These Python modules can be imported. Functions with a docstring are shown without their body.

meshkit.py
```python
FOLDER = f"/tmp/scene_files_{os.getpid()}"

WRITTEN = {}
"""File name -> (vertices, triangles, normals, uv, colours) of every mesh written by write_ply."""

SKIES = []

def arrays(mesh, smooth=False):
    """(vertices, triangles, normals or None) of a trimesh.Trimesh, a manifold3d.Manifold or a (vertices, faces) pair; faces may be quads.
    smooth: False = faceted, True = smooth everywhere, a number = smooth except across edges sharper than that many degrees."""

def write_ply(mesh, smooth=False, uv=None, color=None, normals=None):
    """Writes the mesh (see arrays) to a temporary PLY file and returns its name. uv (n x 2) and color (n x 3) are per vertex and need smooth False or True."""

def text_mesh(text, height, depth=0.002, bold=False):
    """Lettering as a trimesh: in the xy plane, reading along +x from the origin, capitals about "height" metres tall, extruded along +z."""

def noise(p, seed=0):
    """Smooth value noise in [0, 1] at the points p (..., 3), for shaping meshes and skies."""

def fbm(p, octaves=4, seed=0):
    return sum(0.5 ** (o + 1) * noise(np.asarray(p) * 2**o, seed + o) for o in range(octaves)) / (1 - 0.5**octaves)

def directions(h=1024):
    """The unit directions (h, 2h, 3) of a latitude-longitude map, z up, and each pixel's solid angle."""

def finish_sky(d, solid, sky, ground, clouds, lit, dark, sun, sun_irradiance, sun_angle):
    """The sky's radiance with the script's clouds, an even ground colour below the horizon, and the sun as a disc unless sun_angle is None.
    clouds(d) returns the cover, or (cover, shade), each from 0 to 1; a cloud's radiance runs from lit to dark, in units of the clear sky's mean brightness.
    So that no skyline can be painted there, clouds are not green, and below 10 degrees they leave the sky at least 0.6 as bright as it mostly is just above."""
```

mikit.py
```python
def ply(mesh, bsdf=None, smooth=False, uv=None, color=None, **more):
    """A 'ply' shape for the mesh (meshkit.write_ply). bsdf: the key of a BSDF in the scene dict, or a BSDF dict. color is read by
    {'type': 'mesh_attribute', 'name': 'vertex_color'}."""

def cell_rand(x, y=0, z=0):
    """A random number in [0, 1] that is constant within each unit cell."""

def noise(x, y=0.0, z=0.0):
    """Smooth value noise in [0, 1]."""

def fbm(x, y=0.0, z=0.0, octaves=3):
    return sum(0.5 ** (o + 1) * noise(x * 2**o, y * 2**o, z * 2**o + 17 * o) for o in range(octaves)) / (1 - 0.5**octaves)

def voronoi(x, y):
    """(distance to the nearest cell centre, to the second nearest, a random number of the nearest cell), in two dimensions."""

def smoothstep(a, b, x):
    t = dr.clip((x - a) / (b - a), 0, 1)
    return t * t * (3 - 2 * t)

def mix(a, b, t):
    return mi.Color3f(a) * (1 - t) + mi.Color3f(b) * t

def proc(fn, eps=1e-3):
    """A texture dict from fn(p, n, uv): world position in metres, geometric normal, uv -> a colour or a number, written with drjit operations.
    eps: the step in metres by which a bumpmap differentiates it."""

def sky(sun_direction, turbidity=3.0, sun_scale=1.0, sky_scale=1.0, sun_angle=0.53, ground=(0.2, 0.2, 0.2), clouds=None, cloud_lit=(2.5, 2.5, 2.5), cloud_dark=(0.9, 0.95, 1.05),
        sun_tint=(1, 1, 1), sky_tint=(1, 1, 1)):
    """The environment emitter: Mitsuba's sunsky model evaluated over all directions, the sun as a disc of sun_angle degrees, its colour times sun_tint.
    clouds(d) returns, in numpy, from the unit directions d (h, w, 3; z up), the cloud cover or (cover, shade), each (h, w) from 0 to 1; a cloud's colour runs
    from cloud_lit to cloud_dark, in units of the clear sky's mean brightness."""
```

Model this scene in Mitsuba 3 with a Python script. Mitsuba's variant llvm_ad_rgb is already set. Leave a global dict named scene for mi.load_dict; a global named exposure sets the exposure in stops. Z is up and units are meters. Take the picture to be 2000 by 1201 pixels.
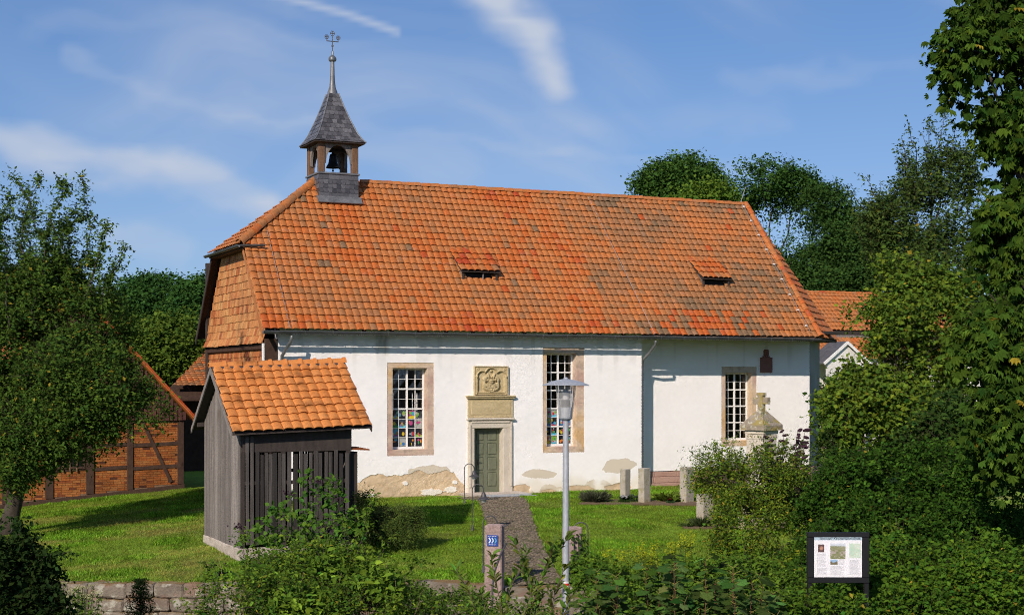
import math, random
import numpy as np, trimesh, manifold3d
import drjit as dr, mitsuba as mi
import mikit, meshkit
from mikit import proc, noise, fbm, voronoi, cell_rand, smoothstep, mix
from shapely.geometry import Polygon, box as sbox

# ------------------------------------------------------------------ camera, sky, sun, exposure
T = mi.ScalarTransform4f
exposure = 1.42
EYE = np.array([-20.26, -45.82, 3.8])
YAW = math.radians(24.7)
FWD = np.array([math.sin(YAW), math.cos(YAW), 0.0])
scene = {'camera': {'type': 'perspective', 'fov': 38.05, 'fov_axis': 'x', 'near_clip': 0.5, 'far_clip': 2000.0,
                    'principal_point_offset_y': -0.1203,
                    'to_world': T().look_at(origin=EYE.tolist(), target=(EYE + FWD).tolist(), up=[0, 0, 1])}}
SUN = np.array([-1.05, -1.0, 0.74])

WISPS = [  # polyline of (azimuth, elevation) in degrees, width in degrees, cover, raggedness
    ([(66.78, 15.14), (65.6, 13.85), (64.31, 13.01), (63.52, 11.68)], 1.3, 1.0, .6),
    ([(87.78, 9.59), (84.33, 8.71), (80.72, 8.04), (78.12, 7.66), (75.08, 6.4)], 1.15, .72, .85),
    ([(81.09, 5.78), (78.12, 5.09)], .8, .3, .9),
    ([(75.47, 14.65), (71.6, 13.77), (69.74, 13.18)], .24, .45, .0),
    ([(82.18, 11.74), (76.61, 10.25), (71.21, 9.41), (63.33, 8.72), (55.52, 8.03)], .4, .22, .7),
    ([(83.26, 12.66), (78.87, 13.3), (73.93, 13.88)], .8, .16, .9),
    ([(57.06, 11.1), (53.23, 11.53), (49.88, 11.59)], .7, .2, .9),
    ([(69.25, 10.62), (62.34, 9.67), (55.52, 10.12)], 1.0, .17, .9),
    ([(78.87, 10.91), (73.93, 9.58), (67.27, 8.14)], 1.4, .2, .9),
]


def clouds(d):
    az = np.degrees(np.arctan2(d[..., 1], d[..., 0]))
    el = np.degrees(np.arcsin(np.clip(d[..., 2], -1, 1)))
    # thin cirrus: long streaks falling to the right, with finer filaments, over the whole sky
    k = np.radians(el)
    qx = az * np.cos(k)
    warp = meshkit.fbm(np.stack([qx * .06, el * .10, az * 0], -1), 3, seed=21) - .5
    along, across = qx * .96 + el * .28, el * .96 - qx * .28
    across = across + warp * 14
    n1 = meshkit.fbm(np.stack([along * .035, across * .16, az * 0], -1), 4, seed=4)
    n2 = meshkit.fbm(np.stack([along * .10 + 7, across * .9, az * 0 + 3], -1), 4, seed=5)
    n3 = meshkit.fbm(np.stack([qx * .08 + 3, el * .11, az * 0 + 9], -1), 3, seed=6)
    cover = np.clip((n1 - .40) * 2.0, 0, 1) * np.clip((n3 - .36) * 3.2, 0, 1) * (.30 + .75 * np.clip((n2 - .34) * 2.4, 0, 1)) * 1.1
    w1 = meshkit.fbm(np.stack([qx * .35, el * .6, az * 0], -1), 5, seed=8)
    w2 = meshkit.fbm(np.stack([qx * .5 + 40, el * .9, az * 0], -1), 5, seed=9)
    a2, e2 = az + (w1 - .5) * 3.0, el + (w2 - .5) * 1.8
    for pts, width, c, rag in WISPS:
        best = np.full(az.shape, 9.0)
        aa, ee = az + (a2 - az) * rag, el + (e2 - el) * rag
        for (a0, e0), (a1, e1) in zip(pts[:-1], pts[1:]):
            k = math.cos(math.radians(.5 * (e0 + e1)))
            ux, uy = (a1 - a0) * k, e1 - e0
            vx, vy = (aa - a0) * k, ee - e0
            t = np.clip((vx * ux + vy * uy) / (ux * ux + uy * uy), 0, 1)
            best = np.minimum(best, np.hypot(vx - t * ux, vy - t * uy))
        f = np.clip(1 - best / width, 0, 1)
        f = f * f * (3 - 2 * f)
        cover = np.maximum(cover, cover * .7 + c * f * (1 - .55 * rag * (1 - np.clip((n2 - .30) * 2.6, 0, 1))) * (.55 + .9 * np.clip(w1 - .2, 0, 1) * rag + .6 * (1 - rag)))
    low = np.clip(1 - el / 13.0, 0, 1) * .22
    return np.clip(cover + low, 0, .9), np.zeros_like(az) + .08


scene['sky'] = mikit.sky(SUN.tolist(), turbidity=2.6, sky_scale=1.10, sun_scale=1.30, clouds=clouds, cloud_lit=(2.6, 2.85, 3.35), sun_tint=(.95, 1.05, 1.41), sky_tint=(.77, .94, 1.36), ground=(.1, .12, .06))

labels = {}
rng = np.random.default_rng(7)
A = np.array


# ------------------------------------------------------------------ helpers
def unit(v):
    v = np.asarray(v, float)
    return v / np.maximum(np.linalg.norm(v, axis=-1, keepdims=True), 1e-12)


def key_for(k):
    if k not in scene and k not in taken:
        taken.add(k)
        return k
    i = count.get(k, 0) + 1
    while '%s_%03d' % (k, i) in taken:
        i += 1
    count[k] = i
    k2 = '%s_%03d' % (k, i)
    taken.add(k2)
    return k2


taken, count = set(), {}


def put(k, mesh, bsdf, smooth=False, uv=None, color=None, kind=None, label=None):
    if uv is not None and np.ndim(uv) == 1:
        uv = np.tile(uv, (len(mesh[0]), 1))
    if color is not None and np.ndim(color) == 1:
        color = np.tile(color, (len(mesh[0]), 1))
    k = key_for(k)
    scene[k] = mikit.ply(mesh, 'material_' + bsdf, smooth=smooth, uv=uv, color=color)
    if kind or label:
        labels.setdefault(k, {})
        if kind:
            labels[k]['kind'] = kind
        if label:
            labels[k]['label'] = label
    return k


def thing(name, label, category, group=None):
    k = key_for(name)
    labels[k] = {'label': label, 'category': category}
    if group:
        labels[k]['group'] = group
    return k


class MB:
    """collects vertices and faces"""

    def __init__(self):
        self.v, self.f, self.c, self.n = [], [], [], 0

    def add(self, v, f, c=None):
        v, f = np.asarray(v, float), np.asarray(f, int)
        if f.shape[1] == 4:
            f = np.vstack([f[:, [0, 1, 2]], f[:, [0, 2, 3]]])
        self.v.append(v)
        self.f.append(f + self.n)
        self.n += len(v)
        if c is not None:
            c = np.asarray(c, float)
            self.c.append(np.tile(c, (len(v), 1)) if c.ndim == 1 else c)
        return self

    def mesh(self):
        return np.vstack(self.v), np.vstack(self.f)

    def put(self, k, bsdf, smooth=False, **kw):
        c = np.vstack(self.c) if self.c else None
        if c is not None and c.shape[1] == 2:
            return put(k, self.mesh(), bsdf, smooth=smooth, uv=c, **kw)
        return put(k, self.mesh(), bsdf, smooth=smooth, color=c, **kw)


BOXF = A([[0, 2, 3, 1], [4, 5, 7, 6], [0, 1, 5, 4], [2, 6, 7, 3], [0, 4, 6, 2], [1, 3, 7, 5]])


def bx(x0, x1, y0, y1, z0, z1):
    v = A([[x, y, z] for x in (x0, x1) for y in (y0, y1) for z in (z0, z1)], float)
    return v, BOXF


def cbox(c, s, ch=.01, R=None):
    """box with chamfered edges: 24 vertices"""
    s = np.asarray(s, float) / 2
    ch = min(ch, .45 * s.min() * 2)
    pts = []
    for sx in (-1, 1):
        for sy in (-1, 1):
            for sz in (-1, 1):
                for k in range(3):
                    p = A([sx, sy, sz]) * s
                    for j in range(3):
                        if j != k:
                            p[j] -= (sx, sy, sz)[j] * ch
                    pts.append(p)
    h = trimesh.convex.convex_hull(A(pts))
    v = np.array(h.vertices)
    if R is not None:
        v = v @ np.asarray(R).T
    return v + np.asarray(c, float), np.array(h.faces)


def cb(x0, x1, y0, y1, z0, z1, ch=.01):
    return cbox(((x0 + x1) / 2, (y0 + y1) / 2, (z0 + z1) / 2), (x1 - x0, y1 - y0, z1 - z0), ch)


def rotz(a):
    return A([[math.cos(a), -math.sin(a), 0], [math.sin(a), math.cos(a), 0], [0, 0, 1]])


def beam(p0, p1, w, h, ch=.01, up=(0, 0, 1)):
    p0, p1 = np.asarray(p0, float), np.asarray(p1, float)
    x = unit(p1 - p0)
    y = unit(np.cross(up, x))
    z = np.cross(x, y)
    return cbox((p0 + p1) / 2, (np.linalg.norm(p1 - p0), w, h), ch, np.stack([x, y, z], 1))


def tube(points, radii, sides=8, caps=True):
    p = np.asarray(points, float)
    r = np.broadcast_to(radii, (len(p),))
    t = unit(np.gradient(p, axis=0))
    a = unit(np.cross(t[0], [0, 0, 1.0] if abs(t[0][2]) < .9 else [1.0, 0, 0]))
    rings = []
    for i in range(len(p)):
        a = unit(a - t[i] * (a @ t[i]))
        b = np.cross(t[i], a)
        an = np.arange(sides) * 2 * np.pi / sides
        rings.append(p[i] + r[i] * (np.cos(an)[:, None] * a + np.sin(an)[:, None] * b))
    v = np.vstack(rings)
    f = []
    for i in range(len(p) - 1):
        for j in range(sides):
            k = (j + 1) % sides
            f.append([i * sides + j, i * sides + k, (i + 1) * sides + k, (i + 1) * sides + j])
    f = A(f)
    f = np.vstack([f[:, [0, 1, 2]], f[:, [0, 2, 3]]])
    if caps:
        n = len(v)
        v = np.vstack([v, p[0], p[-1]])
        j = np.arange(sides)
        k = (j + 1) % sides
        e = (len(p) - 1) * sides
        f = np.vstack([f, np.stack([k, j, j * 0 + n], 1), np.stack([j + e, k + e, j * 0 + n + 1], 1)])
    return v, f


def lathe(profile, c=(0, 0, 0), n=24):
    """profile of (radius, z)"""
    pr = A(profile, float)
    an = np.arange(n) * 2 * np.pi / n
    v = np.stack([pr[:, :1] * np.cos(an), pr[:, :1] * np.sin(an), np.repeat(pr[:, 1:], n, 1)], -1).reshape(-1, 3) + np.asarray(c, float)
    f = [[i * n + j, i * n + (j + 1) % n, (i + 1) * n + (j + 1) % n, (i + 1) * n + j] for i in range(len(pr) - 1) for j in range(n)]
    return v, A(f)


def extrude_xz(poly, y0, y1):
    """polygon in (x, z) extruded along y from y0 to y1"""
    m = trimesh.util.concatenate([trimesh.creation.extrude_polygon(g, 1.0, engine='earcut') for g in getattr(poly, 'geoms', [poly]) if g.area > 1e-5])
    v = np.array(m.vertices)
    v = np.stack([v[:, 0], y1 + (y0 - y1) * v[:, 2], v[:, 1]], 1)
    return v, np.array(m.faces)


def extrude_yz(poly, x0, x1):
    m = trimesh.creation.extrude_polygon(poly, 1.0, engine='earcut')
    v = np.array(m.vertices)
    v = np.stack([x0 + (x1 - x0) * v[:, 2], v[:, 0], v[:, 1]], 1)
    return v, np.array(m.faces)


def rough(vf, amp, scale=3.0, seed=0):
    v, f = vf
    d = np.stack([meshkit.fbm(v * scale + 11 * k, 3, seed=seed + k) - .5 for k in range(3)], -1)
    return v + d * 2 * amp, f


def stone(c, s, ch=.03, amp=.02, seed=0, R=None, cut=.16):
    """rough hewn block"""
    m = trimesh.Trimesh(*cbox((0, 0, 0), s, ch), process=False)
    v, f = trimesh.remesh.subdivide_to_size(m.vertices, m.faces, max_edge=max(cut, max(s) / 5))
    m = trimesh.Trimesh(v, f)
    m.merge_vertices()
    v = np.array(m.vertices)
    o = np.asarray(c, float)
    d = np.stack([meshkit.fbm((v + o) * 4 + 11 * k, 3, seed=seed + k) - .5 for k in range(3)], -1)
    v = v + d * 2 * amp
    if R is not None:
        v = v @ np.asarray(R).T
    return v + o, np.array(m.faces)


def gz(x, y):
    x, y = np.asarray(x, float), np.asarray(y, float)
    return .03 * np.minimum(0, y + 3) - .08 * np.clip(-9 - x, 0, 9)


# ------------------------------------------------------------------ materials
def rgb(*c):
    return {'type': 'rgb', 'value': list(c)}


def mat(name, color, roughness=.8, bump=None, bscale=.01, eps=2e-3, specular=.3, two=True, **kw):
    b = {'type': 'principled', 'base_color': proc(color) if callable(color) else (color if isinstance(color, dict) else rgb(*color)),
         'roughness': proc(roughness) if callable(roughness) else roughness, 'specular': specular, **kw}
    if bump is not None:
        b = {'type': 'bumpmap', 'arbitrary': proc(bump, eps), 'scale': bscale, 'bsdf': b}
    scene['material_' + name] = {'type': 'twosided', 'bsdf': b} if two else b
    return name


VC = {'type': 'mesh_attribute', 'name': 'vertex_color'}
C3 = mi.Color3f


def ramp(t, *stops):
    out = C3(*stops[0][1])
    for (a, _), (b, cb_) in zip(stops[:-1], stops[1:]):
        out = mix(out, cb_, smoothstep(a, b, t))
    return out


def plaster_color(p, n, uv):
    big = fbm(p.x * .7, p.y * .7, p.z * .9, 3)
    fine = fbm(p.x * 9, p.y * 9, p.z * 9, 3)
    base = mix((.80, .80, .785), (.87, .87, .865), big) * (.95 + .08 * fine)
    # weathering near the ground
    w = fbm(p.x * 1.7 + 5, p.z * 2.2, p.y, 4)
    edge = fbm(p.x * 2.3, 3.1, 0, 4)
    low = smoothstep(.62, .1, p.z + (edge - .5) * .5)
    base = mix(base, (.70, .62, .47), low * .55)
    # patches where the lime wash has come off
    g1 = smoothstep(.0, .03, 1 - dr.sqrt(dr.square((p.x - 4.85) / .62) + dr.square((p.z - .80) / .26)) + (w - .5) * 1.3)
    g2 = smoothstep(.0, .03, 1 - dr.sqrt(dr.square((p.x - 1.75) / .68) + dr.square((p.z - .62) / .15)) + (w - .5) * 1.2)
    g3 = smoothstep(.0, .03, 1 - dr.sqrt(dr.square((p.x + 2.1) / .62) + dr.square((p.z - .84) / .16)) + (w - .5) * 1.5)
    g4 = smoothstep(.0, .02, .26 + (edge - .5) * .75 - p.z) * smoothstep(.75, 1.05, p.x)
    grey = dr.maximum(dr.maximum(g1, g2), dr.maximum(g3, g4 * smoothstep(.35, .6, w)))
    grey *= smoothstep(6.0, 5.9, p.x)
    base = mix(base, (.56, .49, .37), grey * .85)
    fineb = fine
    # run marks below the gutter
    run = smoothstep(.62, .8, noise(p.x * 5, p.y * 5, p.z * .4)) * smoothstep(3.4, 5.2, p.z)
    # the stained spot below a leaking gutter joint, and hairline dirt
    leak = smoothstep(.34, .05, dr.abs(p.x + 3.85 + .15 * (w - .5)) ) * smoothstep(4.5, 5.0, p.z + (w - .5)) * smoothstep(.3, .6, fbm(p.x * 7, p.y, p.z * 2, 3))
    base = mix(base, (.28, .27, .20), leak * .7)
    return base * (1 - .12 * run)


def plaster_bump(p, n, uv):
    return fbm(p.x * 6, p.y * 6, p.z * 6, 4) + 1.3 * fbm(p.x * 1.1, p.y, p.z * 1.1, 2)


mat('bare_render', lambda p, n, uv: mix((.50, .36, .21), (.66, .53, .37), fbm(p.x * 7, p.y * 7, p.z * 7, 4)) * (.72 + .5 * fbm(p.x * 1.6, 0, p.z * 2, 3)), .95, lambda p, n, uv: fbm(p.x * 12, p.y * 12, p.z * 12, 4), .03)
mat('plaster', plaster_color, .9, plaster_bump, .011, 6e-3)


mat('plaster_grey', lambda p, n, uv: mix((.20, .195, .17), (.34, .33, .30), fbm(p.x * 2, p.y * 2, p.z * 1.3, 4)), .9)  # darker, greyer plaster for the choir end faces


def tile_color(p, n, uv):
    t = uv.x
    c = ramp(t, (0, (.36, .055, .014)), (.25, (.43, .108, .020)), (.5, (.42, .148, .040)), (.74, (.32, .138, .050)), (1., (.18, .112, .058)))
    g = fbm(p.x * 13, p.y * 13, p.z * 13, 3)
    c = c * (.78 + .44 * g)
    bloom = smoothstep(.56, .75, fbm(p.x * 6 + 3, p.y * 6, p.z * 6, 3))
    c = mix(c, (.42, .22, .13), bloom * .3)
    moss = smoothstep(.5, .8, fbm(p.x * 4, p.y * 4 + 7, p.z * 4, 4)) * uv.y
    return mix(c, (.16, .115, .06), moss)


mat('tile', tile_color, .62, specular=.35)


def wood_grey(p, n, uv):
    g = fbm(p.x * 38, p.y * 38, p.z * 1.6, 3)
    c = mix((.10, .087, .076), (.27, .247, .228), g) * (.62 + .6 * uv.x)
    return mix(c, (.10, .075, .05), smoothstep(.6, .85, fbm(p.x * 3, p.y * 3, p.z * 2, 3)) * .5)


mat('wood_grey', wood_grey, .8)
mat('wood_slat', lambda p, n, uv: mix((.022, .018, .016), (.125, .115, .108), fbm(p.x * 30, p.y * 30, p.z * 1.2, 3)) * (.3 + .8 * uv.x), .8)
mat('wood_brown', lambda p, n, uv: mix((.085, .05, .03), (.20, .115, .065), fbm(p.x * 20, p.y * 20, p.z * 4, 3)), .75)
mat('wood_dark', lambda p, n, uv: mix((.022, .018, .016), (.06, .048, .042), fbm(p.x * 20, p.y * 20, p.z * 3, 3)), .8)
mat('timber', lambda p, n, uv: mix((.03, .017, .012), (.075, .042, .028), fbm(p.x * 12, p.y * 12, p.z * 6, 3)), .8)
mat('board_red', lambda p, n, uv: mix((.055, .022, .018), (.12, .05, .04), fbm(p.x * 25, p.y * 25, p.z * 2, 3)) * (.7 + .6 * uv.x), .8)


def brick_color(p, n, uv):
    c = ramp(uv.x, (0, (.12, .045, .025)), (.2, (.32, .10, .03)), (.55, (.46, .165, .036)), (1, (.50, .235, .07)))
    soot = smoothstep(.45, .75, fbm(p.x * 1.3, p.y, p.z * 1.6, 3))
    return c * A_BRICK * (.45 + .4 * fbm(p.x * 18, p.y * 18, p.z * 18, 3)) * (1 - .35 * soot)


A_BRICK = C3(.95, .82, .8)
mat('brick', brick_color, .85)
mat('mortar', lambda p, n, uv: C3(.20, .13, .08) * (.8 + .4 * fbm(p.x * 20, p.y * 20, p.z * 20, 2)), .9)


def sandstone(p, n, uv):
    a = fbm(p.x * 1.1 + 2, p.y * 1.1, p.z * 1.3, 3)
    b = fbm(p.x * 14, p.y * 14, p.z * 14, 3)
    c = ramp(a, (.25, (.44, .30, .245)), (.45, (.52, .41, .32)), (.6, (.55, .43, .30)), (.75, (.52, .35, .18)))
    return c * (.78 + .44 * b) * (1 - .25 * smoothstep(.6, .8, fbm(p.x * 5, p.y * 5, p.z * 3 + 4, 3)))


def grain_bump(p, n, uv):
    return fbm(p.x * 25, p.y * 25, p.z * 25, 3)


mat('sandstone', sandstone, .88, grain_bump, .006)
mat('limestone', lambda p, n, uv: mix((.46, .41, .33), (.60, .55, .46), fbm(p.x * 4, p.y * 4, p.z * 4, 4)), .85, grain_bump, .004)
mat('ochre_stone', lambda p, n, uv: mix((.38, .30, .155), (.54, .45, .27), fbm(p.x * 3, p.y * 3, p.z * 5, 4)) * (.8 + .4 * fbm(p.x * 22, p.y * 22, p.z * 22, 2)), .88, grain_bump, .005)
mat('red_stone', lambda p, n, uv: mix((.17, .075, .065), (.26, .125, .105), fbm(p.x * 8, p.y * 8, p.z * 8, 3)), .88)
mat('plinth_stone', lambda p, n, uv: mix((.30, .17, .135), (.44, .30, .24), fbm(p.x * 3, p.y * 3, p.z * 5, 4)), .88, grain_bump, .006)
mat('post_stone', lambda p, n, uv: mix((.20, .14, .125), (.40, .31, .28), fbm(p.x * 7, p.y * 7, p.z * 2.5, 4)) * (.7 + .6 * fbm(p.x * 40, p.y * 40, p.z * 25, 2)), .9, grain_bump, .01)


def old_stone(p, n, uv):
    c = mix((.085, .072, .056), (.26, .225, .175), fbm(p.x * 3 + uv.x * 31, p.y * 3, p.z * 3, 3)) * (.8 + .4 * fbm(p.x * 20, p.y * 20, p.z * 20, 2))
    c = mix(c, (.20, .10, .07), smoothstep(.58, .74, fbm(p.x * 2.2, p.y * 2.2 + 9, p.z * 3, 3)) * .55)
    lich = smoothstep(.58, .70, fbm(p.x * 5, p.y * 5, p.z * 5 + 3, 4))
    c = mix(c, (.42, .42, .34), lich * .6)
    top = smoothstep(.6, .9, n.z) * smoothstep(.3, .55, fbm(p.x * 3, p.y * 3, 1.0, 3))
    return mix(c, (.16, .10, .035), top * .85)


mat('old_stone', old_stone, .92, grain_bump, .02)


def grave_stone(p, n, uv):
    c = mix((.27, .25, .20), (.43, .40, .33), fbm(p.x * 7, p.y * 7, p.z * 4, 4)) * (.82 + .36 * fbm(p.x * 40, p.y * 40, p.z * 40, 2))
    c = mix(c, (.27, .20, .09), smoothstep(.35, -.1, p.z + .25 * fbm(p.x * 6, p.y * 6, 0, 2)) * .6)
    return mix(c, (.24, .215, .09), smoothstep(.55, .72, fbm(p.x * 5, p.y * 5, p.z * 5, 3)) * .6)


mat('grave_stone', grave_stone, .92, grain_bump, .008)


def lichen_stone(p, n, uv):
    c = mix((.20, .17, .12), (.36, .31, .24), fbm(p.x * 8, p.y * 8, p.z * 8, 3))
    c = mix(c, (.30, .24, .05), .75 * smoothstep(.45, .65, fbm(p.x * 6, p.y * 6 + 4, p.z * 6, 3)))
    return mix(c, (.50, .50, .38), .8 * smoothstep(.62, .70, fbm(p.x * 9 + 3, p.y * 9, p.z * 9, 3)))


mat('lichen_stone', lichen_stone, .92, grain_bump, .01)
mat('concrete', lambda p, n, uv: mix((.25, .21, .17), (.44, .40, .35), fbm(p.x * 4, p.y * 4, p.z * 6, 4)), .9, grain_bump, .01)


def slate_color(p, n, uv):
    return mix((.040, .040, .044), (.13, .13, .138), uv.x) * (.75 + .5 * fbm(p.x * 20, p.y * 20, p.z * 20, 2))


mat('slate', slate_color, .42, specular=.5)
mat('lead', lambda p, n, uv: mix((.10, .105, .11), (.24, .25, .26), fbm(p.x * 8, p.y * 8, p.z * 5, 3)), .45, metallic=.3)
mat('gutter_zinc', lambda p, n, uv: mix((.045, .048, .05), (.10, .105, .11), fbm(p.x * 5, p.y * 5, p.z * 5, 2)), .45, metallic=.4)
mat('zinc', lambda p, n, uv: mix((.11, .118, .122), (.24, .255, .265), fbm(p.x * 7, p.y * 7, p.z * 7, 3)), .42, metallic=.55)
mat('galvanised', lambda p, n, uv: mix((.28, .31, .335), (.42, .45, .48), fbm(p.x * 60, p.y * 60, p.z * 22, 3)) * (.85 + .3 * fbm(p.x * 9, p.y * 9, p.z * 3, 3)), .5, metallic=.2)
mat('iron', lambda p, n, uv: mix((.035, .036, .04), (.075, .075, .08), fbm(p.x * 30, p.y * 30, p.z * 30, 2)), .5, specular=.5)
mat('bronze_dark', (.018, .016, .015), .5, metallic=.4)
mat('black_paint', (.005, .005, .006), .4, specular=.5)
mat('white_paint', lambda p, n, uv: mix((.66, .66, .64), (.80, .80, .78), fbm(p.x * 12, p.y * 12, p.z * 6, 3)), .5)
mat('door_paint', lambda p, n, uv: mix((.115, .13, .085), (.17, .185, .125), fbm(p.x * 9, p.y * 9, p.z * 3, 3)), .5)
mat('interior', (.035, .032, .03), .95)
mat('flat_color', VC, .5, specular=.3)
scene['material_pane_glass'] = {'type': 'thindielectric', 'int_ior': 1.5}
scene['material_lamp_glass'] = {'type': 'blendbsdf', 'weight': .22, 'a': {'type': 'thindielectric', 'int_ior': 1.5}, 'b': {'type': 'twosided', 'bsdf': {'type': 'principled', 'base_color': rgb(.75, .76, .74), 'roughness': .4}}}


def lawn_color(p, n, uv):
    a = fbm(p.x * .5, p.y * .5, 0, 4)
    b = fbm(p.x * 3.5, p.y * 3.5, 2, 4)
    c = mix((.09, .15, .014), (.15, .24, .02), b)
    return mix(c, (.125, .115, .04), smoothstep(.52, .7, a) * .6) * (.7 + .6 * fbm(p.x * 26, p.y * 26, 0, 2))


mat('lawn', lawn_color, .95)


def path_color(p, n, uv):
    d1, d2, r = voronoi(p.x * 11, p.y * 11)
    c = mix((.09, .074, .050), (.185, .155, .112), r) * (.55 + .6 * smoothstep(.02, .25, d2 - d1))
    c = mix(c, (.065, .075, .022), smoothstep(.55, .72, fbm(p.x * 2.2, p.y * 2.2, 0, 4)) * .6)
    return c


mat('path', path_color, .95, lambda p, n, uv: smoothstep(0, .3, voronoi(p.x * 11, p.y * 11)[1] - voronoi(p.x * 11, p.y * 11)[0]), .02, 4e-3)
mat('soil', lambda p, n, uv: mix((.07, .048, .03), (.14, .10, .065), fbm(p.x * 9, p.y * 9, p.z * 9, 4)), .95)
mat('street', lambda p, n, uv: C3(.055, .053, .05) * (.7 + .6 * fbm(p.x * 15, p.y * 15, 0, 3)), .9)
scene['material_leaf'] = {'type': 'principledthin', 'base_color': VC, 'roughness': .45, 'spec_trans': 0.0, 'diff_trans': .5, 'eta': 1.4}
scene['material_grass_blade'] = {'type': 'principledthin', 'base_color': VC, 'roughness': .6, 'spec_trans': 0.0, 'diff_trans': .8, 'eta': 1.3}
mat('bark', lambda p, n, uv: mix((.025, .020, .016), (.085, .07, .056), fbm(p.x * 9, p.y * 9, p.z * 4, 4)), .9)
mat('stem', VC, .8)

# ------------------------------------------------------------------ ground
# terrace of the churchyard, ending at the retaining wall; street level in front of it
EDGE = A([[-900, 500.], [-60, 24.0], [-30, -.2], [-16, -11.2], [-8.1, -17.75], [-4.9, -19.1], [20, -30], [60, -48], [900, -420]])


def edge_y(x):
    return np.interp(x, EDGE[:, 0], EDGE[:, 1])


xs = np.unique(np.concatenate([[-900, -500, -250, -120], [120, 250, 500, 900], np.linspace(-60, -24, 19), np.linspace(-24, 18, 127), np.linspace(18, 60, 22)]))
tt = np.concatenate([np.linspace(0, 1, 90) ** 1.0 * 34, [38, 45, 60, 90, 150, 260, 500, 1200]])
GX = np.repeat(xs[:, None], len(tt), 1)
GY = edge_y(GX) + .12 + tt[None, :]
GZ = gz(GX, GY) + (meshkit.fbm(np.stack([GX * .4, GY * .4, GX * 0], -1), 3) - .5) * .05
GZ = np.where(GX > 9, GZ * np.clip(1 - (GX - 9) / 12, .3, 1), GZ)
nx, ny = GX.shape
ii, jj = np.meshgrid(np.arange(nx - 1), np.arange(ny - 1), indexing='ij')
q = np.stack([ii * ny + jj, (ii + 1) * ny + jj, (ii + 1) * ny + jj + 1, ii * ny + jj + 1], -1).reshape(-1, 4)
LV = np.stack([GX, GY, GZ], -1).reshape(-1, 3)
put('lawn', (LV, q), 'lawn', smooth=True, kind='structure')
S = 1500
put('street', (A([[-S, -S, -1.45], [S, -S, -1.45], [S, S, -1.45], [-S, S, -1.45]]), A([[0, 1, 2, 3]])), 'street', kind='structure')
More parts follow.
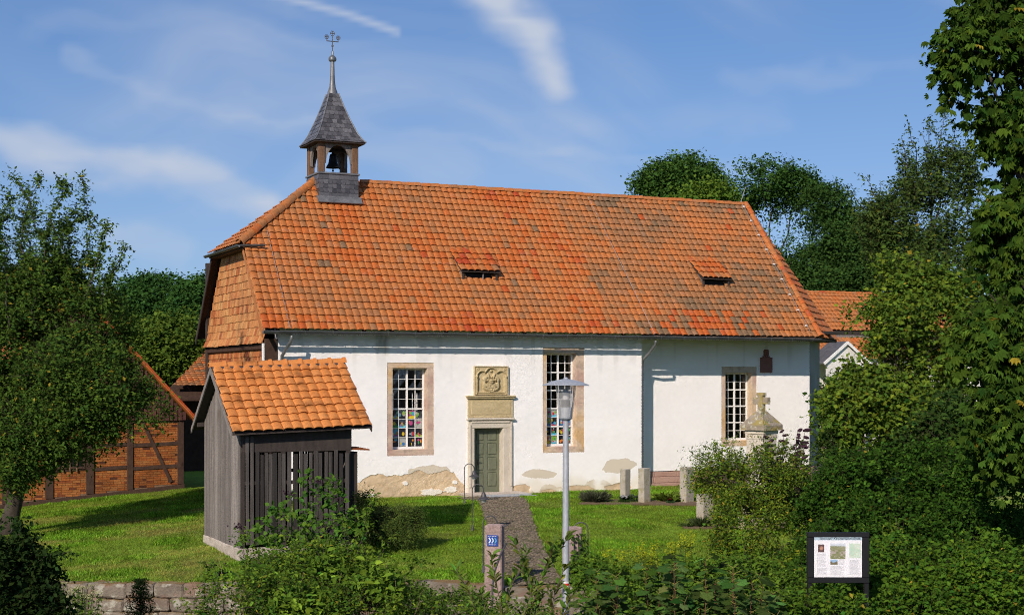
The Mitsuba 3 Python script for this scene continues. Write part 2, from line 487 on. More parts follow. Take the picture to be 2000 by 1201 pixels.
# bank of soil below the wall on which the shrubs of the road side stand
bx_ = np.linspace(-60, 60, 61)
bt = np.linspace(0, 1, 6)
BV = []
for x in bx_:
    for t in bt:
        BV.append([x + 1.2 * t, edge_y(x) - .02 - t * 4.2, -1.34 - .10 * t + (rng.random() - .5) * .05])
BV = A(BV)
ii, jj = np.meshgrid(np.arange(60), np.arange(5), indexing='ij')
put('bank', (BV, np.stack([ii * 6 + jj, ii * 6 + jj + 1, (ii + 1) * 6 + jj + 1, (ii + 1) * 6 + jj], -1).reshape(-1, 4)), 'soil', smooth=True, kind='structure')

# face of earth below the edge of the lawn
first = np.arange(nx) * ny
EV_ = np.vstack([LV[first], np.c_[LV[first][:, :2], np.full(nx, -1.5)]])
i_ = np.arange(nx - 1)
put('lawn_edge', (EV_, np.stack([i_, i_ + nx, i_ + nx + 1, i_ + 1], 1)), 'soil', kind='structure')

# path from the gate to the door
PL = A([(-1.75, -1.25), (-1.75, -3.1), (-4.55, -10.3), (-7.05, -16.8), (-7.45, -18.02)])
PR = A([(.35, -1.25), (.08, -2.7), (-3.36, -10.7), (-5.75, -16.6), (-6.2, -18.02)])
tp = np.linspace(0, 1, 60)


def along(P, t):
    d = np.r_[0, np.cumsum(np.linalg.norm(np.diff(P, axis=0), axis=1))]
    return np.stack([np.interp(t * d[-1], d, P[:, k]) for k in (0, 1)], -1)


al, ar = along(PL, tp), along(PR, tp)
ws = np.linspace(0, 1, 9)
PV = (al[:, None] * (1 - ws[None, :, None]) + ar[:, None] * ws[None, :, None])
wob = (rng.random((60, 2)) - .5) * .1
PV[:, 0, 0] += wob[:, 0]
PV[:, -1, 0] += wob[:, 1]
PZ = gz(PV[..., 0], PV[..., 1]) + .045
ii, jj = np.meshgrid(np.arange(59), np.arange(8), indexing='ij')
put('path', (np.concatenate([PV, PZ[..., None]], -1).reshape(-1, 3), np.stack([ii * 9 + jj, (ii + 1) * 9 + jj, (ii + 1) * 9 + jj + 1, ii * 9 + jj + 1], -1).reshape(-1, 4)), 'path', smooth=True, kind='structure')


def path_poly():
    return Polygon(np.vstack([al, ar[::-1]]))


PATH = path_poly()
# small stones and leaves lying on the path
n = 2600
t, w = rng.random(n), rng.random(n)
pp = along(PL, t) * (1 - w[:, None]) + along(PR, t) * w[:, None]
base = A(trimesh.creation.icosahedron().vertices) * A([1, 1, .5])
fbase = A(trimesh.creation.icosahedron().faces)
sz = rng.uniform(.012, .035, n)
v = base[None] * sz[:, None, None] + np.concatenate([pp, (gz(pp[:, 0], pp[:, 1]) + .05)[:, None]], 1)[:, None]
col = A([.165, .135, .095]) * rng.uniform(.4, 1.5, (n, 1)) + rng.uniform(-.01, .01, (n, 3))
put('path__pebbles', (v.reshape(-1, 3), (fbase[None] + 12 * np.arange(n)[:, None, None]).reshape(-1, 3)), 'stem', color=np.repeat(np.clip(col, .02, 1), 12, 0), kind='stuff')

# ------------------------------------------------------------------ tiles
def tile_mesh(w, h, nu=9, lift=.062, amp=.050, thick=.020, lap=.2):
    """one pantile: (u across, v up the slope, height); the lower edge stands off the row below"""
    u = .5 - .5 * np.cos(np.pi * np.linspace(0, 1, nu))
    prof = amp * np.sin(np.pi * np.clip(u, .0, 1) ** .85) ** .62
    lo = np.stack([u * w, u * 0, prof + lift], 1)
    hi = np.stack([u * w, u * 0 + h * (1 + lap), prof + .006], 1)
    lip1 = lo - A([0, -.003, thick])
    v = np.vstack([lo, hi, lo, lip1])
    f = []
    for i in range(nu - 1):
        f.append([i, i + 1, nu + i + 1, nu + i])
        f.append([3 * nu + i, 3 * nu + i + 1, 2 * nu + i + 1, 2 * nu + i])
    return v, A(f)


def tile_field(o, ux, up, w, h, cols, rows, lim=None, tone=None, skip=None, seed=0, clampu=True, **kw):
    """list of (verts, faces, (tone, moss), u_mid, v_mid) of single tiles on the plane through o"""
    r = np.random.default_rng(seed)
    ux, up = unit(ux), unit(up)
    nn = np.cross(ux, up)
    tv, tf = tile_mesh(w, h, **kw)
    out = []
    for i in range(rows):
        off = r.uniform(-.012, .012)
        for j in range(cols):
            u0, v0 = j * w + off, i * h + r.uniform(-.012, .012)
            if lim is not None:
                a, b = lim(v0 + h * .5)
                if u0 + w < a + .04 or u0 > b - .04:
                    continue
            if skip is not None and skip(u0 + w / 2, v0 + h / 2):
                continue
            v = tv.copy()
            v[:, 0] += u0
            v[:, 1] += v0
            v[:, 2] += r.uniform(-.004, .004) + (v[:, 0] - u0) * r.uniform(-.02, .02)
            if lim is not None and clampu:
                la = A([lim(y) for y in v[:, 1]])
                v[:, 0] = np.clip(v[:, 0], la[:, 0], la[:, 1])
            tn = tone(u0 + w / 2, v0 + h / 2, r) if tone else (r.random(), 0)
            out.append((v[:, :1] * ux + v[:, 1:2] * up + v[:, 2:] * nn + np.asarray(o, float), tf, tn, u0 + w / 2, v0 + h / 2))
    return out


def put_tiles(key, tiles, most=300, bsdf='tile', stuff='tiles'):
    """the nearest as single parts, the rest as one part"""
    d = [np.linalg.norm(t[0].mean(0) - EYE) for t in tiles]
    order = np.argsort(d)
    for i in order[:most]:
        v, f, tn = tiles[i][:3]
        put(key + '__tile', (v, f if f.shape[1] == 3 else np.vstack([f[:, [0, 1, 2]], f[:, [0, 2, 3]]])), bsdf, smooth=True, uv=A(tn, float))
    if len(order) > most:
        m = MB()
        for i in order[most:]:
            m.add(tiles[i][0], tiles[i][1], A(tiles[i][2], float))
        m.put(key + '__' + stuff, bsdf, smooth=True, kind='stuff')


def half_pipe(p0, p1, r0, r1, up, n=9, arc=math.pi):
    """cover tile over a ridge from p0 to p1, radius r0 to r1, opening downwards"""
    p0, p1 = np.asarray(p0, float), np.asarray(p1, float)
    x = unit(p1 - p0)
    z = unit(np.asarray(up, float) - x * np.dot(up, x))
    y = np.cross(z, x)
    an = np.linspace(-arc / 2, arc / 2, n)
    ring = lambda p, r: p + r * (np.sin(an)[:, None] * y + np.cos(an)[:, None] * z)
    v = np.vstack([ring(p0, r0), ring(p1, r1), ring(p0, r0), ring(p0, r0 - .025), ring(p1, r1), ring(p1, r1 - .02)])
    f = []
    for i in range(n - 1):
        f += [[i, n + i, n + i + 1, i + 1], [2 * n + i, 2 * n + i + 1, 3 * n + i + 1, 3 * n + i], [4 * n + i, 5 * n + i, 5 * n + i + 1, 4 * n + i + 1]]
    return v, A(f)


def ridge_tiles(key, p0, p1, n, r, up, tone, seed, name='ridge_tile'):
    rr = np.random.default_rng(seed)
    p0, p1 = np.asarray(p0, float), np.asarray(p1, float)
    for i in range(n):
        a, b = p0 + (p1 - p0) * i / n, p0 + (p1 - p0) * (i + 1.12) / n
        j = rr.uniform(-.012, .012, 3)
        m = half_pipe(a + j, b + j * .5, r * 1.12, r * .95, up)
        m[0][:] += 0
        put(key + '__' + name, m, 'tile', smooth=True, uv=A([np.clip(tone + rr.normal(0, .14), 0, 1), rr.choice([0, .25, .6])]))


# ------------------------------------------------------------------ church
CH = thing('church', 'white plastered village church with an orange tile roof and slate bell turret', 'church')
# --- walls
XL, XN, XC = -7.35, 5.86, 13.76
win1 = (-3.68, -2.03, 1.36, 4.42)
win2 = (1.98, 3.58, 1.35, 4.97)
winc = (9.80, 11.36, 1.39, 4.35)
doorf = (-.83, .82, 0, 2.5)
wall = sbox(XL, -.4, XN, 6.0)
for a in (win1, win2, doorf):
    wall = wall.difference(sbox(a[0], a[2] - .3 if a is doorf else a[2], a[1], a[3]))
# bare render where the plaster has fallen off: the plaster stands proud of it
xp = np.arange(-5.6, -.90, .035)
zt_ = .62 + .20 * np.clip((xp + 4.9) / 1.0, 0, 1) - .50 * np.clip((xp + 1.7) / .75, 0, 1) ** 1.5
zt_ += (meshkit.fbm(np.stack([xp * 1.9, xp * 0, xp * 0], -1), 4, seed=3) - .5) * .42 + (rng.random(len(xp)) - .5) * .03
bare = Polygon([(xp[0], -.5)] + list(zip(xp, zt_)) + [(xp[-1], -.5)]).buffer(0)
for cx_, cz_, rx_, rz_ in ((-2.15, .14, .36, .11), (-1.45, .20, .24, .10), (-3.05, .46, .09, .07), (-1.28, .44, .08, .06), (-4.3, .10, .2, .07)):
    an = np.arange(26) / 26 * 2 * np.pi
    q_ = 1 + (rng.random(26) - .5) * .5
    bare = bare.difference(Polygon(np.c_[cx_ + rx_ * q_ * np.cos(an), cz_ + rz_ * q_ * np.sin(an)]).buffer(0))
# loose scabs of plaster gone near the ground on the right
for cx_, cz_, rx_, rz_ in ((1.15, .10, .34, .20), (3.4, .05, .55, .16), (4.9, .06, .5, .15), (2.2, .0, .3, .10)):
    an = np.arange(34) / 34 * 2 * np.pi
    q_ = .8 + meshkit.fbm(np.stack([np.cos(an) * 2 + cx_, np.sin(an) * 2, an * 0], -1), 3) * .5 + rng.random(34) * .06
    bare = bare.union(Polygon(np.c_[cx_ + rx_ * q_ * np.cos(an), cz_ + rz_ * q_ * np.sin(an)]).buffer(0))
wall = wall.difference(bare)
bxs, bzs = np.meshgrid(np.linspace(-5.6, 5.8, 230), np.linspace(-.45, 1.15, 34), indexing='ij')
bys = .022 + (meshkit.fbm(np.stack([bxs * 5, bzs * 5, bxs * 0], -1), 4) - .5) * .03
ii, jj = np.meshgrid(np.arange(229), np.arange(33), indexing='ij')
keepq = ~((bxs[:-1, :-1] > -.80) & (bxs[1:, 1:] < .80))
qq = np.stack([ii * 34 + jj, (ii + 1) * 34 + jj, (ii + 1) * 34 + jj + 1, ii * 34 + jj + 1], -1)[keepq]
put('church__wall__bare_render', (np.stack([bxs, bys, bzs], -1).reshape(-1, 3), qq.reshape(-1, 4)), 'bare_render', smooth=True, label='patch of ochre render bared where the white plaster has fallen off')
m = MB()
m.add(*extrude_xz(wall, 0, .42))
m.add(*bx(XN - .42, XN, .42, 1.2, -.4, 6.0))
m.put('church__wall', 'plaster')
cw = sbox(XN, .55, XC, 6.0).difference(sbox(winc[0], winc[2], winc[1], winc[3]))
put('church__choir_wall', extrude_xz(cw, .95, 1.35), 'plaster')
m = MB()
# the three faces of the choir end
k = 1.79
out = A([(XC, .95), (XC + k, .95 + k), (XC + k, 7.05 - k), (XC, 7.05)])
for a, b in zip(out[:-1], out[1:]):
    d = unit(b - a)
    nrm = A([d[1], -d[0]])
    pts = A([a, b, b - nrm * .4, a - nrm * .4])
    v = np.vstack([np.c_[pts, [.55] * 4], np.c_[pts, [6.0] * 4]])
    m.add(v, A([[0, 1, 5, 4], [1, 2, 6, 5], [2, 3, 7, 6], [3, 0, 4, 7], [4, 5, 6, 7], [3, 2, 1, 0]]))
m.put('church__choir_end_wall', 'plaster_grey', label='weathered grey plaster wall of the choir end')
m = MB()
m.add(*bx(XL - .3, XN, 7.6, 8.0, -.6, 6.0))
m.add(*bx(XN, XC, 6.7, 7.05, -.6, 6.0))
m.add(*bx(-7.6, -7.3, .43, 7.6, -.8, 5.0))
m.put('church__rear_wall', 'plaster')
# plinth of the choir: two courses of red sandstone blocks
for zi, (z0, z1, pr) in enumerate(((-.35, .12, .14), (.13, .34, .10), (.35, .52, .05))):
    x = XN + .02
    while x < XC + .1:
        L_ = min(rng.uniform(.9, 1.5), XC + .12 - x)
        if L_ < .15:
            break
        put('church__plinth_stone', cb(x, x + L_ - .012, .95 - pr, 1.2, z0, z1, .012), 'plinth_stone')
        x += L_
    a, b = out[0], out[1]
    dd = unit(b - a)
    R = A([[dd[0], -dd[1], 0], [dd[1], dd[0], 0], [0, 0, 1]])
    c = (a + b) / 2 + A([dd[1], -dd[0]]) * (pr / 2 - .05)
    put('church__plinth_stone', cbox((c[0], c[1], (z0 + z1) / 2), (2.6, pr + .1, z1 - z0), .012, R), 'plinth_stone')
# interior: floor and dark ceiling
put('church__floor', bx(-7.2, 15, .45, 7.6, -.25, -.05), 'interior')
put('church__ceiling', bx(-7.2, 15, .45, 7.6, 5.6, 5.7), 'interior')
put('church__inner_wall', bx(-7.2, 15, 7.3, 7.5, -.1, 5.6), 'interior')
# timber corner post of the gable and its white edge board
put('church__corner_post', cb(-7.78, XL - .004, -.03, .40, -.5, 5.15, .02), 'timber')
put('church__corner_board', cb(-7.86, -7.79, -.06, .03, 2.2, 5.0, .01), 'white_paint')

# --- roof deck (under the tiles) as a closed solid
EV, EZ, RZ, RY = -.65, 5.40, 10.80, 4.0
XR = 12.86                            # right end of the ridge
up_f = unit(A([0, RY - EV, RZ - EZ]))
nrm_f = np.cross([1, 0, 0], up_f)
SL = math.hypot(RY - EV, RZ - EZ)
XV, XH, HZ = -8.0, -8.1, 8.25         # verge, hip eave
HX = -4.85                            # ridge start
ys = EV + (HZ - EZ) / (RZ - EZ) * (RY - EV)      # where the hip eave meets the front slope
XE = 13.0
dk = -.05 * nrm_f


def poly_prism(pts, d):
    pts = A(pts, float)
    n_ = len(pts)
    d = np.asarray(d, float)
    v = np.vstack([pts, pts + d])
    f = [[0, i, i + 1] for i in range(1, n_ - 1)] + [[n_, n_ + i + 1, n_ + i] for i in range(1, n_ - 1)]
    for i in range(n_):
        j = (i + 1) % n_
        f += [[i, n_ + i, n_ + j], [i, n_ + j, j]]
    return v, A(f)


m = MB()
m.add(*poly_prism(A([[XV + .05, EV + .12, EZ + .14], [XE, EV + .12, EZ + .14], [XR, RY, RZ], [HX, RY, RZ], [XV + .05, ys, HZ]]) - .012 * nrm_f, dk))
m.add(*poly_prism(A([[XV, 8 - EV, EZ], [XV, 8 - ys, HZ], [HX, RY, RZ - .01], [XR, RY, RZ - .01], [XE, 8 - EV, EZ]]), A([0, -.03, -.05])))
hn = unit(np.cross([0, -1, 0], A([HX - XH, 0, RZ - HZ])))
m.add(*poly_prism(A([[XH + .06, ys + .1, HZ + .04], [HX, RY, RZ - .01], [XH + .06, 8 - ys - .1, HZ + .04]]), A([.03, 0, -.06])))
# choir end: three more slopes
ec = A([[XE, EV], [16.18, 2.45], [16.18, 5.55], [XE, 8 - EV]])
for a, b in zip(ec[:-1], ec[1:]):
    m.add(*poly_prism(A([[a[0], a[1], EZ + .0], [b[0], b[1], EZ + .0], [XR, RY, RZ - .02]]), A([-.02, 0, -.05])))
m.put('church__roof_deck', 'timber')


def church_tone(u, v, r):
    x = u + XV
    z = v / SL
    if x < 4.3 + r.normal(0, .12):
        t = .47 + .10 * math.sin(x * .9 + z * 3) + r.normal(0, .10)
        t += .16 * (meshkit.noise(A([x * .7, z * 4, 0.])) - .5) * 2
        if z < .10:
            t -= .12
        moss = max(0, r.normal(.0, .10))
    else:
        t = .79 + r.normal(0, .10) + .30 * (meshkit.noise(A([x * .6 + 9, z * 5, 0.])) - .5) * 2
        moss = float(np.clip(1.7 * (meshkit.fbm(A([x * .55, z * 5, 4.]), 3, seed=2) - .36) + r.normal(.12, .14), 0, .85)) * (1 if z > .15 else .5)
        if z < .17 and 6.0 < x < 10.5 and r.random() < .75 * (1 - abs(x - 8.3) / 2.4) + .15:
            t, moss = r.uniform(.10, .28), 0
    if r.random() < .025:
        t, moss = r.choice([.12, .95, .8]), r.choice([0, .5])
    return float(np.clip(t, 0, 1)), float(moss)


def church_lim(v):
    z = EZ + v * up_f[2]
    t = (z - HZ) / (RZ - HZ)
    a = 0 if t < 0 else (HX - XV) * t + (.12 - .12 * t) * 0
    b = XE - XV + (XR - XE) * v / SL
    return a, b


dorm = [(.02, 7.22), (9.55, 7.25)]     # x of the middle of the opening, z of its foot


def in_dormer(u, v):
    x, z = u + XV, EZ + v * up_f[2]
    return any(abs(x - dx) < .52 and dz - .02 < z < dz + .55 for dx, dz in dorm)


ROWS = 23
HT = SL / ROWS
tiles = tile_field((XV, EV, EZ), (1, 0, 0), up_f, .2365, HT, 92, ROWS, church_lim, church_tone, in_dormer, seed=3)
put_tiles('church__roof', tiles)
# left half hip
uph = unit(A([HX - XH, 0, RZ - HZ]))
SH = math.hypot(HX - XH, RZ - HZ)
hl = lambda v: (ys * 0 + (4 - ys) * (v / SH), (8 - 2 * ys) - (4 - ys) * (v / SH))
# seen edge-on from the lawn: u runs from back to front
tl = tile_field((XH, 8 - ys, HZ), (0, -1, 0), uph, .2365, .31, 26, int(SH / .31), hl, lambda u, v, r: (float(np.clip(.55 + r.normal(0, .15), 0, 1)), float(abs(r.normal(.2, .2)))), seed=4)
m = MB()
for t_ in tl:
    m.add(t_[0], t_[1], A(t_[2], float))
m.put('church__roof__hip_tiles', 'tile', smooth=True, kind='stuff')
# choir end slope, seen at a grazing angle
a, b = ec[0], ec[1]
ue = unit(A([b[0] - a[0], b[1] - a[1], 0]))
mid = A([(a[0] + b[0]) / 2, (a[1] + b[1]) / 2, EZ])
apex = A([XR, RY, RZ])
wE = np.linalg.norm(b - a)
upE = apex - A([a[0], a[1], EZ])
upE = unit(upE - ue * (upE @ ue))
ua = (apex - A([a[0], a[1], EZ])) @ ue
hE = (apex - A([a[0], a[1], EZ])) @ upE
el_ = lambda v: (ua * v / hE, wE + (ua - wE) * v / hE)
te = tile_field((a[0], a[1], EZ), ue, upE, .2365, HT, 20, int(hE / HT), el_, lambda u, v, r: (float(np.clip(.5 + r.normal(0, .15), 0, 1)), .2), seed=5)
m = MB()
for t_ in te:
    m.add(t_[0], t_[1], A(t_[2], float))
m.put('church__roof__choir_tiles', 'tile', smooth=True, kind='stuff')
# ridge and hip caps
ridge_tiles('church__roof', (XR + .05, RY, RZ + .0), (-3.2, RY, RZ + .0), 44, .125, (0, 0, 1), .5, 11)
ridge_tiles('church__roof', (XH - .02, ys - .05, HZ + .05), (HX, RY, RZ + .02), 13, .15, unit(hn * -1 if hn[2] < 0 else hn) + nrm_f, .55, 12, 'hip_tile')
ridge_tiles('church__roof', (XE + .05, EV - .05, EZ + .03), (XR + .02, RY, RZ + .04), 22, .13, nrm_f + A([.6, 0, .2]), .36, 13, 'hip_tile')
# verge board and tile edge on the left
put('church__verge_board', poly_prism(A([[XV - .03, EV, EZ - .06], [XV - .03, ys, HZ - .06], [XV - .03, ys, HZ - .24], [XV - .03, EV + .05, EZ - .24]]), A([.03, 0, 0])), 'tile', uv=A([.62, .1]))
put('church__verge_board', poly_prism(A([[XV - .03, 8 - EV, EZ - .06], [XV - .03, 8 - ys, HZ - .06], [XV - .03, 8 - ys, HZ - .26], [XV - .03, 8 - EV - .05, EZ - .26]]), A([.03, 0, 0])), 'wood_dark')
# half hip soffit, fascia and gutter
put('church__hip_soffit', cb(XH + .02, -7.6, ys - .05, 8 - ys + .05, HZ - .13, HZ - .05, .01), 'wood_dark')


def gutter(key, p0, p1, r=.075):
    p0, p1 = np.asarray(p0, float), np.asarray(p1, float)
    x = unit(p1 - p0)
    y = unit(np.cross([0, 0, 1], x))
    an = np.linspace(math.pi, 2 * math.pi, 11)
    L1 = lambda p, rr: p + rr * (np.cos(an)[:, None] * y + A([0, 0, 1]) * np.sin(an)[:, None])
    v = np.vstack([L1(p0, r), L1(p1, r), L1(p0, r - .008), L1(p1, r - .008)])
    f = []
    for i in range(10):
        f += [[i, i + 1, 12 + i, 11 + i], [22 + i, 33 + i, 34 + i, 23 + i]]
    f += [[0, 11, 33, 22], [10, 32, 43, 21]]
    g = put(key, (v, A(f)), 'gutter_zinc', smooth=False)
    for q_, e in ((p0, 1), (p1, -1)):
        an2 = np.linspace(math.pi, 2 * math.pi, 11)
        put(g + '__end_cap', poly_prism(q_ + r * (np.cos(an2)[:, None] * y + A([0, 0, 1]) * np.sin(an2)[:, None]), x * .006 * e), 'zinc')
    put(g + '__bead', tube([p0 - y * r, p1 - y * r], .014, 6), 'zinc', smooth=True)
    return g, x, y


g, gx, gy = gutter('church__gutter', (-8.02, EV - .075, EZ - .03), (XE, EV - .075, EZ - .03), .095)
for x in np.arange(-7.6, 13, .92):
    an = np.linspace(math.pi * .95, 2.05 * math.pi, 9)
    pts = [(x, EV - .075 + .10 * math.cos(t_), EZ - .03 + .105 * math.sin(t_)) for t_ in an] + [(x, EV + .3, EZ + .16)]
    put(g + '__bracket', tube(pts, .009, 5), 'zinc', smooth=True)
gutter('church__gutter', (XH - .06, 8 - ys + .25, HZ - .03), (XH - .06, ys - .2, HZ - .03), .07)
gutter('church__gutter', (XH - .06, ys - .2, HZ - .03), (XH + .75, ys - .3, HZ + .0), .06)
# soffit boards of the choir and boxed eave at its corner
put('church__soffit', poly_prism(A([[XN + .05, EV + .08, EZ - .06], [XE + .02, EV + .08, EZ - .06], [15.6, 2.4, EZ - .06], [15.0, 2.6, EZ - .06], [13.7, 1.0, EZ - .06], [XN + .05, 1.0, EZ - .06]]), (0, 0, .04)), 'wood_brown')
put('church__fascia', cb(XN - .05, XE, EV + .02, EV + .05, EZ - .10, EZ + .06, .006), 'wood_brown')  # added behind the gutter to stop light through the choir eave gap
put('church__fascia', poly_prism(A([[XE, EV, EZ - .07], [XE, EV, EZ + .02], [16.1, 2.4, EZ + .02], [16.1, 2.4, EZ - .07]]), (-.03, .02, 0)), 'wood_brown')
for x in np.arange(-7.5, 13.1, .95):     # rafter feet
    put('church__rafter', beam((x, EV + .1, EZ - .02), (x, .3, EZ + .93), .1, .12), 'timber')
# down pipes
put('church__down_pipe', tube([(-7.1, EV - .08, EZ - .17), (-7.12, EV - .07, EZ - .32), (-7.2, -.35, EZ - .62), (-7.24, -.1, EZ - .8), (-7.24, -.09, EZ - 1.1), (-7.24, -.09, -.2)], .055, 10), 'zinc', smooth=True)
put('church__down_pipe', tube([(6.02, EV - .08, EZ - .17), (6.02, EV - .06, EZ - .3), (5.98, -.3, EZ - .62), (5.95, .05, EZ - .82), (5.95, .12, EZ - 1.1), (5.95, .12, .1)], .05, 10), 'zinc', smooth=True)
# lightning conductor wires
off = lambda P, h=.07: A(P) + nrm_f * h
put('church__lightning_wire', tube(off([[-7.1, 1.9 + .32, 8.75], [-7.12, .8, 7.11], [-7.15, EV - .02, EZ + .02]]), .007, 5), 'galvanised', smooth=True)
put('church__lightning_wire', tube(off([[5.75, RY - .1, RZ - .1], [5.85, 2, 8.53], [5.98, EV - .02, EZ + .02]]), .007, 5), 'galvanised', smooth=True)
put('church__lightning_wire', tube([(XR - .2, RY, RZ + .17), (XR - .22, 2.0, 8.70), (XR - .25, EV - .05, EZ + .2)], .007, 5), 'galvanised', smooth=True)
put('church__lightning_rod', tube([(XR - .2, RY, RZ + .1), (XR + .1, RY + .1, RZ + .75)], .012, 5), 'galvanised', smooth=True)
for z in np.linspace(.05, .95, 9):
    put('church__wire_clip', cbox(A([XR - .2, RY, RZ + .15]) * z + A([XR - .25, EV, EZ + .16]) * (1 - z) + A([-.02, -.03, .03]), (.10, .05, .05), .01), 'white_paint')

# --- small dormer vents on the front slope
for di, (dx, dz) in enumerate(dorm):
    D_ = 'church__roof_vent' if di == 0 else 'church__roof_vent_001'
    taken.add(D_)
    yf = EV + (dz - EZ) / (RZ - EZ) * (RY - EV)          # foot of the opening on the slope
    w2, hh = (.62, .36) if di == 0 else (.54, .36)
    top = A([0, yf - .02, dz + hh])
    yb = EV + (dz + 1.15 - EZ) / (RZ - EZ) * (RY - EV)
    upd = unit(A([0, yb - (yf - .14), 1.15 - hh + .05]))
    Ld = math.hypot(yb - (yf - .14), 1.15 - hh + .05)
    tl = tile_field((dx - w2 - .12, yf - .14, dz + hh - .03), (1, 0, 0), upd, (2 * w2 + .24) / 6, Ld / 4, 6, 4, None, lambda u, v, r: (float(np.clip((.25 if v > .5 else .5) + r.normal(0, .15), 0, 1)), .1 if di == 0 else .35), seed=20 + di)
    for t_ in tl:
        put(D_ + '__tile', (t_[0], np.vstack([t_[1][:, [0, 1, 2]], t_[1][:, [0, 2, 3]]])), 'tile', smooth=True, uv=A(t_[2], float))
    p0 = A([dx - w2 - .12, yf - .12, dz + hh - .055])
    put(D_ + '__roof_board', poly_prism(A([p0, p0 + A([2 * w2 + .24, 0, 0]), p0 + A([2 * w2 + .24, 0, 0]) + upd * (Ld - .02), p0 + upd * (Ld - .02)]), (0, 0, .03)), 'wood_dark')
    for s in (-1, 1):
        x = dx + s * w2 - .02
        put(D_ + '__cheek', poly_prism(A([[x, yf, dz + .02], [x, yf, dz + hh - .04], [x, yb - .12, dz + 1.03]]), (.035, 0, 0)), 'wood_grey', uv=A([.5, 0]))
        put(D_ + '__post', cb(x - .015, x + .05, yf - .045, yf + .02, dz - .03, dz + hh - .05, .006), 'wood_dark')
    if di == 0:
        put(D_ + '__post', cb(dx + .1, dx + .13, yf - .04, yf, dz, dz + hh - .05, .004), 'wood_grey', uv=A([.9, 0]))
    put(D_ + '__hatch', poly_prism(A([[dx - w2, yf + .16, dz - .0], [dx + w2, yf + .16, dz - .0], [dx + w2, yf + .16, dz + .6], [dx - w2, yf + .16, dz + .6]]), (0, .03, 0)), 'bronze_dark')  # near-black sheet stands in for the shade inside the vent opening

# --- gable: hung clay shingles
def shingle_rows(key, x, z0, z1, yl, yr, rh, lean=0., seed=0, dark=.0):
    """rows of plain clay tiles hung on the plane x; yl(z), yr(z) are its edges; each tile a part"""
    r = np.random.default_rng(seed)
    z = z0
    while z < z1 - .05:
        h = min(rh, z1 - z)
        a, b = yl(z + h / 2), yr(z + h / 2)
        y = a
        xr = x - lean * max(0, 1 - (z - z0) / .7) ** 2
        xt = x - lean * max(0, 1 - (z + h - z0) / .7) ** 2
        while y < b - .04:
            w = min(r.uniform(.19, .34), b - y)
            j = r.uniform(-.012, .012)
            d = .03 + r.uniform(0, .014)
            v = A([[xr - d, y + .004, z + j], [xr - d, y + w - .004, z + j + r.uniform(-.01, .01)], [xt - .006, y + w - .004, z + h + .03], [xt - .006, y + .004, z + h + .03],
                   [xr + .0, y + .004, z + j], [xr + .0, y + w - .004, z + j], [xt + .012, y + w - .004, z + h + .03], [xt + .012, y + .004, z + h + .03]])
            f = A([[0, 3, 2, 1], [0, 1, 5, 4], [0, 4, 7, 3], [1, 2, 6, 5]])
            t = float(np.clip(r.choice([.5, .62, .78, .85]) + r.normal(0, .12) - dark, 0, 1))
            f3 = np.vstack([f[:, [0, 1, 2]], f[:, [0, 2, 3]]])
            put(key + '__shingle', (v, f3), 'shingle', uv=A([t, float(np.clip(r.normal(.1, .3), 0, 1))]))
            y += w
        z += rh


def shingle_color(p, n, uv):
    c = ramp(uv.x, (0, (.16, .045, .02)), (.35, (.33, .10, .03)), (.65, (.44, .185, .06)), (1, (.48, .25, .09)))
    g = fbm(p.x * 14, p.y * 14, p.z * 5, 3)
    c = c * (.68 + .6 * g)
    return mix(c, (.10, .06, .035), smoothstep(.52, .75, fbm(p.x * 4, p.y * 7, p.z * 2, 4)) * (.35 + .65 * uv.y))


mat('shingle', shingle_color, .7)
GXP = -7.70
sl = (ys - EV) / (HZ - EZ)
yl = lambda z: max(.0, EV + (z - EZ) * sl + .42)
yr = lambda z: 8 - yl(z)
put('church__gable_wall', poly_prism(A([[GXP + .02, .02, 4.9], [GXP + .02, .3, 5.2], [GXP + .02, ys + .35, HZ - .05], [GXP + .02, 8 - ys - .35, HZ - .05], [GXP + .02, 7.7, 5.2], [GXP + .02, 7.98, 4.9]]), (.1, 0, 0)), 'timber')
shingle_rows('church__gable', GXP, 5.02, HZ - .12, yl, yr, .262, .16, seed=31)
put('church__gable_beam', cb(GXP - .08, GXP + .06, .02, 7.98, 4.82, 5.02, .02), 'timber')
shingle_rows('church__lower_gable', GXP + .03, 2.5, 4.84, lambda z: .05, lambda z: 7.95, .30, .0, seed=32, dark=.28)
put('church__lower_gable__batten_wall', bx(GXP + .035, GXP + .09, .05, 7.95, -.8, 4.82), 'timber')
put('church__rear_post', cb(GXP - .10, GXP + .05, 7.9, 8.05, 1.0, 8.1, .01), 'wood_dark')

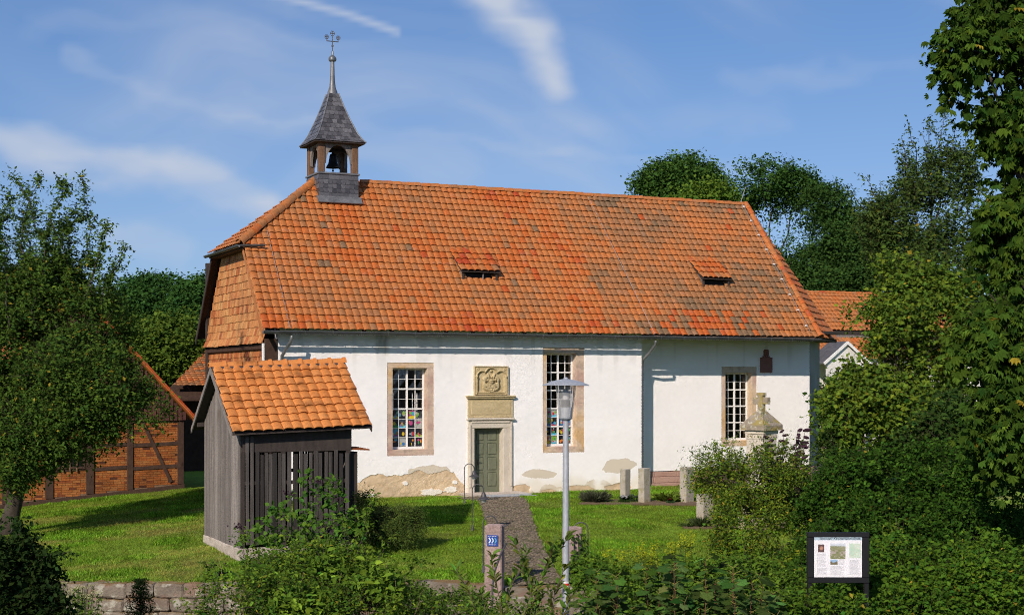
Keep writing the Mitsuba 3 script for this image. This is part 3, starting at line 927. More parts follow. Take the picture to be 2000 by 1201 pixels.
# --- windows
def kid_picture(r, x0, x1, z0, z1, y):
    """a child's glass painting: flat shapes of colour on a dark pane"""
    m = MB()
    w, h = x1 - x0, z1 - z0
    pal = [(.62, .05, .06), (.70, .55, .03), (.06, .36, .10), (.05, .22, .55), (.75, .28, .04), (.55, .06, .24), (.10, .45, .62), (.6, .6, .58), (.25, .5, .06)]
    bgc = r.choice([0, 0, 0, 1, 2], p=[.3, .25, .15, .2, .1])
    bg = [(.012, .013, .02), tuple(A(pal[r.integers(len(pal))]) * .75), (.38, .40, .38)][bgc]
    m.add(*poly_prism(A([[x0, y, z0], [x1, y, z0], [x1, y, z1], [x0, y, z1]]), (0, .003, 0)), bg)
    if r.random() < .55:
        c = pal[r.integers(len(pal))]
        m.add(*poly_prism(A([[x0, y - .001, z0], [x1, y - .001, z0], [x1, y - .001, z0 + h * r.uniform(.15, .35)], [x0, y - .001, z0 + h * r.uniform(.15, .3)]]), (0, -.003, 0)), c)
    for i in range(r.integers(2, 5)):
        c = pal[r.integers(len(pal))]
        n = r.integers(4, 9)
        an = np.arange(n) / n * 2 * np.pi + r.random()
        rx, rz = w * r.uniform(.1, .3), h * r.uniform(.1, .28)
        cx_, cz_ = r.uniform(x0 + rx, x1 - rx), r.uniform(z0 + rz, z1 - rz)
        yy = y - .004 - i * .002
        c = tuple(A(c) * .8)
        m.add(*poly_prism(np.stack([cx_ + rx * np.cos(an), an * 0 + yy, cz_ + rz * np.sin(an)], 1), (0, -.002, 0)), c)
    return m


def window(key, box_, yw, rows, groups, fw, paint=0, open_pane=None, seed=0, stone='sandstone'):
    """stone surround, white timber frame with glazing bars and one pane per opening. box_: outer x0, x1, z0, z1 of the surround"""
    x0, x1, z0, z1 = box_
    r = np.random.default_rng(seed)
    W = key_for(key)
    fl, fr, ft, fb_ = fw
    p = -.018
    y0, y1 = yw - p, yw + .44
    S_ = W + '__surround'
    put(S_, cb(x0, x1, y0, y1, z1 - ft, z1, .008), 'sandstone')
    for (a, b) in ((x0, x0 + fl), (x1 - fr, x1)):
        cut = r.uniform(.35, .6)
        zm = z0 + fb_ + (z1 - ft - z0 - fb_) * cut
        put(S_, cb(a, b, y0, y1, z0 + fb_ + .002, zm - .002, .006), 'sandstone')
        put(S_, cb(a, b, y0 + .002, y1, zm + .002, z1 - ft - .002, .006), 'sandstone')
    put(S_, cb(x0 - .0, x1 + .0, y0 - .015, y1, z0, z0 + fb_, .008), 'sandstone')
    # timber frame
    a, b, c, d = x0 + fl, x1 - fr, z0 + fb_, z1 - ft
    yf = yw + .30
    F_ = W + '__frame'
    t = .055
    m = MB()
    m.add(*cb(a, a + t, yf, yf + .07, c, d, .006)).add(*cb(b - t, b, yf, yf + .07, c, d, .006))
    m.add(*cb(a + t, b - t, yf, yf + .07, d - t, d, .006)).add(*cb(a + t, b - t, yf - .02, yf + .07, c, c + t * 1.5, .006))
    m.put(F_, 'white_paint')
    ia, ib, ic, id_ = a + t, b - t, c + t * 1.5, d - t
    xm = (ia + ib) / 2
    put(W + '__mullion', cb(xm - .03, xm + .03, yf - .012, yf + .06, ic, id_, .006), 'white_paint')
    zs = [ic]
    ph = (id_ - ic - .05 * (len(groups) - 1)) / rows
    z = ic
    cells = []
    for gi, g_ in enumerate(groups):
        for k_ in range(g_):
            cells.append((z, z + ph))
            z += ph
            if k_ < g_ - 1:
                put(W + '__glazing_bar', cb(ia, ib, yf + .01, yf + .045, z - .010, z + .010, .003), 'white_paint')
        if gi < len(groups) - 1:
            put(W + '__transom', cb(ia, ib, yf - .008, yf + .055, z, z + .05, .005), 'white_paint')
            z += .05
    xs_ = [(ia, (ia + xm - .03) / 2), ((ia + xm - .03) / 2, xm - .03), (xm + .03, (xm + .03 + ib) / 2), ((xm + .03 + ib) / 2, ib)]
    for xq in (xs_[0][1], xs_[2][1]):
        put(W + '__glazing_bar', cb(xq - .010, xq + .010, yf + .008, yf + .048, ic, id_, .003), 'white_paint')
    for ri, (za, zb) in enumerate(cells):
        for ci, (xa, xb) in enumerate(xs_):
            xa2, xb2, za2, zb2 = xa + .012, xb - .012, za + .012, zb - .012
            j = r.uniform(-.004, .004, 4)
            pk = put(W + '__pane', (A([[xa2, yf + .028 + j[0], za2], [xb2, yf + .028 + j[1], za2], [xb2, yf + .028 + j[2], zb2], [xa2, yf + .028 + j[3], zb2]]), A([[0, 1, 2, 3]])), 'pane_glass')
            if ri < paint and r.random() < .96:
                kid_picture(r, xa2 + .004, xb2 - .004, za2 + .004, zb2 - .004, yf + .045).put(W + '__glass_picture', 'flat_color')
    # a pane inside, pale gauze frame of an inner casement
    return W


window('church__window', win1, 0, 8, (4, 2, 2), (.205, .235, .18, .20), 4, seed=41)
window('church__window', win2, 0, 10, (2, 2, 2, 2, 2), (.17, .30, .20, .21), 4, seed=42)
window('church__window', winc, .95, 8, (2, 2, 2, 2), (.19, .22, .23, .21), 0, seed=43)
# inner casement seen through the middle panes of the first window
for x in (-3.3, -3.12, -2.62, -2.46):
    put('church__inner_casement', cb(x, x + .03, .50, .53, 2.75, 3.42, .004), 'white_paint')

# --- door with its stone frame, tablet and coat of arms
Dr = key_for('church__door')
for (a, b, c, d, y) in ((-.83, -.585, .0, 2.22, -.06), (.455, .82, .0, 2.22, -.06), (-.83, .82, 2.224, 2.5, -.06)):
    put(Dr + '__frame', cb(a, b, y, .36, c, d, .02), 'limestone')
for (a, b, c, d) in ((-.80, -.71, .25, 2.36), (.70, .79, .25, 2.36), (-.71, .70, 2.40, 2.47)):
    put(Dr + '__moulding', cb(a, b, -.095, -.062, c, d, .012), 'limestone')
put(Dr + '__moulding', cb(-.88, .87, -.15, .05, 2.5, 2.575, .02), 'limestone')
put(Dr + '__leaf', cb(-.585, .455, .27, .33, .03, 2.215, .006), 'door_paint')
for (a, b) in ((-.58, -.40), (.36, .45), (-.13, .02)):
    put(Dr + '__stile', cb(a, b, .245, .27, .04, 2.2, .006), 'door_paint')
for (c, d) in ((.04, .24), (.72, .79), (1.24, 1.31), (1.72, 1.79), (2.14, 2.2)):
    for (a, b) in ((-.40, -.13), (.02, .36)):
        put(Dr + '__rail', cb(a, b, .247, .27, c, d, .005), 'door_paint')
for (c, d) in ((.26, .70), (.81, 1.22), (1.33, 1.70), (1.81, 2.12)):
    for (a, b) in ((-.385, -.145), (.035, .345)):
        put(Dr + '__panel', cb(a, b, .238, .275, c, d, .014), 'door_paint')
put(Dr + '__handle', MB().add(*cb(-.36, -.32, .205, .245, .98, 1.16, .006)).add(*tube([(-.34, .215, 1.09), (-.34, .17, 1.09), (-.26, .165, 1.085)], .011, 6)).mesh(), 'iron')
put(Dr + '__step', stone((-.05, -.55, .0), (2.2, 1.1, .16), .02, .012, 3), 'concrete')
put('church__tablet', MB().add(*cb(-.83, .84, -.05, .05, 2.58, 3.22, .012)).add(*cb(-.72, .72, -.068, -.04, 2.68, 3.13, .012)).mesh(), 'ochre_stone')
put('church__tablet__cornice', MB().add(*cb(-.87, .88, -.12, .05, 3.222, 3.27, .012)).add(*cb(-.90, .90, -.16, .05, 3.272, 3.33, .015)).mesh(), 'ochre_stone')


def crest():
    nx_, nz_ = 128, 100
    u, v = np.meshgrid(np.linspace(-1, 1, nx_), np.linspace(0, 1.5, nz_), indexing='ij')

    def S(a, b, t):
        t = np.clip((t - a) / (b - a), 0, 1)
        return t * t * (3 - 2 * t)
    h = np.zeros_like(u)
    # sunk field under a three-lobed arch carried by pillars
    arch = np.full_like(u, 9.)
    for cx_, cz_, rr in ((-.56, .98, .27), (0, 1.07, .35), (.56, .98, .27)):
        arch = np.minimum(arch, np.hypot(u - cx_, v - cz_) - rr)
    inside = np.minimum(arch, np.maximum(np.abs(u) - .80, v - 1.0))
    inside = np.where(v < .14, np.maximum(inside, .14 - v), inside)
    h += .05 * S(-.02, .02, inside)
    h += .035 * np.exp(-((inside - .03) / .03) ** 2)
    h += .035 * S(.05, .02, np.abs(np.abs(u) - .9)) * (v < 1.0) + .03 * S(.06, .03, np.abs(v - .98)) * S(.14, .10, np.abs(np.abs(u) - .9))
    # spandrel rosettes
    for s in (-1, 1):
        h += .03 * S(.10, .04, np.hypot(u - s * .8, v - 1.37)) - .02 * S(.05, .02, np.hypot(u - s * .8, v - 1.37))
    # mantling: carved leaves with deep cuts between them
    reg = S(1.05, .85, np.sqrt((u / .60) ** 2 + ((v - .62) / .50) ** 2))
    nz = meshkit.fbm(np.stack([np.abs(u) * 7.5, v * 7.5, u * 0 + 2], -1), 3, seed=12)
    h += .085 * reg * S(.46, .56, nz)
    # shield with a bar and charges
    sh = np.maximum(np.abs(u) - .24 * np.sqrt(np.clip(1 - ((.50 - v) / .36).clip(0, 1) ** 2.5, 0, 1)), np.maximum(v - .56, .14 - v))
    on = S(.03, -.01, sh)
    h = h * (1 - on) + on * (.075 + .02 * np.exp(-((sh + .03) / .02) ** 2))
    h += .018 * S(.04, .015, np.abs(v - .38)) * (sh < -.06)
    for cx_, cz_ in ((-.11, .47), (.1, .47), (0, .27)):
        h += .026 * S(.055, .03, np.hypot(u - cx_, v - cz_)) * (sh < 0)
    # helmet with visor, two horns above it
    h = np.maximum(h, .125 * np.sqrt(np.clip(1 - (u / .18) ** 2 - ((v - .70) / .16) ** 2, 0, 1)))
    h -= .05 * S(.03, .012, np.abs(v - .70 - .1 * u)) * (np.abs(u) < .12)
    for s in (-1, 1):
        h = np.maximum(h, .09 * np.sqrt(np.clip(1 - ((u - s * .15 - s * .25 * (v - .95)) / .08) ** 2 - ((v - 1.0) / .18) ** 2, 0, 1)))
    h = np.maximum(h, .07 * np.sqrt(np.clip(1 - (u / .07) ** 2 - ((v - 1.28) / .08) ** 2, 0, 1)))
    h += (meshkit.fbm(np.stack([u * 6, v * 6, u * 0], -1), 3) - .5) * .008
    x = -.6 + (u + 1) / 2 * 1.23
    z = 3.36 + v / 1.5 * .93
    y = -.02 - h
    V = np.stack([x, y, z], -1).reshape(-1, 3)
    i_, j_ = np.meshgrid(np.arange(nx_ - 1), np.arange(nz_ - 1), indexing='ij')
    Q = np.stack([i_ * nz_ + j_, (i_ + 1) * nz_ + j_, (i_ + 1) * nz_ + j_ + 1, i_ * nz_ + j_ + 1], -1).reshape(-1, 4)
    return V, Q


put('church__coat_of_arms', crest(), 'ochre_stone', smooth=True, label='carved sandstone coat of arms in relief above the door')
put('church__coat_of_arms__slab', MB().add(*cb(-.6, .63, -.018, .06, 3.335, 4.295, .004)).add(*cb(-.615, -.585, -.1, .0, 3.335, 4.295, .006)).add(*cb(.615, .645, -.1, .0, 3.335, 4.295, .006)).add(*cb(-.615, .645, -.105, .0, 4.285, 4.32, .006)).mesh(), 'ochre_stone')
# red memorial tablet high on the choir wall
put('church__memorial_tablet', MB().add(*cb(11.5, 12.03, .89, .97, 4.13, 4.70, .01)).add(*cb(11.6, 11.92, .90, .97, 4.702, 4.76, .01)).add(*cb(11.65, 11.88, .885, .97, 4.762, 5.0, .03)).mesh(), 'red_stone')

# --- bell turret
TX, TY = -4.26, 4.0
BT = key_for('church__bell_turret')
hw = .71
rp = lambda y: EZ + (y - EV) * (RZ - EZ) / (RY - EV)
core = A([[TX - hw, TY - hw, 9.6], [TX + hw, TY - hw, 9.6], [TX + hw, TY + hw, 9.6], [TX - hw, TY + hw, 9.6]])
put(BT + '__base', (np.vstack([core, core + A([0, 0, 1.4])]), A([[0, 1, 5, 4], [1, 2, 6, 5], [2, 3, 7, 6], [3, 0, 4, 7], [4, 5, 6, 7]])), 'slate', uv=A([.1, 0]))


def slate_row(P0, P1, zlo, zhi, n, r, nrm, inset0=0., inset1=0., fish=True):
    """n slates between P0 and P1 (lower edge) narrowing to the upper edge"""
    out_ = []
    for i in range(n):
        a, b = i / n, (i + 1) / n
        lo0, lo1 = P0[0] * (1 - a) + P1[0] * a, P0[0] * (1 - b) + P1[0] * b
        hi0, hi1 = P0[1] * (1 - a) + P1[1] * a, P0[1] * (1 - b) + P1[1] * b
        d = nrm * (.018 + r.uniform(0, .008))
        dn = (lo0 - hi0) * .12
        if fish:
            pts = [lo0 * .5 + hi0 * .5 + d * .7, lo0 * .85 + lo1 * .15 + dn * .4 + d, lo0 * .4 + lo1 * .6 + dn + d, lo1 + d + dn * .5, hi1 + nrm * .004, hi0 + nrm * .004]
        else:
            pts = [lo0 + d + dn * .4, lo1 + d + dn * .4, hi1 + nrm * .004, hi0 + nrm * .004]
        out_.append((A(pts), nrm))
    return out_


def put_slates(sl_, key, r):
    for pts, nrm in sl_:
        v, f = poly_prism(pts, -nrm * .014)
        put(key + '__slate', (v, f), 'slate', uv=A([float(np.clip(r.normal(.45, .25), 0, 1)), 0]))


r7 = np.random.default_rng(77)
# base cladding: front and left faces
for fi, (p, d, nrm) in enumerate(((A([TX - hw, TY - hw, 0]), A([1, 0, 0]), A([0, -1.0, 0])), (A([TX - hw, TY + hw, 0]), A([0, -1, 0]), A([-1.0, 0, 0])))):
    zr = [10.10, 10.32, 10.47, 10.62, 10.77, 10.94] if fi == 0 else [10.45, 10.62, 10.77, 10.94]
    for a, b in zip(zr[:-1], zr[1:]):
        rows_ = slate_row((p + A([0, 0, a]), p + A([0, 0, b])), (p + d * 2 * hw + A([0, 0, a]), p + d * 2 * hw + A([0, 0, b])), a, b, 4 if (fi == 0 and a in (10.10, 10.77)) else 9, r7, nrm, fish=not (fi == 0 and a in (10.10, 10.77)))
        put_slates(rows_, BT + '__base', r7)
put(BT + '__flashing', MB().add(*cb(TX - hw - .06, TX + hw + .05, TY - hw - .12, TY - hw - .035, 9.98, 10.13, .005)).add(*poly_prism(A([[TX - hw - .1, TY - hw - .04, 10.16], [TX + hw + .08, TY - hw - .04, 10.16], [TX + hw + .08, TY - hw - .24, 9.93], [TX - hw - .1, TY - hw - .24, 9.93]]), (0, -.01, .02))).mesh(), 'lead')
put(BT + '__sill', MB().add(*cb(TX - hw - .05, TX + hw + .05, TY - hw - .05, TY + hw + .05, 10.94, 11.0, .01)).mesh(), 'lead')
# gabled lead cover inside the opening
put(BT + '__cover', (A([[TX - .5, TY - .5, 11.0], [TX + .5, TY - .5, 11.0], [TX + .5, TY + .5, 11.0], [TX - .5, TY + .5, 11.0], [TX - .5, TY, 11.1], [TX + .5, TY, 11.1]]), A([[0, 1, 5], [0, 5, 4], [2, 3, 4], [2, 4, 5], [0, 4, 3], [1, 2, 5]])), 'lead')
ph_ = .11
for sx in (-1, 1):
    for sy in (-1, 1):
        put(BT + '__post', cb(TX + sx * (hw - ph_) - ph_, TX + sx * (hw - ph_) + ph_, TY + sy * (hw - ph_) - ph_, TY + sy * (hw - ph_) + ph_, 11.0, 12.1, .012), 'turret_wood' if 0 else 'wood_brown')
# curved braces under the head beams
wi = hw - 2 * ph_
brace = sbox(-wi, 0, wi, .78)
th = np.linspace(0, np.pi, 25)
hole = Polygon(np.c_[.90 * wi * np.cos(th), .66 * np.sin(th) - .02].tolist() + [(-.9 * wi, -1), (.9 * wi, -1)])
brace = brace.difference(hole)
for y in (TY - hw + .05, TY + hw - .13):
    for g_ in getattr(brace, 'geoms', [brace]):
        v, f = extrude_xz(g_, y, y + .08)
        put(BT + '__brace', (v + A([TX, 0, 11.32]), f), 'wood_grey', uv=A([.7, 0]))
for x in (TX - hw + .05, TX + hw - .13):
    for g_ in getattr(brace, 'geoms', [brace]):
        v, f = extrude_yz(g_, x, x + .08)
        put(BT + '__brace', (v + A([0, TY, 11.32]), f), 'wood_grey', uv=A([.7, 0]))
put(BT + '__head_beam', MB().add(*cb(TX - hw, TX + hw, TY - hw, TY - hw + .16, 12.0, 12.14, .01)).add(*cb(TX - hw, TX + hw, TY + hw - .16, TY + hw, 12.0, 12.14, .01)).add(*cb(TX - hw, TX - hw + .16, TY - hw + .16, TY + hw - .16, 12.0, 12.14, .01)).add(*cb(TX + hw - .16, TX + hw, TY - hw + .16, TY + hw - .16, 12.0, 12.14, .01)).mesh(), 'wood_dark')
# bell with its yoke
bl = lathe([(0, .50), (.05, .50), (.10, .47), (.125, .40), (.14, .28), (.165, .16), (.22, .06), (.25, .0), (.225, .0), (.15, .14), (.12, .3), (.1, .42), (0, .44)], (TX + .02, TY, 11.26), 28)
put(BT + '__bell', bl, 'bronze_dark', smooth=40)
put(BT + '__bell__yoke', MB().add(*cb(TX - .55, TX + .55, TY - .06, TY + .06, 11.80, 11.92, .02)).add(*tube([(TX + .02, TY, 11.74), (TX + .02, TY, 11.82)], .04, 8)).mesh(), 'wood_dark')
put(BT + '__bell__clapper', MB().add(*tube([(TX + .02, TY, 11.6), (TX + .02, TY, 11.17)], [.02, .025], 8)).add(*lathe([(0, -.03), (.035, -.02), (.04, .01), (.0, .05)], (TX + .02, TY, 11.15), 10)).mesh(), 'iron')
# flared slate roof
prof = [(12.06, 0.92), (12.13, 0.856), (12.26, 0.764), (12.42, 0.676), (12.58, 0.607), (12.74, 0.543), (12.9, 0.478), (13.06, 0.419), (13.22, 0.363), (13.38, 0.308), (13.54, 0.258), (13.7, 0.207), (13.84, 0.166)]
vv = []
for z, e in prof:
    vv += [[TX - e, TY - e, z], [TX + e, TY - e, z], [TX + e, TY + e, z], [TX - e, TY + e, z]]
ff = []
for i in range(len(prof) - 1):
    for j in range(4):
        ff.append([i * 4 + j, i * 4 + (j + 1) % 4, i * 4 + 4 + (j + 1) % 4, i * 4 + 4 + j])
ff.append([0, 3, 2, 1])
RF = key_for(BT + '__roof')
put(BT + '__eave_board', cb(TX - .905, TX + .905, TY - .905, TY + .905, 12.01, 12.055, .01), 'wood_dark')
put(BT + '__roof', (A(vv) * A([1, 1, 1]), A(ff)), 'slate', uv=A([.15, 0])) if 0 else None
scene[RF] = mikit.ply((A(vv), A(ff)), 'material_slate', uv=np.tile([.15, 0.], (len(vv), 1)))
for i in range(len(prof) - 1):
    (z0, e0), (z1, e1) = prof[i], prof[i + 1]
    n_ = max(3, int(round(2 * (e0 + e1) / 2 / .165)))
    for face in range(2):
        R = rotz(0 if face == 0 else -math.pi / 2)
        P = [A([s * e, -e, z]) @ R.T + A([TX, TY, 0]) for s in (-1, 1) for z, e in ((z0, e0), (z1, e1))]
        nrm = A([0, -(z1 - z0), (e0 - e1)]) @ R.T * 1.0
        nrm = unit(A([nrm[0], nrm[1], abs(nrm[2])]))
        rows_ = slate_row((P[0], P[1]), (P[2], P[3]), z0, z1, n_, r7, nrm)
        for pts, nn_ in rows_:
            v, f = poly_prism(pts, -nn_ * .012)
            put(RF + '__slate', (v, f), 'slate', uv=A([float(np.clip(r7.normal(.45, .27), 0, 1)), 0]))
for sx, sy in ((-1, -1), (1, -1), (-1, 1), (1, 1)):
    put(RF + '__hip_strip', tube([(TX + sx * (e + .005), TY + sy * (e + .005), z + .01) for z, e in prof], .022, 6), 'lead', smooth=True)
# lead spire, ball, triple cross
fin = lathe([(.19, 13.80), (.175, 13.9), (.12, 14.05), (.09, 14.25), (.078, 14.6), (.066, 14.98)], (TX, TY, 0), 16)
put(BT + '__spire', fin, 'lead', smooth=40)
put(BT + '__ball', lathe([(.05, 14.96), (.125, 14.99), (.14, 15.05), (.13, 15.11), (.075, 15.17), (.04, 15.2), (.036, 15.32), (0, 15.37)], (TX, TY, 0), 20), 'zinc', smooth=40)
m = MB()


def bar(p0, p1, r=.016):
    m.add(*tube([p0, p1], r, 6))


def tilt(dx, z):
    return (TX + dx, TY, z)


def small_cross(dx, z, s):
    bar(tilt(dx, z - s), tilt(dx, z + s))
    bar(tilt(dx - s, z), tilt(dx + s, z))
    for ex, ez in ((s, 0), (-s, 0), (0, s), (0, -s)):
        if ex:
            m.add(*tube([tilt(dx + ex, z - .045), tilt(dx + ex, z + .045)], .014, 6))
        else:
            m.add(*tube([tilt(dx - .045, z + ez), tilt(dx + .045, z + ez)], .014, 6))


bar(tilt(0, 15.3), tilt(0, 15.9), .018)
bar(tilt(-.21, 15.68), tilt(.21, 15.68))
bar(tilt(-.21, 15.67), tilt(-.21, 15.78))
bar(tilt(.21, 15.67), tilt(.21, 15.78))
small_cross(-.21, 15.82, .062)
small_cross(.21, 15.82, .062)
small_cross(0, 15.96, .075)
m.add(*tube([tilt(0, 15.5), tilt(0, 15.55)], .04, 8))
m.put(BT + '__cross', 'iron')

# ------------------------------------------------------------------ shed of weathered boards
SH_ = thing('wooden_shed', 'weathered grey board shed with open slatted front and bright orange tile roof', 'shed')
sx0, sx1, sy0, sy1 = -11.45, -8.72, -11.35, -7.75
szr = lambda x: 4.16 + .036 * (x + 11.7)
sze = lambda x: 2.60 + .036 * (x + 11.7)
r = np.random.default_rng(51)
for (a, b, c, d) in ((sx0 - .05, sx0 + .16, sy0 - .05, sy1 + .05), (sx0 + .162, sx1 + .05, sy0 - .05, sy0 + .14), (sx1 - .16, sx1 + .05, sy0 + .142, sy1 + .05)):
    put('wooden_shed__plinth', stone(((a + b) / 2, (c + d) / 2, -.42), (b - a, d - c, .56), .02, .012, 5), 'concrete')
ridge_y = -9.52


def shed_roof_z(y, x):
    t = (y - (-11.65)) / (ridge_y + 11.65) if y < ridge_y else (-7.40 - y) / (-7.40 - ridge_y)
    return sze(x) + t * (szr(x) - sze(x))


y = sy0
while y < sy1 - .02:          # left wall
    w = min(r.uniform(.13, .19), sy1 - y)
    z1 = shed_roof_z(y + w / 2, sx0) - .10
    d = r.uniform(0, .016)
    put('wooden_shed__plank', cb(sx0 - .02 - d, sx0 + .012 - d, y + .004, y + w - .005, -.16 + r.uniform(-.03, .02), z1, .004), 'wood_grey', uv=A([r.random(), 0]))
    y += w
for y in (sy0, sy1):          # rear and right wall framing
    pass
y = sy0 + .1
while y < sy1 - .02:          # right wall, narrow gaps
    w = min(r.uniform(.12, .17), sy1 - y)
    put('wooden_shed__plank', cb(sx1 - .012, sx1 + .02, y, y + w - r.uniform(.008, .03), -.12, shed_roof_z(y, sx1) - .12, .004), 'wood_grey', uv=A([r.random(), 0]))
    y += w
x = sx0 + .1
while x < sx1 - .02:          # rear wall
    w = min(r.uniform(.12, .17), sx1 - x)
    gap = r.choice([.012, .02, .06], p=[.55, .3, .15])
    put('wooden_shed__plank', cb(x, x + w - gap, sy1 - .02, sy1 + .012, -.12, 2.75, .004), 'wood_dark')
    x += w
x = sx0 + .13
while x < sx1 - .05:          # slats of the front
    w = r.uniform(.075, .105)
    h0, h1 = -.12 + r.uniform(-.05, .22), (2.10 if x > sx0 + .3 else 2.5) + r.uniform(-.05, .05)
    t0 = r.uniform(-.012, .012)
    put('wooden_shed__slat', beam((x + w / 2, sy0 - .016 + r.uniform(-.006, .006), h0), (x + w / 2 + t0, sy0 - .016, h1), w, .03, .004, up=(0, 1, 0)), 'wood_slat', uv=A([r.random(), 0]))
    x += w + r.choice([.015, .03, .045, .06])
for x in (sx0 + .06, -10.4, -9.6, sx1 - .06):
    put('wooden_shed__post', cb(x - .055, x + .055, sy0 + .012, sy0 + .12, -.14, 2.62, .01), 'wood_dark')
put('wooden_shed__header', cb(sx0 + .02, sx1 + .02, sy0 + .005, sy0 + .045, 2.12, 2.66, .008), 'wood_dark')
for z in (.25, 1.35):
    put('wooden_shed__rail', cb(sx0 + .1, sx1 - .1, sy0 + .0, sy0 + .06, z, z + .09, .008), 'wood_dark')
put('wooden_shed__rail', cb(sx0 + .9, sx1 - .75, sy0 + .3, sy0 + .36, 1.62, 1.70, .008), 'timber')
for y in (-11.3, ridge_y, -7.75):      # purlins
    z = shed_roof_z(min(max(y, -11.3), -7.7), 0) - 0
    put('wooden_shed__purlin', beam((-11.66, y, shed_roof_z(y, -11.66) - .17), (-8.40, y, shed_roof_z(y, -8.40) - .17), .10, .12), 'wood_dark')
xa, xb = -11.72, -8.30
for s in (0, 1):
    ye = -11.65 if s == 0 else -7.40
    P = A([[xa, ye, sze(xa)], [xb, ye, sze(xb)], [xb, ridge_y, szr(xb)], [xa, ridge_y, szr(xa)]])
    put('wooden_shed__roof_deck', poly_prism(P - A([0, 0, .03]), (0, 0, -.03)), 'wood_dark')
    upv = unit(P[3] - P[0])
    Ls = np.linalg.norm(P[3] - P[0])
    o, ux = (P[0], P[1] - P[0]) if s == 0 else (P[1], P[0] - P[1])
    tl = tile_field(o + A([0, -.05 if s == 0 else .05, -.02]), ux, upv, np.linalg.norm(P[1] - P[0]) / 14, Ls / 9, 14, 9, None, lambda u, v, r: (float(np.clip(.50 + r.normal(0, .14), 0, 1)), 0.), seed=61 + s, amp=.042, lift=.055)
    if s == 0:
        for t_ in tl:
            put('wooden_shed__tile', (t_[0], np.vstack([t_[1][:, [0, 1, 2]], t_[1][:, [0, 2, 3]]])), 'shed_tile', smooth=True, uv=A(t_[2], float))
    else:
        mm = MB()
        for t_ in tl:
            mm.add(t_[0], t_[1], A(t_[2], float))
        mm.put('wooden_shed__rear_tiles', 'shed_tile', smooth=True, kind='stuff')
mat('shed_tile', lambda p, n, uv: mix((.51, .172, .038), (.61, .25, .072), uv.x + .6 * (fbm(p.x * 9, p.y * 9, p.z * 9, 3) - .5)) * (1 - .45 * smoothstep(.52, .75, fbm(p.x * 3, p.y * 3 + 5, p.z * 3, 4))), .62, specular=.3)
for i in range(9):
    t0, t1 = i / 9, (i + 1.06) / 9
    p0, p1 = A([xb + .02, ridge_y, szr(xb) + .0]), A([xa - .04, ridge_y, szr(xa) + .0])
    a_, b_ = p0 + (p1 - p0) * t0, p0 + (p1 - p0) * t1
    mcap = MB().add(*half_pipe(a_, b_, .12, .105, (0, 0, 1))).add(*half_pipe(a_ - (p1 - p0) * .004, a_ + (p1 - p0) * .014, .145, .14, (0, 0, 1)))
    put('wooden_shed__ridge_tile', mcap.mesh(), 'shed_tile', smooth=True, uv=A([.35 + .2 * r.random(), 0]))
put('wooden_shed__ridge_seal', MB().add(*poly_prism(A([[xa, ridge_y - .17, szr(xa) - .04], [xb, ridge_y - .17, szr(xb) - .04], [xb, ridge_y, szr(xb) + .07], [xa, ridge_y, szr(xa) + .07]]), (0, .0, -.05))).mesh(), 'slate', uv=A([.1, 0]))
for y_, s in ((-11.65, 1), (-7.40, -1)):   # verge boards
    P = A([[xa - .025, y_, sze(xa) - .01], [xa - .025, ridge_y, szr(xa) - .01], [xa - .025, ridge_y, szr(xa) - .16], [xa - .025, y_, sze(xa) - .14]])
    put('wooden_shed__verge_board', poly_prism(P, (.03, 0, 0)), 'wood_grey', uv=A([.6, 0]))
    P = A([[xb - .01, y_, sze(xb) - .01], [xb - .01, ridge_y, szr(xb) - .01], [xb - .01, ridge_y, szr(xb) - .16], [xb - .01, y_, sze(xb) - .14]])
    put('wooden_shed__verge_board', poly_prism(P, (.03, 0, 0)), 'wood_dark')
# small red metal roof of the box on its right side
put('wooden_shed__side_box', cb(sx1 + .03, sx1 + .22, sy0 + .15, sy0 + .9, -.1, 2.08, .01), 'wood_dark')
put('wooden_shed__side_box__lid', poly_prism(A([[sx1 + .0, sy0 + .05, 2.14], [sx1 + .5, sy0 + .05, 2.11], [sx1 + .5, sy0 + 1., 2.13], [sx1, sy0 + 1., 2.17]]), (0, 0, .035)), 'brick', uv=A([.35, 0]))

# ------------------------------------------------------------------ half-timbered barn
BN = thing('half_timbered_barn', 'half-timbered brick barn with dark boarded gable behind the leafy tree', 'barn')
by, bx0, bx1, bzw = 6.7, -16.9, -8.85, 2.45
gb = lambda x: -.02 - .085 * (-8.85 - x)
put('half_timbered_barn__wall', extrude_xz(Polygon([(bx0, -1.2), (bx1, -.6), (bx1, bzw), (bx0, bzw)]), by + .10, by + .3), 'mortar')
put('half_timbered_barn__side_wall', bx(bx1 - .25, bx1, by + .31, by + 7.5, -.6, bzw), 'mortar')
r = np.random.default_rng(71)
bricks = []
zc = -1.0
row = 0
while zc < bzw - .1:
    x = bx1 - .05 - (.13 if row % 2 else 0)
    while x > bx0 + .1:
        w = .25 if r.random() > .15 else .125
        zz = zc + (x - bx1) * .0
        if zz > gb(x) + .18 and zz < bzw - .1:
            bricks.append((x - w, x - .012, zz))
        x -= w
    zc += .078
    row += 1
cent = sorted(bricks, key=lambda b_: math.hypot((b_[0]) - EYE[0] - 9.5, 0) if False else -b_[0])
mb = MB()
for i, (a, b, z) in enumerate(cent):
    d = r.uniform(.0, .018)
    v, f = bx(a, b, by + .088 - d, by + .12, z, z + .066)
    tn = A([float(r.choice([r.uniform(.45, 1), r.uniform(.0, .4)], p=[.8, .2])), 0])
    if i < 300:
        put('half_timbered_barn__wall__brick', (v, np.vstack([f[:, [0, 1, 2]], f[:, [0, 2, 3]]])), 'brick', uv=tn)
    else:
        mb.add(v, f, tn)
mb.put('half_timbered_barn__wall__bricks', 'brick', kind='stuff')
ps = [-9.0, -10.72, -12.18, -13.72 - .0, -15.2, -16.7]
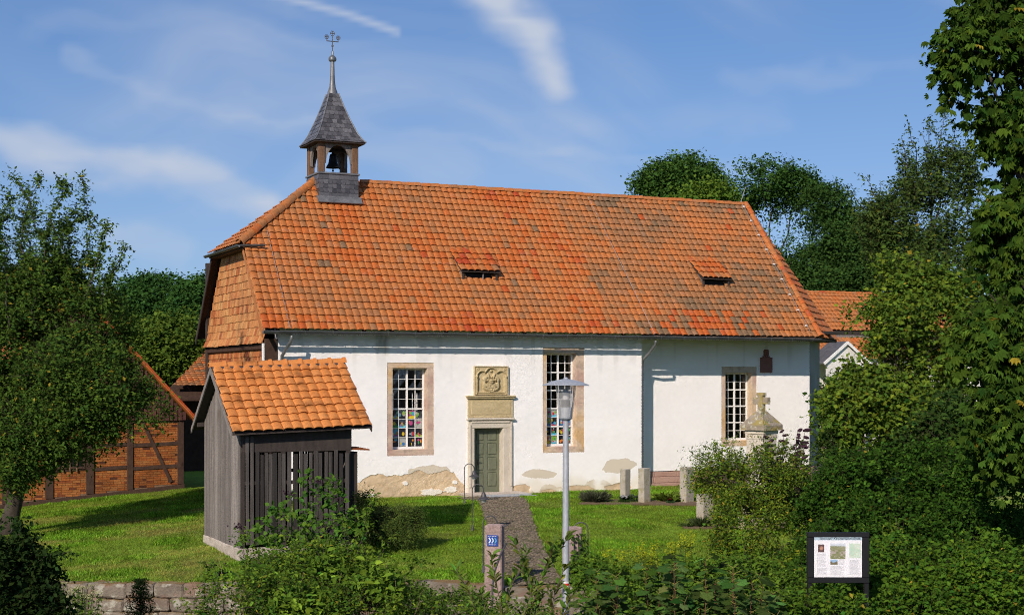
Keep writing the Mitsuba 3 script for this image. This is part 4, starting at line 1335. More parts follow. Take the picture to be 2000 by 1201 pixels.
posts = [(-8.85, -9.08), (-10.62, -10.83), (-11.95, -12.22), (-13.3, -13.58), (-14.75, -14.98), (-16.4, -16.65)]
for a, b in posts:
    put('half_timbered_barn__post', cb(b, a, by + .03, by + .2, gb(a) + .2, bzw, .012), 'timber')
for z in (1.62, .82):
    for (a, b) in zip(posts[:-1], posts[1:]):
        s = -.012
        put('half_timbered_barn__rail', beam((a[1] - .004, by + .115, z + s * 0), (b[0] + .004, by + .115, z - .06), .14, .13, .01), 'timber')
put('half_timbered_barn__sill', beam((bx1 + .02, by + .10, gb(bx1) + .10), (bx0, by + .10, gb(bx0) + .10), .2, .2, .012), 'timber')
put('half_timbered_barn__brace', beam((-8.95 - .35, by + .105, .25), (-10.3, by + .105, bzw - .06), .12, .15, .01, up=(0, 1, 0)), 'timber')
put('half_timbered_barn__top_plate', cb(bx0, bx1 + .02, by + .02, by + .2, bzw, bzw + .14, .012), 'timber')
x = bx1 + .1                                  # footing stones
while x > bx0:
    w = r.uniform(.5, 1.4)
    put('half_timbered_barn__footing_stone', stone((x - w / 2, by + .12, gb(x - w / 2) - .22), (w - .03, .35, .42), .04, .03, int(r.integers(99))), 'old_stone', uv=A([r.random(), 0]))
    x -= w
# barred window
W = key_for('half_timbered_barn__window')
put(W + '__opening', cb(-13.25, -12.3, by + .04, by + .06, .85, 1.62, .004), 'bronze_dark')
put(W + '__frame', MB().add(*cb(-13.3, -13.2, by + .0, by + .09, .8, 1.66, .01)).add(*cb(-12.33, -12.24, by + .0, by + .09, .8, 1.66, .01)).add(*cb(-13.2, -12.33, by + .0, by + .09, .8, .88, .01)).mesh(), 'timber')
for x in (-13.0, -12.77, -12.54):
    put(W + '__bar', cb(x - .025, x + .025, by - .015, by + .03, .70, 1.66, .005), 'wood_brown')
# boarded gable
apx, apz = -12.5, 6.75
grx = lambda x: bzw + .1 + (apz - bzw - .1) * (1 - abs(x - apx) / (bx1 + .25 - apx))
x = bx1 + .2
while x > bx0 - .2:
    w = .15
    z1 = grx(x - w / 2) - .12
    if z1 > bzw + .12:
        put('half_timbered_barn__gable_board', cb(x - w + .03, x, by - .06, by - .03, bzw - .02 + r.uniform(-.01, .01), z1, .006), 'board_red', uv=A([r.random(), 0]))
    x -= w
put('half_timbered_barn__gable_backing', extrude_xz(Polygon([(bx0 - .1, bzw + .0), (bx1 + .1, bzw + .0), (apx, apz - .15)]), by - .02, by + .05), 'wood_dark')
for s, xe in ((1, bx1 + .35), (-1, 2 * apx - bx1 - .35)):
    P = A([[xe, by - .28, bzw - .02], [xe, by + 7.6, bzw - .02], [apx, by + 7.6, apz + .05], [apx, by - .28, apz + .05]])
    put('half_timbered_barn__roof', poly_prism(P, A([.05 * s, 0, .08])), 'tile', uv=A([.35, .5]))
    for i in range(19):
        t0, t1 = i / 19, (i + 1.1) / 19
        p0, p1 = A([xe, by - .26, bzw + .06]), A([apx, by - .26, apz + .12])
        put('half_timbered_barn__roof__verge_tile', beam(p0 + (p1 - p0) * t0 + A([0, 0, r.uniform(0, .02)]), p0 + (p1 - p0) * t1, .24, .055, .015, up=(0, 1, 0) if False else (0, 0, 1)), 'tile', uv=A([float(np.clip(r.normal(.05, .06), 0, 1)), .8]))

# ------------------------------------------------------------------ old house with a hipped tile roof between barn and church
OH = thing('tiled_outhouse', 'low outhouse under a steep roof of old clay tiles between barn and church gable', 'outhouse')
oy = 17.0
OA, OB, OC, OD = (-4.47, 21, 5.49), (-7.25, 16.5, 3.59), (-3.21, 16.5, 2.81), (-1, 21, 5.53)
P = A([OB, OC, OD, OA])
put('tiled_outhouse__wall', MB().add(*bx(P[0][0] + .3, P[1][0], 17.0, 25.0, -.5, P[0][2] - .1)).mesh(), 'timber')
put('tiled_outhouse__roof', poly_prism(A([[P[0][0] - .6, P[0][1] - .2, P[0][2] - .4], [P[1][0], P[1][1] - .2, P[0][2] - .4], P[2], P[3]]) - A([0, 0, .1]), (0, 0, -.1)), 'timber')
put('tiled_outhouse__rear_roof', poly_prism(A([P[3], P[2], [P[1][0], 26., P[0][2]], [P[0][0] - .3, 26., P[0][2]]]) - A([0, 0, .02]), (0, 0, -.1)), 'timber')
upo = unit(A([0, P[3][1] - P[0][1], P[3][2] - P[0][2]]))
Lo = math.hypot(P[3][1] - P[0][1], P[3][2] - P[0][2])
tl = tile_field(P[0], (1, 0, 0), upo, .26, Lo / 20, 34, 20, lambda v: ((P[3][0] - P[0][0]) * v / Lo, 99), lambda u, v, r: (float(np.clip(.62 + r.normal(0, .2), 0, 1)), float(np.clip(r.normal(.35, .2), 0, 1))), seed=81, lift=.05, amp=.04)
put_tiles('tiled_outhouse__roof', tl, most=220)

# ------------------------------------------------------------------ house behind the choir
HB = thing('farmhouse', 'farmhouse with two-stepped orange tile roof behind the right end of the church', 'house')
ra, rb = (32.5, 28, 9.15), (44.41, 28, 9.28)
ea, eb = (30.5, 25, 6.72), (41.78, 25, 7.07)
ra, rb, ea, eb = A(ra), A(rb), A(ea), A(eb)
rb[2] = ra[2]
ra[0] -= 4
ea[0] = ra[0]
eb[0] = rb[0]
eb[2] = ea[2] = 6.75
upq = unit(A([0, ra[1] - ea[1], ra[2] - ea[2]]))
Lq = math.hypot(ra[1] - ea[1], ra[2] - ea[2])
put('farmhouse__roof', poly_prism(A([ea, eb, rb, ra]) - A([0, 0, .05]), (0, 0, -.08)), 'timber')
put('farmhouse__rear_roof', poly_prism(A([ra, rb, rb + A([0, 4, -2.6]), ra + A([0, 4, -2.6])]), (0, 0, -.08)), 'tile', uv=A([.5, .2]))
tl = tile_field(ea, (1, 0, 0), upq, .29, Lq / 10, 52, 10, None, lambda u, v, r: (float(np.clip(.55 + r.normal(0, .09), 0, 1)), float(abs(r.normal(0, .1)))), seed=91, amp=.05, lift=.06)
put_tiles('farmhouse__roof', tl, most=150)
ridge_tiles('farmhouse__roof', rb, ra, 40, .13, (0, 0, 1), .45, 92)
lo = [24.9, 6.32]
put('farmhouse__upper_wall', bx(ra[0], rb[0], 24.98, 25.1, 6.1, 6.74), 'wood_dark')
put('farmhouse__eave_board', cb(ra[0], rb[0], 24.9, 24.97, 6.33, 6.50, .01), 'wood_grey', uv=A([.7, 0]))
la = A([ra[0], 22.9, 5.05])
upl = unit(A([0, 24.9 - 22.9, 6.32 - 5.05]))
Ll = math.hypot(2.0, 1.27)
tl = tile_field(la, (1, 0, 0), upl, .29, Ll / 5, 52, 5, None, lambda u, v, r: (float(np.clip(.5 + r.normal(0, .1), 0, 1)), float(abs(r.normal(0, .1)))), seed=93, amp=.045, lift=.04)
mm = MB()
for t_ in tl:
    mm.add(t_[0], t_[1], A(t_[2], float))
mm.put('farmhouse__lower_roof', 'tile', smooth=True, kind='stuff')
put('farmhouse__wall', bx(ra[0], rb[0], 23.2, 23.5, -1, 5.1), 'plaster_far')
mat('plaster_far', lambda p, n, uv: mix((.60, .59, .55), (.74, .73, .70), fbm(p.x * 2, p.y * 2, p.z * 2, 3)), .9)
for x in np.arange(ra[0] + 1, rb[0], 1.35):
    put('farmhouse__post', cb(x - .09, x + .09, 23.14, 23.24, -.5, 3.3, .01), 'timber')
for z in (.9, 2.2, 3.3):
    put('farmhouse__rail', cb(ra[0], rb[0], 23.15, 23.22, z, z + .18, .01), 'timber')
for x in np.arange(ra[0] + 1.7, rb[0] - 1, 2.7):
    wk = key_for('farmhouse__window')
    put(wk + '__pane', cb(x - .40, x + .40, 23.12, 23.16, 1.12, 2.18, .01), 'bronze_dark')
    put(wk + '__frame', MB().add(*cb(x - .45, x - .40, 23.09, 23.17, 1.08, 2.2, .01)).add(*cb(x + .40, x + .45, 23.09, 23.17, 1.08, 2.2, .01)).add(*cb(x - .02, x + .02, 23.09, 23.15, 1.1, 2.2, .01)).mesh(), 'white_paint')
# white gabled porch
pc = (31.16, 5.99)
px_, pz_ = pc
put('farmhouse__porch_gable', extrude_xz(Polygon([(px_ - 1.25, 3.95), (px_ + 1.25, 3.95), (px_ + 1.25, pz_ - 1.05), (px_, pz_ - .12), (px_ - 1.25, pz_ - 1.05)]), 21.5, 21.65), 'plaster_far')
for s in (-1, 1):
    put('farmhouse__porch_roof', beam((px_, 22.2, pz_), (px_ + s * 1.6, 22.2, pz_ - 1.2), 1.7, .10, .01, up=(0, 0, 1)), 'zinc')
    put('farmhouse__porch_verge', beam((px_ - .02 * s, 21.33, pz_ - .02), (px_ + s * 1.6, 21.33, pz_ - 1.22), .04, .17, .01), 'white_paint')
put('farmhouse__porch_lintel', cb(px_ - 1.3, px_ + 1.3, 21.42, 21.7, 3.72, 3.945, .01), 'timber')
for s in (-1, 1):
    put('farmhouse__porch_post', cb(px_ + s * 1.15 - .09, px_ + s * 1.15 + .09, 21.44, 21.64, -.5, 3.72, .01), 'timber')

# ------------------------------------------------------------------ lamps along the path
def path_lamp(x, y, label, face=1, h=1.27):
    t = thing('path_lamp', label, 'lamp', 'gooseneck lamps along the path')
    z = float(gz(x, y)) - .01
    R_ = .15
    d = unit(A([.93, -.37])) * face
    put(t + '__base', lathe([(.0, .0), (.045, .0), (.04, .06), (.028, .16), (.022, .2), (0, .2)], (x, y, z), 12), 'iron', smooth=40)
    pts = [(x, y, z + .1), (x, y, z + h * .45), (x, y, z + h - R_)]
    for a in np.linspace(0, math.pi, 11)[1:]:
        pts.append((x + d[0] * R_ * (1 - math.cos(a)), y + d[1] * R_ * (1 - math.cos(a)), z + h - R_ + R_ * math.sin(a)))
    ex, ey = x + d[0] * 2 * R_, y + d[1] * 2 * R_
    zz = z + h - R_
    pts.append((ex, ey, zz - .08))
    put(t + '__pole', tube(pts, .0145, 8), 'iron', smooth=True)
    put(t + '__shade', lathe([(.0, .0), (.03, .0), (.045, -.02), (.062, -.07), (.075, -.12), (.085, -.135), (.165, -.185), (.168, -.195), (.08, -.16), (0, -.15)], (ex, ey, zz - .06), 20), 'iron', smooth=40)
    put(t + '__bulb_glass', lathe([(.075, -.16), (.085, -.20), (.075, -.25), (.04, -.285), (0, -.29)], (ex, ey, zz - .06), 16), 'lamp_milk', smooth=True)
    return t


mat('lamp_milk', (.45, .46, .47), .25)
path_lamp(-2.36, -3.37, 'black gooseneck lamp closest to the church door')
path_lamp(-4.70, -9.46, 'second black gooseneck lamp along the lawn edge of the path')
path_lamp(-7.28, -16.1, 'black gooseneck lamp standing behind the post with the blue sign')
p4 = (-5.63, -17.87, -0.44)
path_lamp(p4[0], p4[1], 'black gooseneck lamp beside the ivy covered stone post', -1)

# ------------------------------------------------------------------ street lamp
SL_ = thing('street_lamp', 'galvanised street lamp with a flat hat and clear conical glass', 'street lamp')
lx, ly = -11.47, -28.40
put('street_lamp__pole', lathe([(.045, -1.5), (.043, 1.5), (.038, 3.30)], (lx, ly, 0), 24), 'galvanised', smooth=True)
put('street_lamp__collar', lathe([(.0, 3.285), (.045, 3.285), (.085, 3.31), (.09, 3.325), (.084, 3.327)], (lx, ly, 0), 24), 'galvanised', smooth=30)
put('street_lamp__ballast_case', lathe([(.082, 3.325), (.082, 3.462), (.0, 3.464)], (lx, ly, 0), 24), 'galvanised', smooth=30)
put('street_lamp__glass', lathe([(.090, 3.33), (.137, 3.752)], (lx, ly, 0), 32), 'lamp_glass', smooth=True)
for a in np.arange(4) / 4 * 2 * np.pi + .15:
    put('street_lamp__glass_rib', tube([(lx + .09 * math.cos(a), ly + .09 * math.sin(a), 3.34), (lx + .137 * math.cos(a), ly + .137 * math.sin(a), 3.755)], .007, 6), 'galvanised', smooth=True)
put('street_lamp__bulb', lathe([(.0, 3.464), (.04, 3.464), (.042, 3.66), (.03, 3.70), (0, 3.705)], (lx, ly, 0), 16), 'lamp_milk', smooth=True)
for z in (3.48, 3.50, 3.52, 3.54, 3.56):
    put('street_lamp__louvre', lathe([(.05, z), (.075, z - .006), (.075, z - .003), (.05, z + .003)], (lx, ly, 0), 20), 'zinc', smooth=True)
put('street_lamp__hat', lathe([(.0, 3.768), (.10, 3.766), (.30, 3.744), (.31, 3.748), (.302, 3.756), (.22, 3.792), (.12, 3.818), (.05, 3.829), (.02, 3.831)], (lx, ly, 0), 40), 'galvanised', smooth=50)
put('street_lamp__hat_knob', lathe([(.024, 3.828), (.032, 3.838), (.024, 3.852), (0, 3.857)], (lx, ly, 0), 14), 'galvanised', smooth=True)
# painted trail mark, white-red-white, on the pole
zm = 3.8 - .1345 * 0 - 2.79
fa = math.atan2(EYE[1] - ly, EYE[0] - lx)


def pole_band(key, z0, z1, col, a0=-.75, a1=1.15):
    an = np.linspace(fa + a0, fa + a1, 15)
    c = np.stack([lx + .0455 * np.cos(an), ly + .0455 * np.sin(an)], 1)
    v = np.vstack([np.c_[c, [z0] * 15], np.c_[c, [z1] * 15]])
    put(key, (v, A([[i, i + 1, 16 + i, 15 + i] for i in range(14)])), 'flat_color', color=A(col), smooth=True)


pole_band('street_lamp__trail_mark', 1.095, 1.125, (.6, .6, .6))
pole_band('street_lamp__trail_mark', 1.155, 1.18, (.6, .6, .6))
pole_band('street_lamp__trail_mark', 1.125, 1.155, (.52, .02, .02))

# ------------------------------------------------------------------ gate posts, wall, steps
gang = -.62


def gate_post(x, y, w, h0, h1, ang, label, seed):
    t = thing('gate_post', label, 'gate post')
    R = rotz(ang)
    put(t + '__shaft', stone((x, y, (h0 + h1) / 2), (w, w * .95, h1 - h0), .025, .012, seed, R, cut=.10), 'post_stone')
    return t


g1 = gate_post(-7.86, -18.0, .36, -1.5, .87, gang, 'square pinkish stone gate post carrying a small blue sign', 3)
R = rotz(gang)
at = lambda u, w, z: A([-7.86, -18.0, z]) + R @ A([u, w, 0])
put(g1 + '__sign', cbox(at(.0, -.19, .56), (.228, .012, .228), .004, R), 'flat_color', color=A([.012, .05, .26]))
for i, c in enumerate(((.62, .68, .75), (.45, .56, .68), (.10, .33, .45))):
    u = -.075 + i * .06
    m = MB()
    for s in (-1, 1):
        m.add(*beam(at(u + .035, -.1975, .563), at(u, -.1975, .563 + s * .055), .004, .024, .001))
    put(g1 + '__sign__chevron', m.mesh(), 'flat_color', color=A(c))
m = MB()
for z, us in ((.648, [(-.08, .035), (-.035, .02), (.015, .05), (.062, .03)]), (.478, [(-.06, .04), (-.005, .045), (.05, .025)])):
    for u, l in us:
        m.add(*cbox(at(u, -.1975, z), (l, .003, .011), .0005, R))
put(g1 + '__sign__small_print', m.mesh(), 'flat_color', color=A([.5, .56, .65]))
put(g1 + '__hinge', MB().add(*beam(at(.17, -.02, .82), at(.30, -.02, .88), .03, .03)).mesh(), 'iron')
hr = thing('handrail', 'dark iron handrail leaning beside the stone post with the blue sign', 'handrail')
put('handrail__rail', tube([at(.26, -.05, .50), at(.25, -.07, .48), at(.19, -.35, .28), at(.15, -.62, .05), at(.12, -.72, -.12), at(.11, -.75, -.4), at(.11, -.75, -1.4)], .021, 8), 'iron', smooth=True)
g2p = (-6.03, -17.91, -0.03)
g2 = gate_post(g2p[0], g2p[1], .34, -1.4, .74, -.05, 'stone gate post half covered in ivy behind the street lamp pole', 4)


def wall_stones(thing_key, p0, p1, ztop, courses, r, lens=(.45, 1.05), depth=.45):
    p0, p1 = A(p0, float), A(p1, float)
    d = unit(p1 - p0)
    L_ = np.linalg.norm(p1 - p0)
    R = A([[d[0], -d[1], 0], [d[1], d[0], 0], [0, 0, 1]])
    off = 0.
    for ci, h in enumerate(courses):
        u = -r.uniform(0, .3)
        while u < L_:
            w = r.uniform(*lens)
            c = p0 + d * (u + w / 2)
            zt = ztop(c[0], c[1]) - off
            dep = depth + r.uniform(-.06, .06) + (.06 if ci == 0 else 0)
            nrm = A([-d[1], d[0]])
            c2 = c + nrm * (dep / 2 - .03 - r.uniform(0, .04))
            put(thing_key + '__stone', stone((c2[0], c2[1], zt - h / 2 + r.uniform(-.012, .012)), (w - .02, dep, h - .018), .035, .03, int(r.integers(999)), R, cut=.14), 'old_stone', uv=A([r.random(), 0]))
            u += w
        off += h


rw = thing('retaining_wall', 'old lichen spotted sandstone retaining wall below the lawn', 'wall')
r = np.random.default_rng(101)
ztop = lambda x, y: float(gz(x, y)) + .07
wall_stones('retaining_wall', (-17.5, -9.85), (-8.15, -17.75), ztop, (.33, .30, .33, .3), r)
put('retaining_wall__core', poly_prism(A([[-17.5, -9.6, -1.6], [-8.1, -17.45, -1.6], [-8.1, -17.25, -1.6], [-17.5, -9.3, -1.6]]), (0, 0, .9)), 'soil')
rw2 = thing('garden_wall', 'low stone wall behind the broad leaved shrubs right of the gate', 'wall')
wall_stones('garden_wall', (-5.3, -19.0), (1.5, -22.0), lambda x, y: float(gz(x, y)) + .02, (.3, .3, .35), r)
put('garden_wall__core', poly_prism(A([[-5.3, -18.8, -1.6], [1.5, -21.8, -1.6], [1.5, -21.6, -1.6], [-5.3, -18.6, -1.6]]), (0, 0, .9)), 'soil')
st = thing('stone_steps', 'worn stone steps leading up from the road to the path', 'steps')
for i in range(5):
    c = A([-6.72, -18.25]) + A([-.42, -.9]) * (.36 * i)
    Rm = rotz(-.43)
    put('stone_steps__step', stone((c[0], c[1], -.43 - .17 * i - .12), (1.9, .50, .24), .02, .015, 40 + i, Rm), 'old_stone', uv=A([.3 + .1 * i, 0]))

# ------------------------------------------------------------------ graves
def headstone(x, y, w, h, ang, label, seed, bevel=.04, cat='gravestone'):
    t = thing('headstone', label, cat, None)
    R = rotz(ang)
    z = float(gz(x, y)) - .1
    poly = Polygon([(-w / 2, 0), (w / 2, 0), (w / 2, h - bevel), (w / 2 - bevel, h), (-w / 2 + bevel, h), (-w / 2, h - bevel)])
    v, f = stone((0, 0, h / 2), (w, w * .55, h), .02, .010, seed)
    put(t + '__slab', (v @ R.T + A([x, y, z]), f), 'grave_stone')
    return t


headstone(2.95, -4.05, .36, 1.12, .55, 'pale gravestone beside the lavender tuft', 5)
headstone(3.18, -4.88, .40, 1.22, .48, 'slim gravestone standing alone below the corner of the church wall', 6)
headstone(4.55, -5.2, .46, 1.25, .42, 'gravestone half hidden by the left sprays of the rose bush', 7)
headstone(1.95, -10.4, .46, .98, .35, 'low gravestone nearest the hedge with plants at its foot', 8)


def bed(label, pts):
    t = thing('grave_bed', label, 'flower bed')
    P = Polygon(pts).buffer(.15)
    m_ = trimesh.creation.extrude_polygon(P, .05, engine='earcut')
    v = np.array(m_.vertices)
    v[:, 2] += gz(v[:, 0], v[:, 1]) + .0
    put(t + '__soil', (v, np.array(m_.faces)), 'soil')


bed('strip of bare soil planted with flowers before the upright gravestones', [(1.2, -4.55), (5.2, -6.2), (5.5, -5.4), (2.3, -3.9)])
bed('small soil bed at the foot of the low gravestone', [(1.2, -10.75), (2.3, -11.2), (2.5, -10.7), (1.5, -10.3)])

# ------------------------------------------------------------------ monument
MO = thing('grave_monument', 'square stone grave pillar with pyramid cap and lichen covered cross', 'monument')
mx, my, mo = 3.13, -11.45, .35
Rm = rotz(.355)
def mpl(parts, key, bs, **kw):
    m_ = MB()
    for c, s, ch in parts:
        v, f = cbox(c, s, ch)
        m_.add(v @ Rm.T + A([mx, my, 0]), f)
    put(key, m_.mesh(), bs, **kw)
mpl([((0, 0, .98), (.60, .60, 2.7), .02)], 'grave_monument__shaft', 'limestone')
mpl([((0, 0, -.2), (.95, .95, .6), .03), ((0, 0, .2), (.8, .8, .25), .03)], 'grave_monument__pedestal', 'grave_stone')
mpl([((0, 0, 2.405), (.66, .66, .10), .01), ((0, 0, 2.28), (.63, .63, .12), .006)], 'grave_monument__frieze', 'limestone')
m_ = MB()
for s in range(4):
    for i in range(5):
        Rr = Rm @ rotz(s * math.pi / 2)
        v, f = cbox((-.22 + .11 * i, -.32, 2.285), (.035, .03, .035), .008)
        m_.add(v @ Rr.T + A([mx, my, 0]), f)
m_.put('grave_monument__studs', 'lichen_stone')
capv = A([[-.41, -.41, 2.46], [.41, -.41, 2.46], [.41, .41, 2.46], [-.41, .41, 2.46], [-.42, -.42, 2.60], [.42, -.42, 2.60], [.42, .42, 2.60], [-.42, .42, 2.60], [-.11, -.11, 2.98], [.11, -.11, 2.98], [.11, .11, 2.98], [-.11, .11, 2.98]])
cf = [[3, 2, 1, 0], [8, 9, 10, 11]] + [[k0 + i, k0 + (i + 1) % 4, k0 + 4 + (i + 1) % 4, k0 + 4 + i] for k0 in (0, 4) for i in range(4)]
tm = trimesh.Trimesh(capv, np.vstack([A(cf)[:, [0, 1, 2]], A(cf)[:, [0, 2, 3]]]), process=False)
v, f = trimesh.remesh.subdivide_to_size(tm.vertices, tm.faces, .1)
v = v + (np.stack([meshkit.fbm(v * 6 + 7 * k_, 3) for k_ in range(3)], -1) - .5) * .03
put('grave_monument__cap', (v @ Rm.T + A([mx, my, 0]), f), 'lichen_stone')
mpl([((0, 0, 3.22), (.17, .16, .50), .012), ((0, -.165, 3.27), (.15, .17, .19), .012), ((0, .165, 3.27), (.15, .17, .19), .012), ((0, 0, 3.445), (.17, .23, .09), .012)], 'grave_monument__cross', 'lichen_stone')

# ------------------------------------------------------------------ information board
IB = thing('information_board', 'black framed information board with a white printed sheet in front of the hedge', 'information board')
ic = A([-6.68, -27.85])
RB = rotz(-.44)
ibp = lambda u, w, z: A([ic[0], ic[1], z]) + RB @ A([u, w, 0])
def ibox(key, u0, u1, w0, w1, z0, z1, bs, ch=.006, **kw):
    v, f = cbox(((u0 + u1) / 2, (w0 + w1) / 2, (z0 + z1) / 2), (u1 - u0, w1 - w0, z1 - z0), ch)
    put(key, (v @ RB.T + A([ic[0], ic[1], 0]), f), bs, **kw)
hwB = .46
ibox('information_board__frame', -hwB, hwB, -.03, .03, 1.50, 1.57, 'black_paint')
ibox('information_board__frame', -hwB, hwB, -.03, .03, .82, .90, 'black_paint')
ibox('information_board__frame', -hwB, -hwB + .10, -.03, .03, .902, 1.498, 'black_paint')
ibox('information_board__frame', hwB - .10, hwB, -.03, .03, .902, 1.498, 'black_paint')
ibox('information_board__back', -hwB + .01, hwB - .01, .005, .028, .89, 1.51, 'black_paint')
for s in (-1, 1):
    ibox('information_board__leg', s * .42 - .035, s * .42 + .035, -.03, .03, -1.45, .818, 'black_paint')
ibox('information_board__sheet', -.355, .355, -.006, .0, .905, 1.497, 'flat_color', .001, color=A([.74, .75, .78]))


def picture(key, u0, u1, z0, z1, fn):
    mat(fn.__name__, fn, .5)
    ibox(key, u0, u1, -.010, -.0065, z0, z1, fn.__name__, .0005)


ibox('information_board__sheet__header_band', -.355, .355, -.009, -.0065, 1.452, 1.497, 'flat_color', .0005, color=A([.38, .50, .58]))
tm = meshkit.text_mesh('Apostel-Kirchengemeinde', .028, .001, bold=True)
tv = np.array(tm.vertices)
tv = np.stack([tv[:, 0] * (.60 / np.ptp(tv[:, 0])) - .27, -.0105 - tv[:, 2], tv[:, 1] + 1.463], 1)
put('information_board__sheet__heading', (tv @ RB.T + A([ic[0], ic[1], 0]), np.array(tm.faces)), 'black_paint')


def portrait_print(p, n, uv):
    d = dr.sqrt(dr.square((p.x - pcx) * 1.15) + dr.square((p.z - 1.335) * 1.0))
    c = mix((.42, .22, .15), (.10, .06, .055), smoothstep(.018, .036, d))
    return c * (.7 + .6 * fbm(p.x * 60, p.y * 60, p.z * 60, 2))


pcx = float(ibp(-.25, 0, 0)[0])
picture('information_board__sheet__portrait_photo', -.295, -.205, 1.275, 1.39, portrait_print)


def church_print(p, n, uv):
    g = fbm(p.x * 30, p.y * 30, p.z * 30, 3)
    c = mix((.12, .16, .04), (.34, .33, .22), g)
    c = mix(c, (.55, .6, .66), smoothstep(1.37, 1.40, p.z + .04 * g))
    return mix(c, (.38, .34, .30), smoothstep(.5, .56, g) * smoothstep(1.33, 1.28, p.z))


picture('information_board__sheet__church_photo', -.115, .11, 1.175, 1.405, church_print)
picture('information_board__sheet__landscape_photo', -.115, -.005, 1.09, 1.165, lambda p, n, uv: mix((.14, .13, .07), (.30, .45, .62), smoothstep(1.12, 1.13, p.z + .02 * noise(p.x * 60, p.y * 60, 0)))) if 0 else None


def landscape_print(p, n, uv):
    return mix((.16, .14, .08), (.28, .43, .6), smoothstep(1.125, 1.135, p.z + .03 * (noise(p.x * 60, p.y * 60, 0) - .5)))


picture('information_board__sheet__landscape_photo', -.115, -.005, 1.09, 1.165, landscape_print)


def map_print(p, n, uv):
    d1, d2, r_ = voronoi(p.x * 16 + p.y * 9, p.z * 18)
    return mix(mix((.42, .58, .46), (.56, .66, .56), r_), (.62, .45, .36), smoothstep(.05, .0, d2 - d1) * .8)


picture('information_board__sheet__map', .165, .335, 1.19, 1.405, map_print)
m = MB()
rr = np.random.default_rng(5)
for (u0, u1, z0, z1) in ((-.31, -.17, 1.06, 1.25), (-.31, -.15, .94, 1.04), (-.115, .10, .93, 1.07), (.005, .105, 1.10, 1.165), (.17, .33, .94, 1.16)):
    z = z1
    while z > z0:
        l = (u1 - u0) * rr.uniform(.75, 1)
        v, f = cbox((u0 + l / 2, -.008, z), (l, .002, .0045), .0003)
        m.add(v @ RB.T + A([ic[0], ic[1], 0]), f, (.42, .43, .46))
        z -= .013
m.put('information_board__sheet__text_lines', 'flat_color', kind='stuff')
put('information_board__pane', (np.stack([ibp(-.36, -.02, .90), ibp(.36, -.02, .90), ibp(.36, -.02, 1.5), ibp(-.36, -.02, 1.5)]), A([[0, 1, 2, 3]])), 'pane_glass')
# grate before the door
dg = thing('door_grate', 'grey metal grate set in the path before the church door', 'door mat')
m = MB()
for i in range(16):
    m.add(*cb(-.75 + .1 * i, -.69 + .1 * i, -1.75, -1.15, .05, .072, .003))
m.add(*cb(-.78, .88, -1.80, -1.76, .05, .078, .003)).add(*cb(-.78, .88, -1.14, -1.10, .05, .078, .003))
m.put('door_grate__bars', 'galvanised')

# ------------------------------------------------------------------ plants
DIAMOND = (A([[0, 0, 0], [.45, .5, .10], [1, 0, -.06], [.45, -.5, .10]]), A([[0, 1, 2], [0, 2, 3]]))
OVAL = (A([[0, 0, 0], [.28, .45, .10], [.68, .38, .08], [1, 0, -.08], [.68, -.38, .08], [.28, -.45, .10], [.5, 0, 0]]), A([[0, 1, 6], [1, 2, 6], [2, 3, 6], [3, 4, 6], [4, 5, 6], [5, 0, 6]]))


def palmate():
    v, f = [], []
    for a, l in ((-1.45, .5), (-.95, .78), (-.42, .96), (.08, 1.0), (.58, .92), (1.15, .68)):
        c, s = math.cos(a), math.sin(a)
        k_ = len(v)
        for (t, w, z) in ((0, 0, 0), (.70, .20, -.10), (1, 0, -.50), (.70, -.20, -.10)):
            t, w = t * l, w * l
            v.append([t * c - w * s, t * s + w * c, z * l])
        f += [[k_, k_ + 1, k_ + 2], [k_, k_ + 2, k_ + 3]]
    return A(v), A(f)


def lobed():
    an = np.linspace(-2.6, 2.6, 11)
    rr = A([.38, .50, .44, .60, .50, .72, .50, .60, .44, .50, .38])
    v = [[.15, 0, .04]] + [[.15 + rr[i] * math.cos(an[i]) * 1.1, rr[i] * math.sin(an[i]), -.10 * rr[i] + (.03 if i % 2 else -.03)] for i in range(11)]
    f = [[0, i, i + 1] for i in range(1, 11)]
    return A(v), A(f)


FOLIAGE = A([1.45, 1.75, 1.15])
PALM, LOBED = palmate(), lobed()


def leaf_arrays(P, Ax, N, L, W, tm):
    tv, tf = tm
    Ax = unit(Ax)
    B = unit(np.cross(N, Ax))
    N = np.cross(Ax, B)
    L, W = np.asarray(L)[:, None, None], np.asarray(W)[:, None, None]
    V = P[:, None] + L * tv[None, :, :1] * Ax[:, None] + W * tv[None, :, 1:2] * B[:, None] + L * tv[None, :, 2:] * N[:, None]
    F = tf[None] + len(tv) * np.arange(len(P))[:, None, None]
    return V.reshape(-1, 3), F.reshape(-1, 3)


def rand_dirs(r, n):
    return unit(r.normal(size=(n, 3)))


def lobe_points(r, lobes, n, shell=.55, flat=0.):
    """points inside the union of ellipsoids (x, y, z, horizontal radius, vertical radius), more of them towards the outside"""
    lb = A(lobes, float)
    w = lb[:, 3] * lb[:, 4]
    if lb.shape[1] > 5:
        w = w * lb[:, 5]
    w /= w.sum()
    k_ = r.choice(len(lb), n, p=w)
    d = rand_dirs(r, n)
    rad = r.random(n) ** (1 / 3) * (1 - shell) + shell * (r.random(n) ** .25)
    off = d * rad[:, None]
    P = lb[k_, :3] + off * lb[k_][:, [3, 3, 4]]
    return P, d, k_


def clumpy(r, P, scale, cut, soft=.12, seed=0):
    """keep points where a noise field is high: leaves gather in clumps with gaps between"""
    f = meshkit.fbm(P / scale, 3, seed=seed)
    return r.random(len(P)) < np.clip((f - cut) / soft + .5, 0.03, 1)


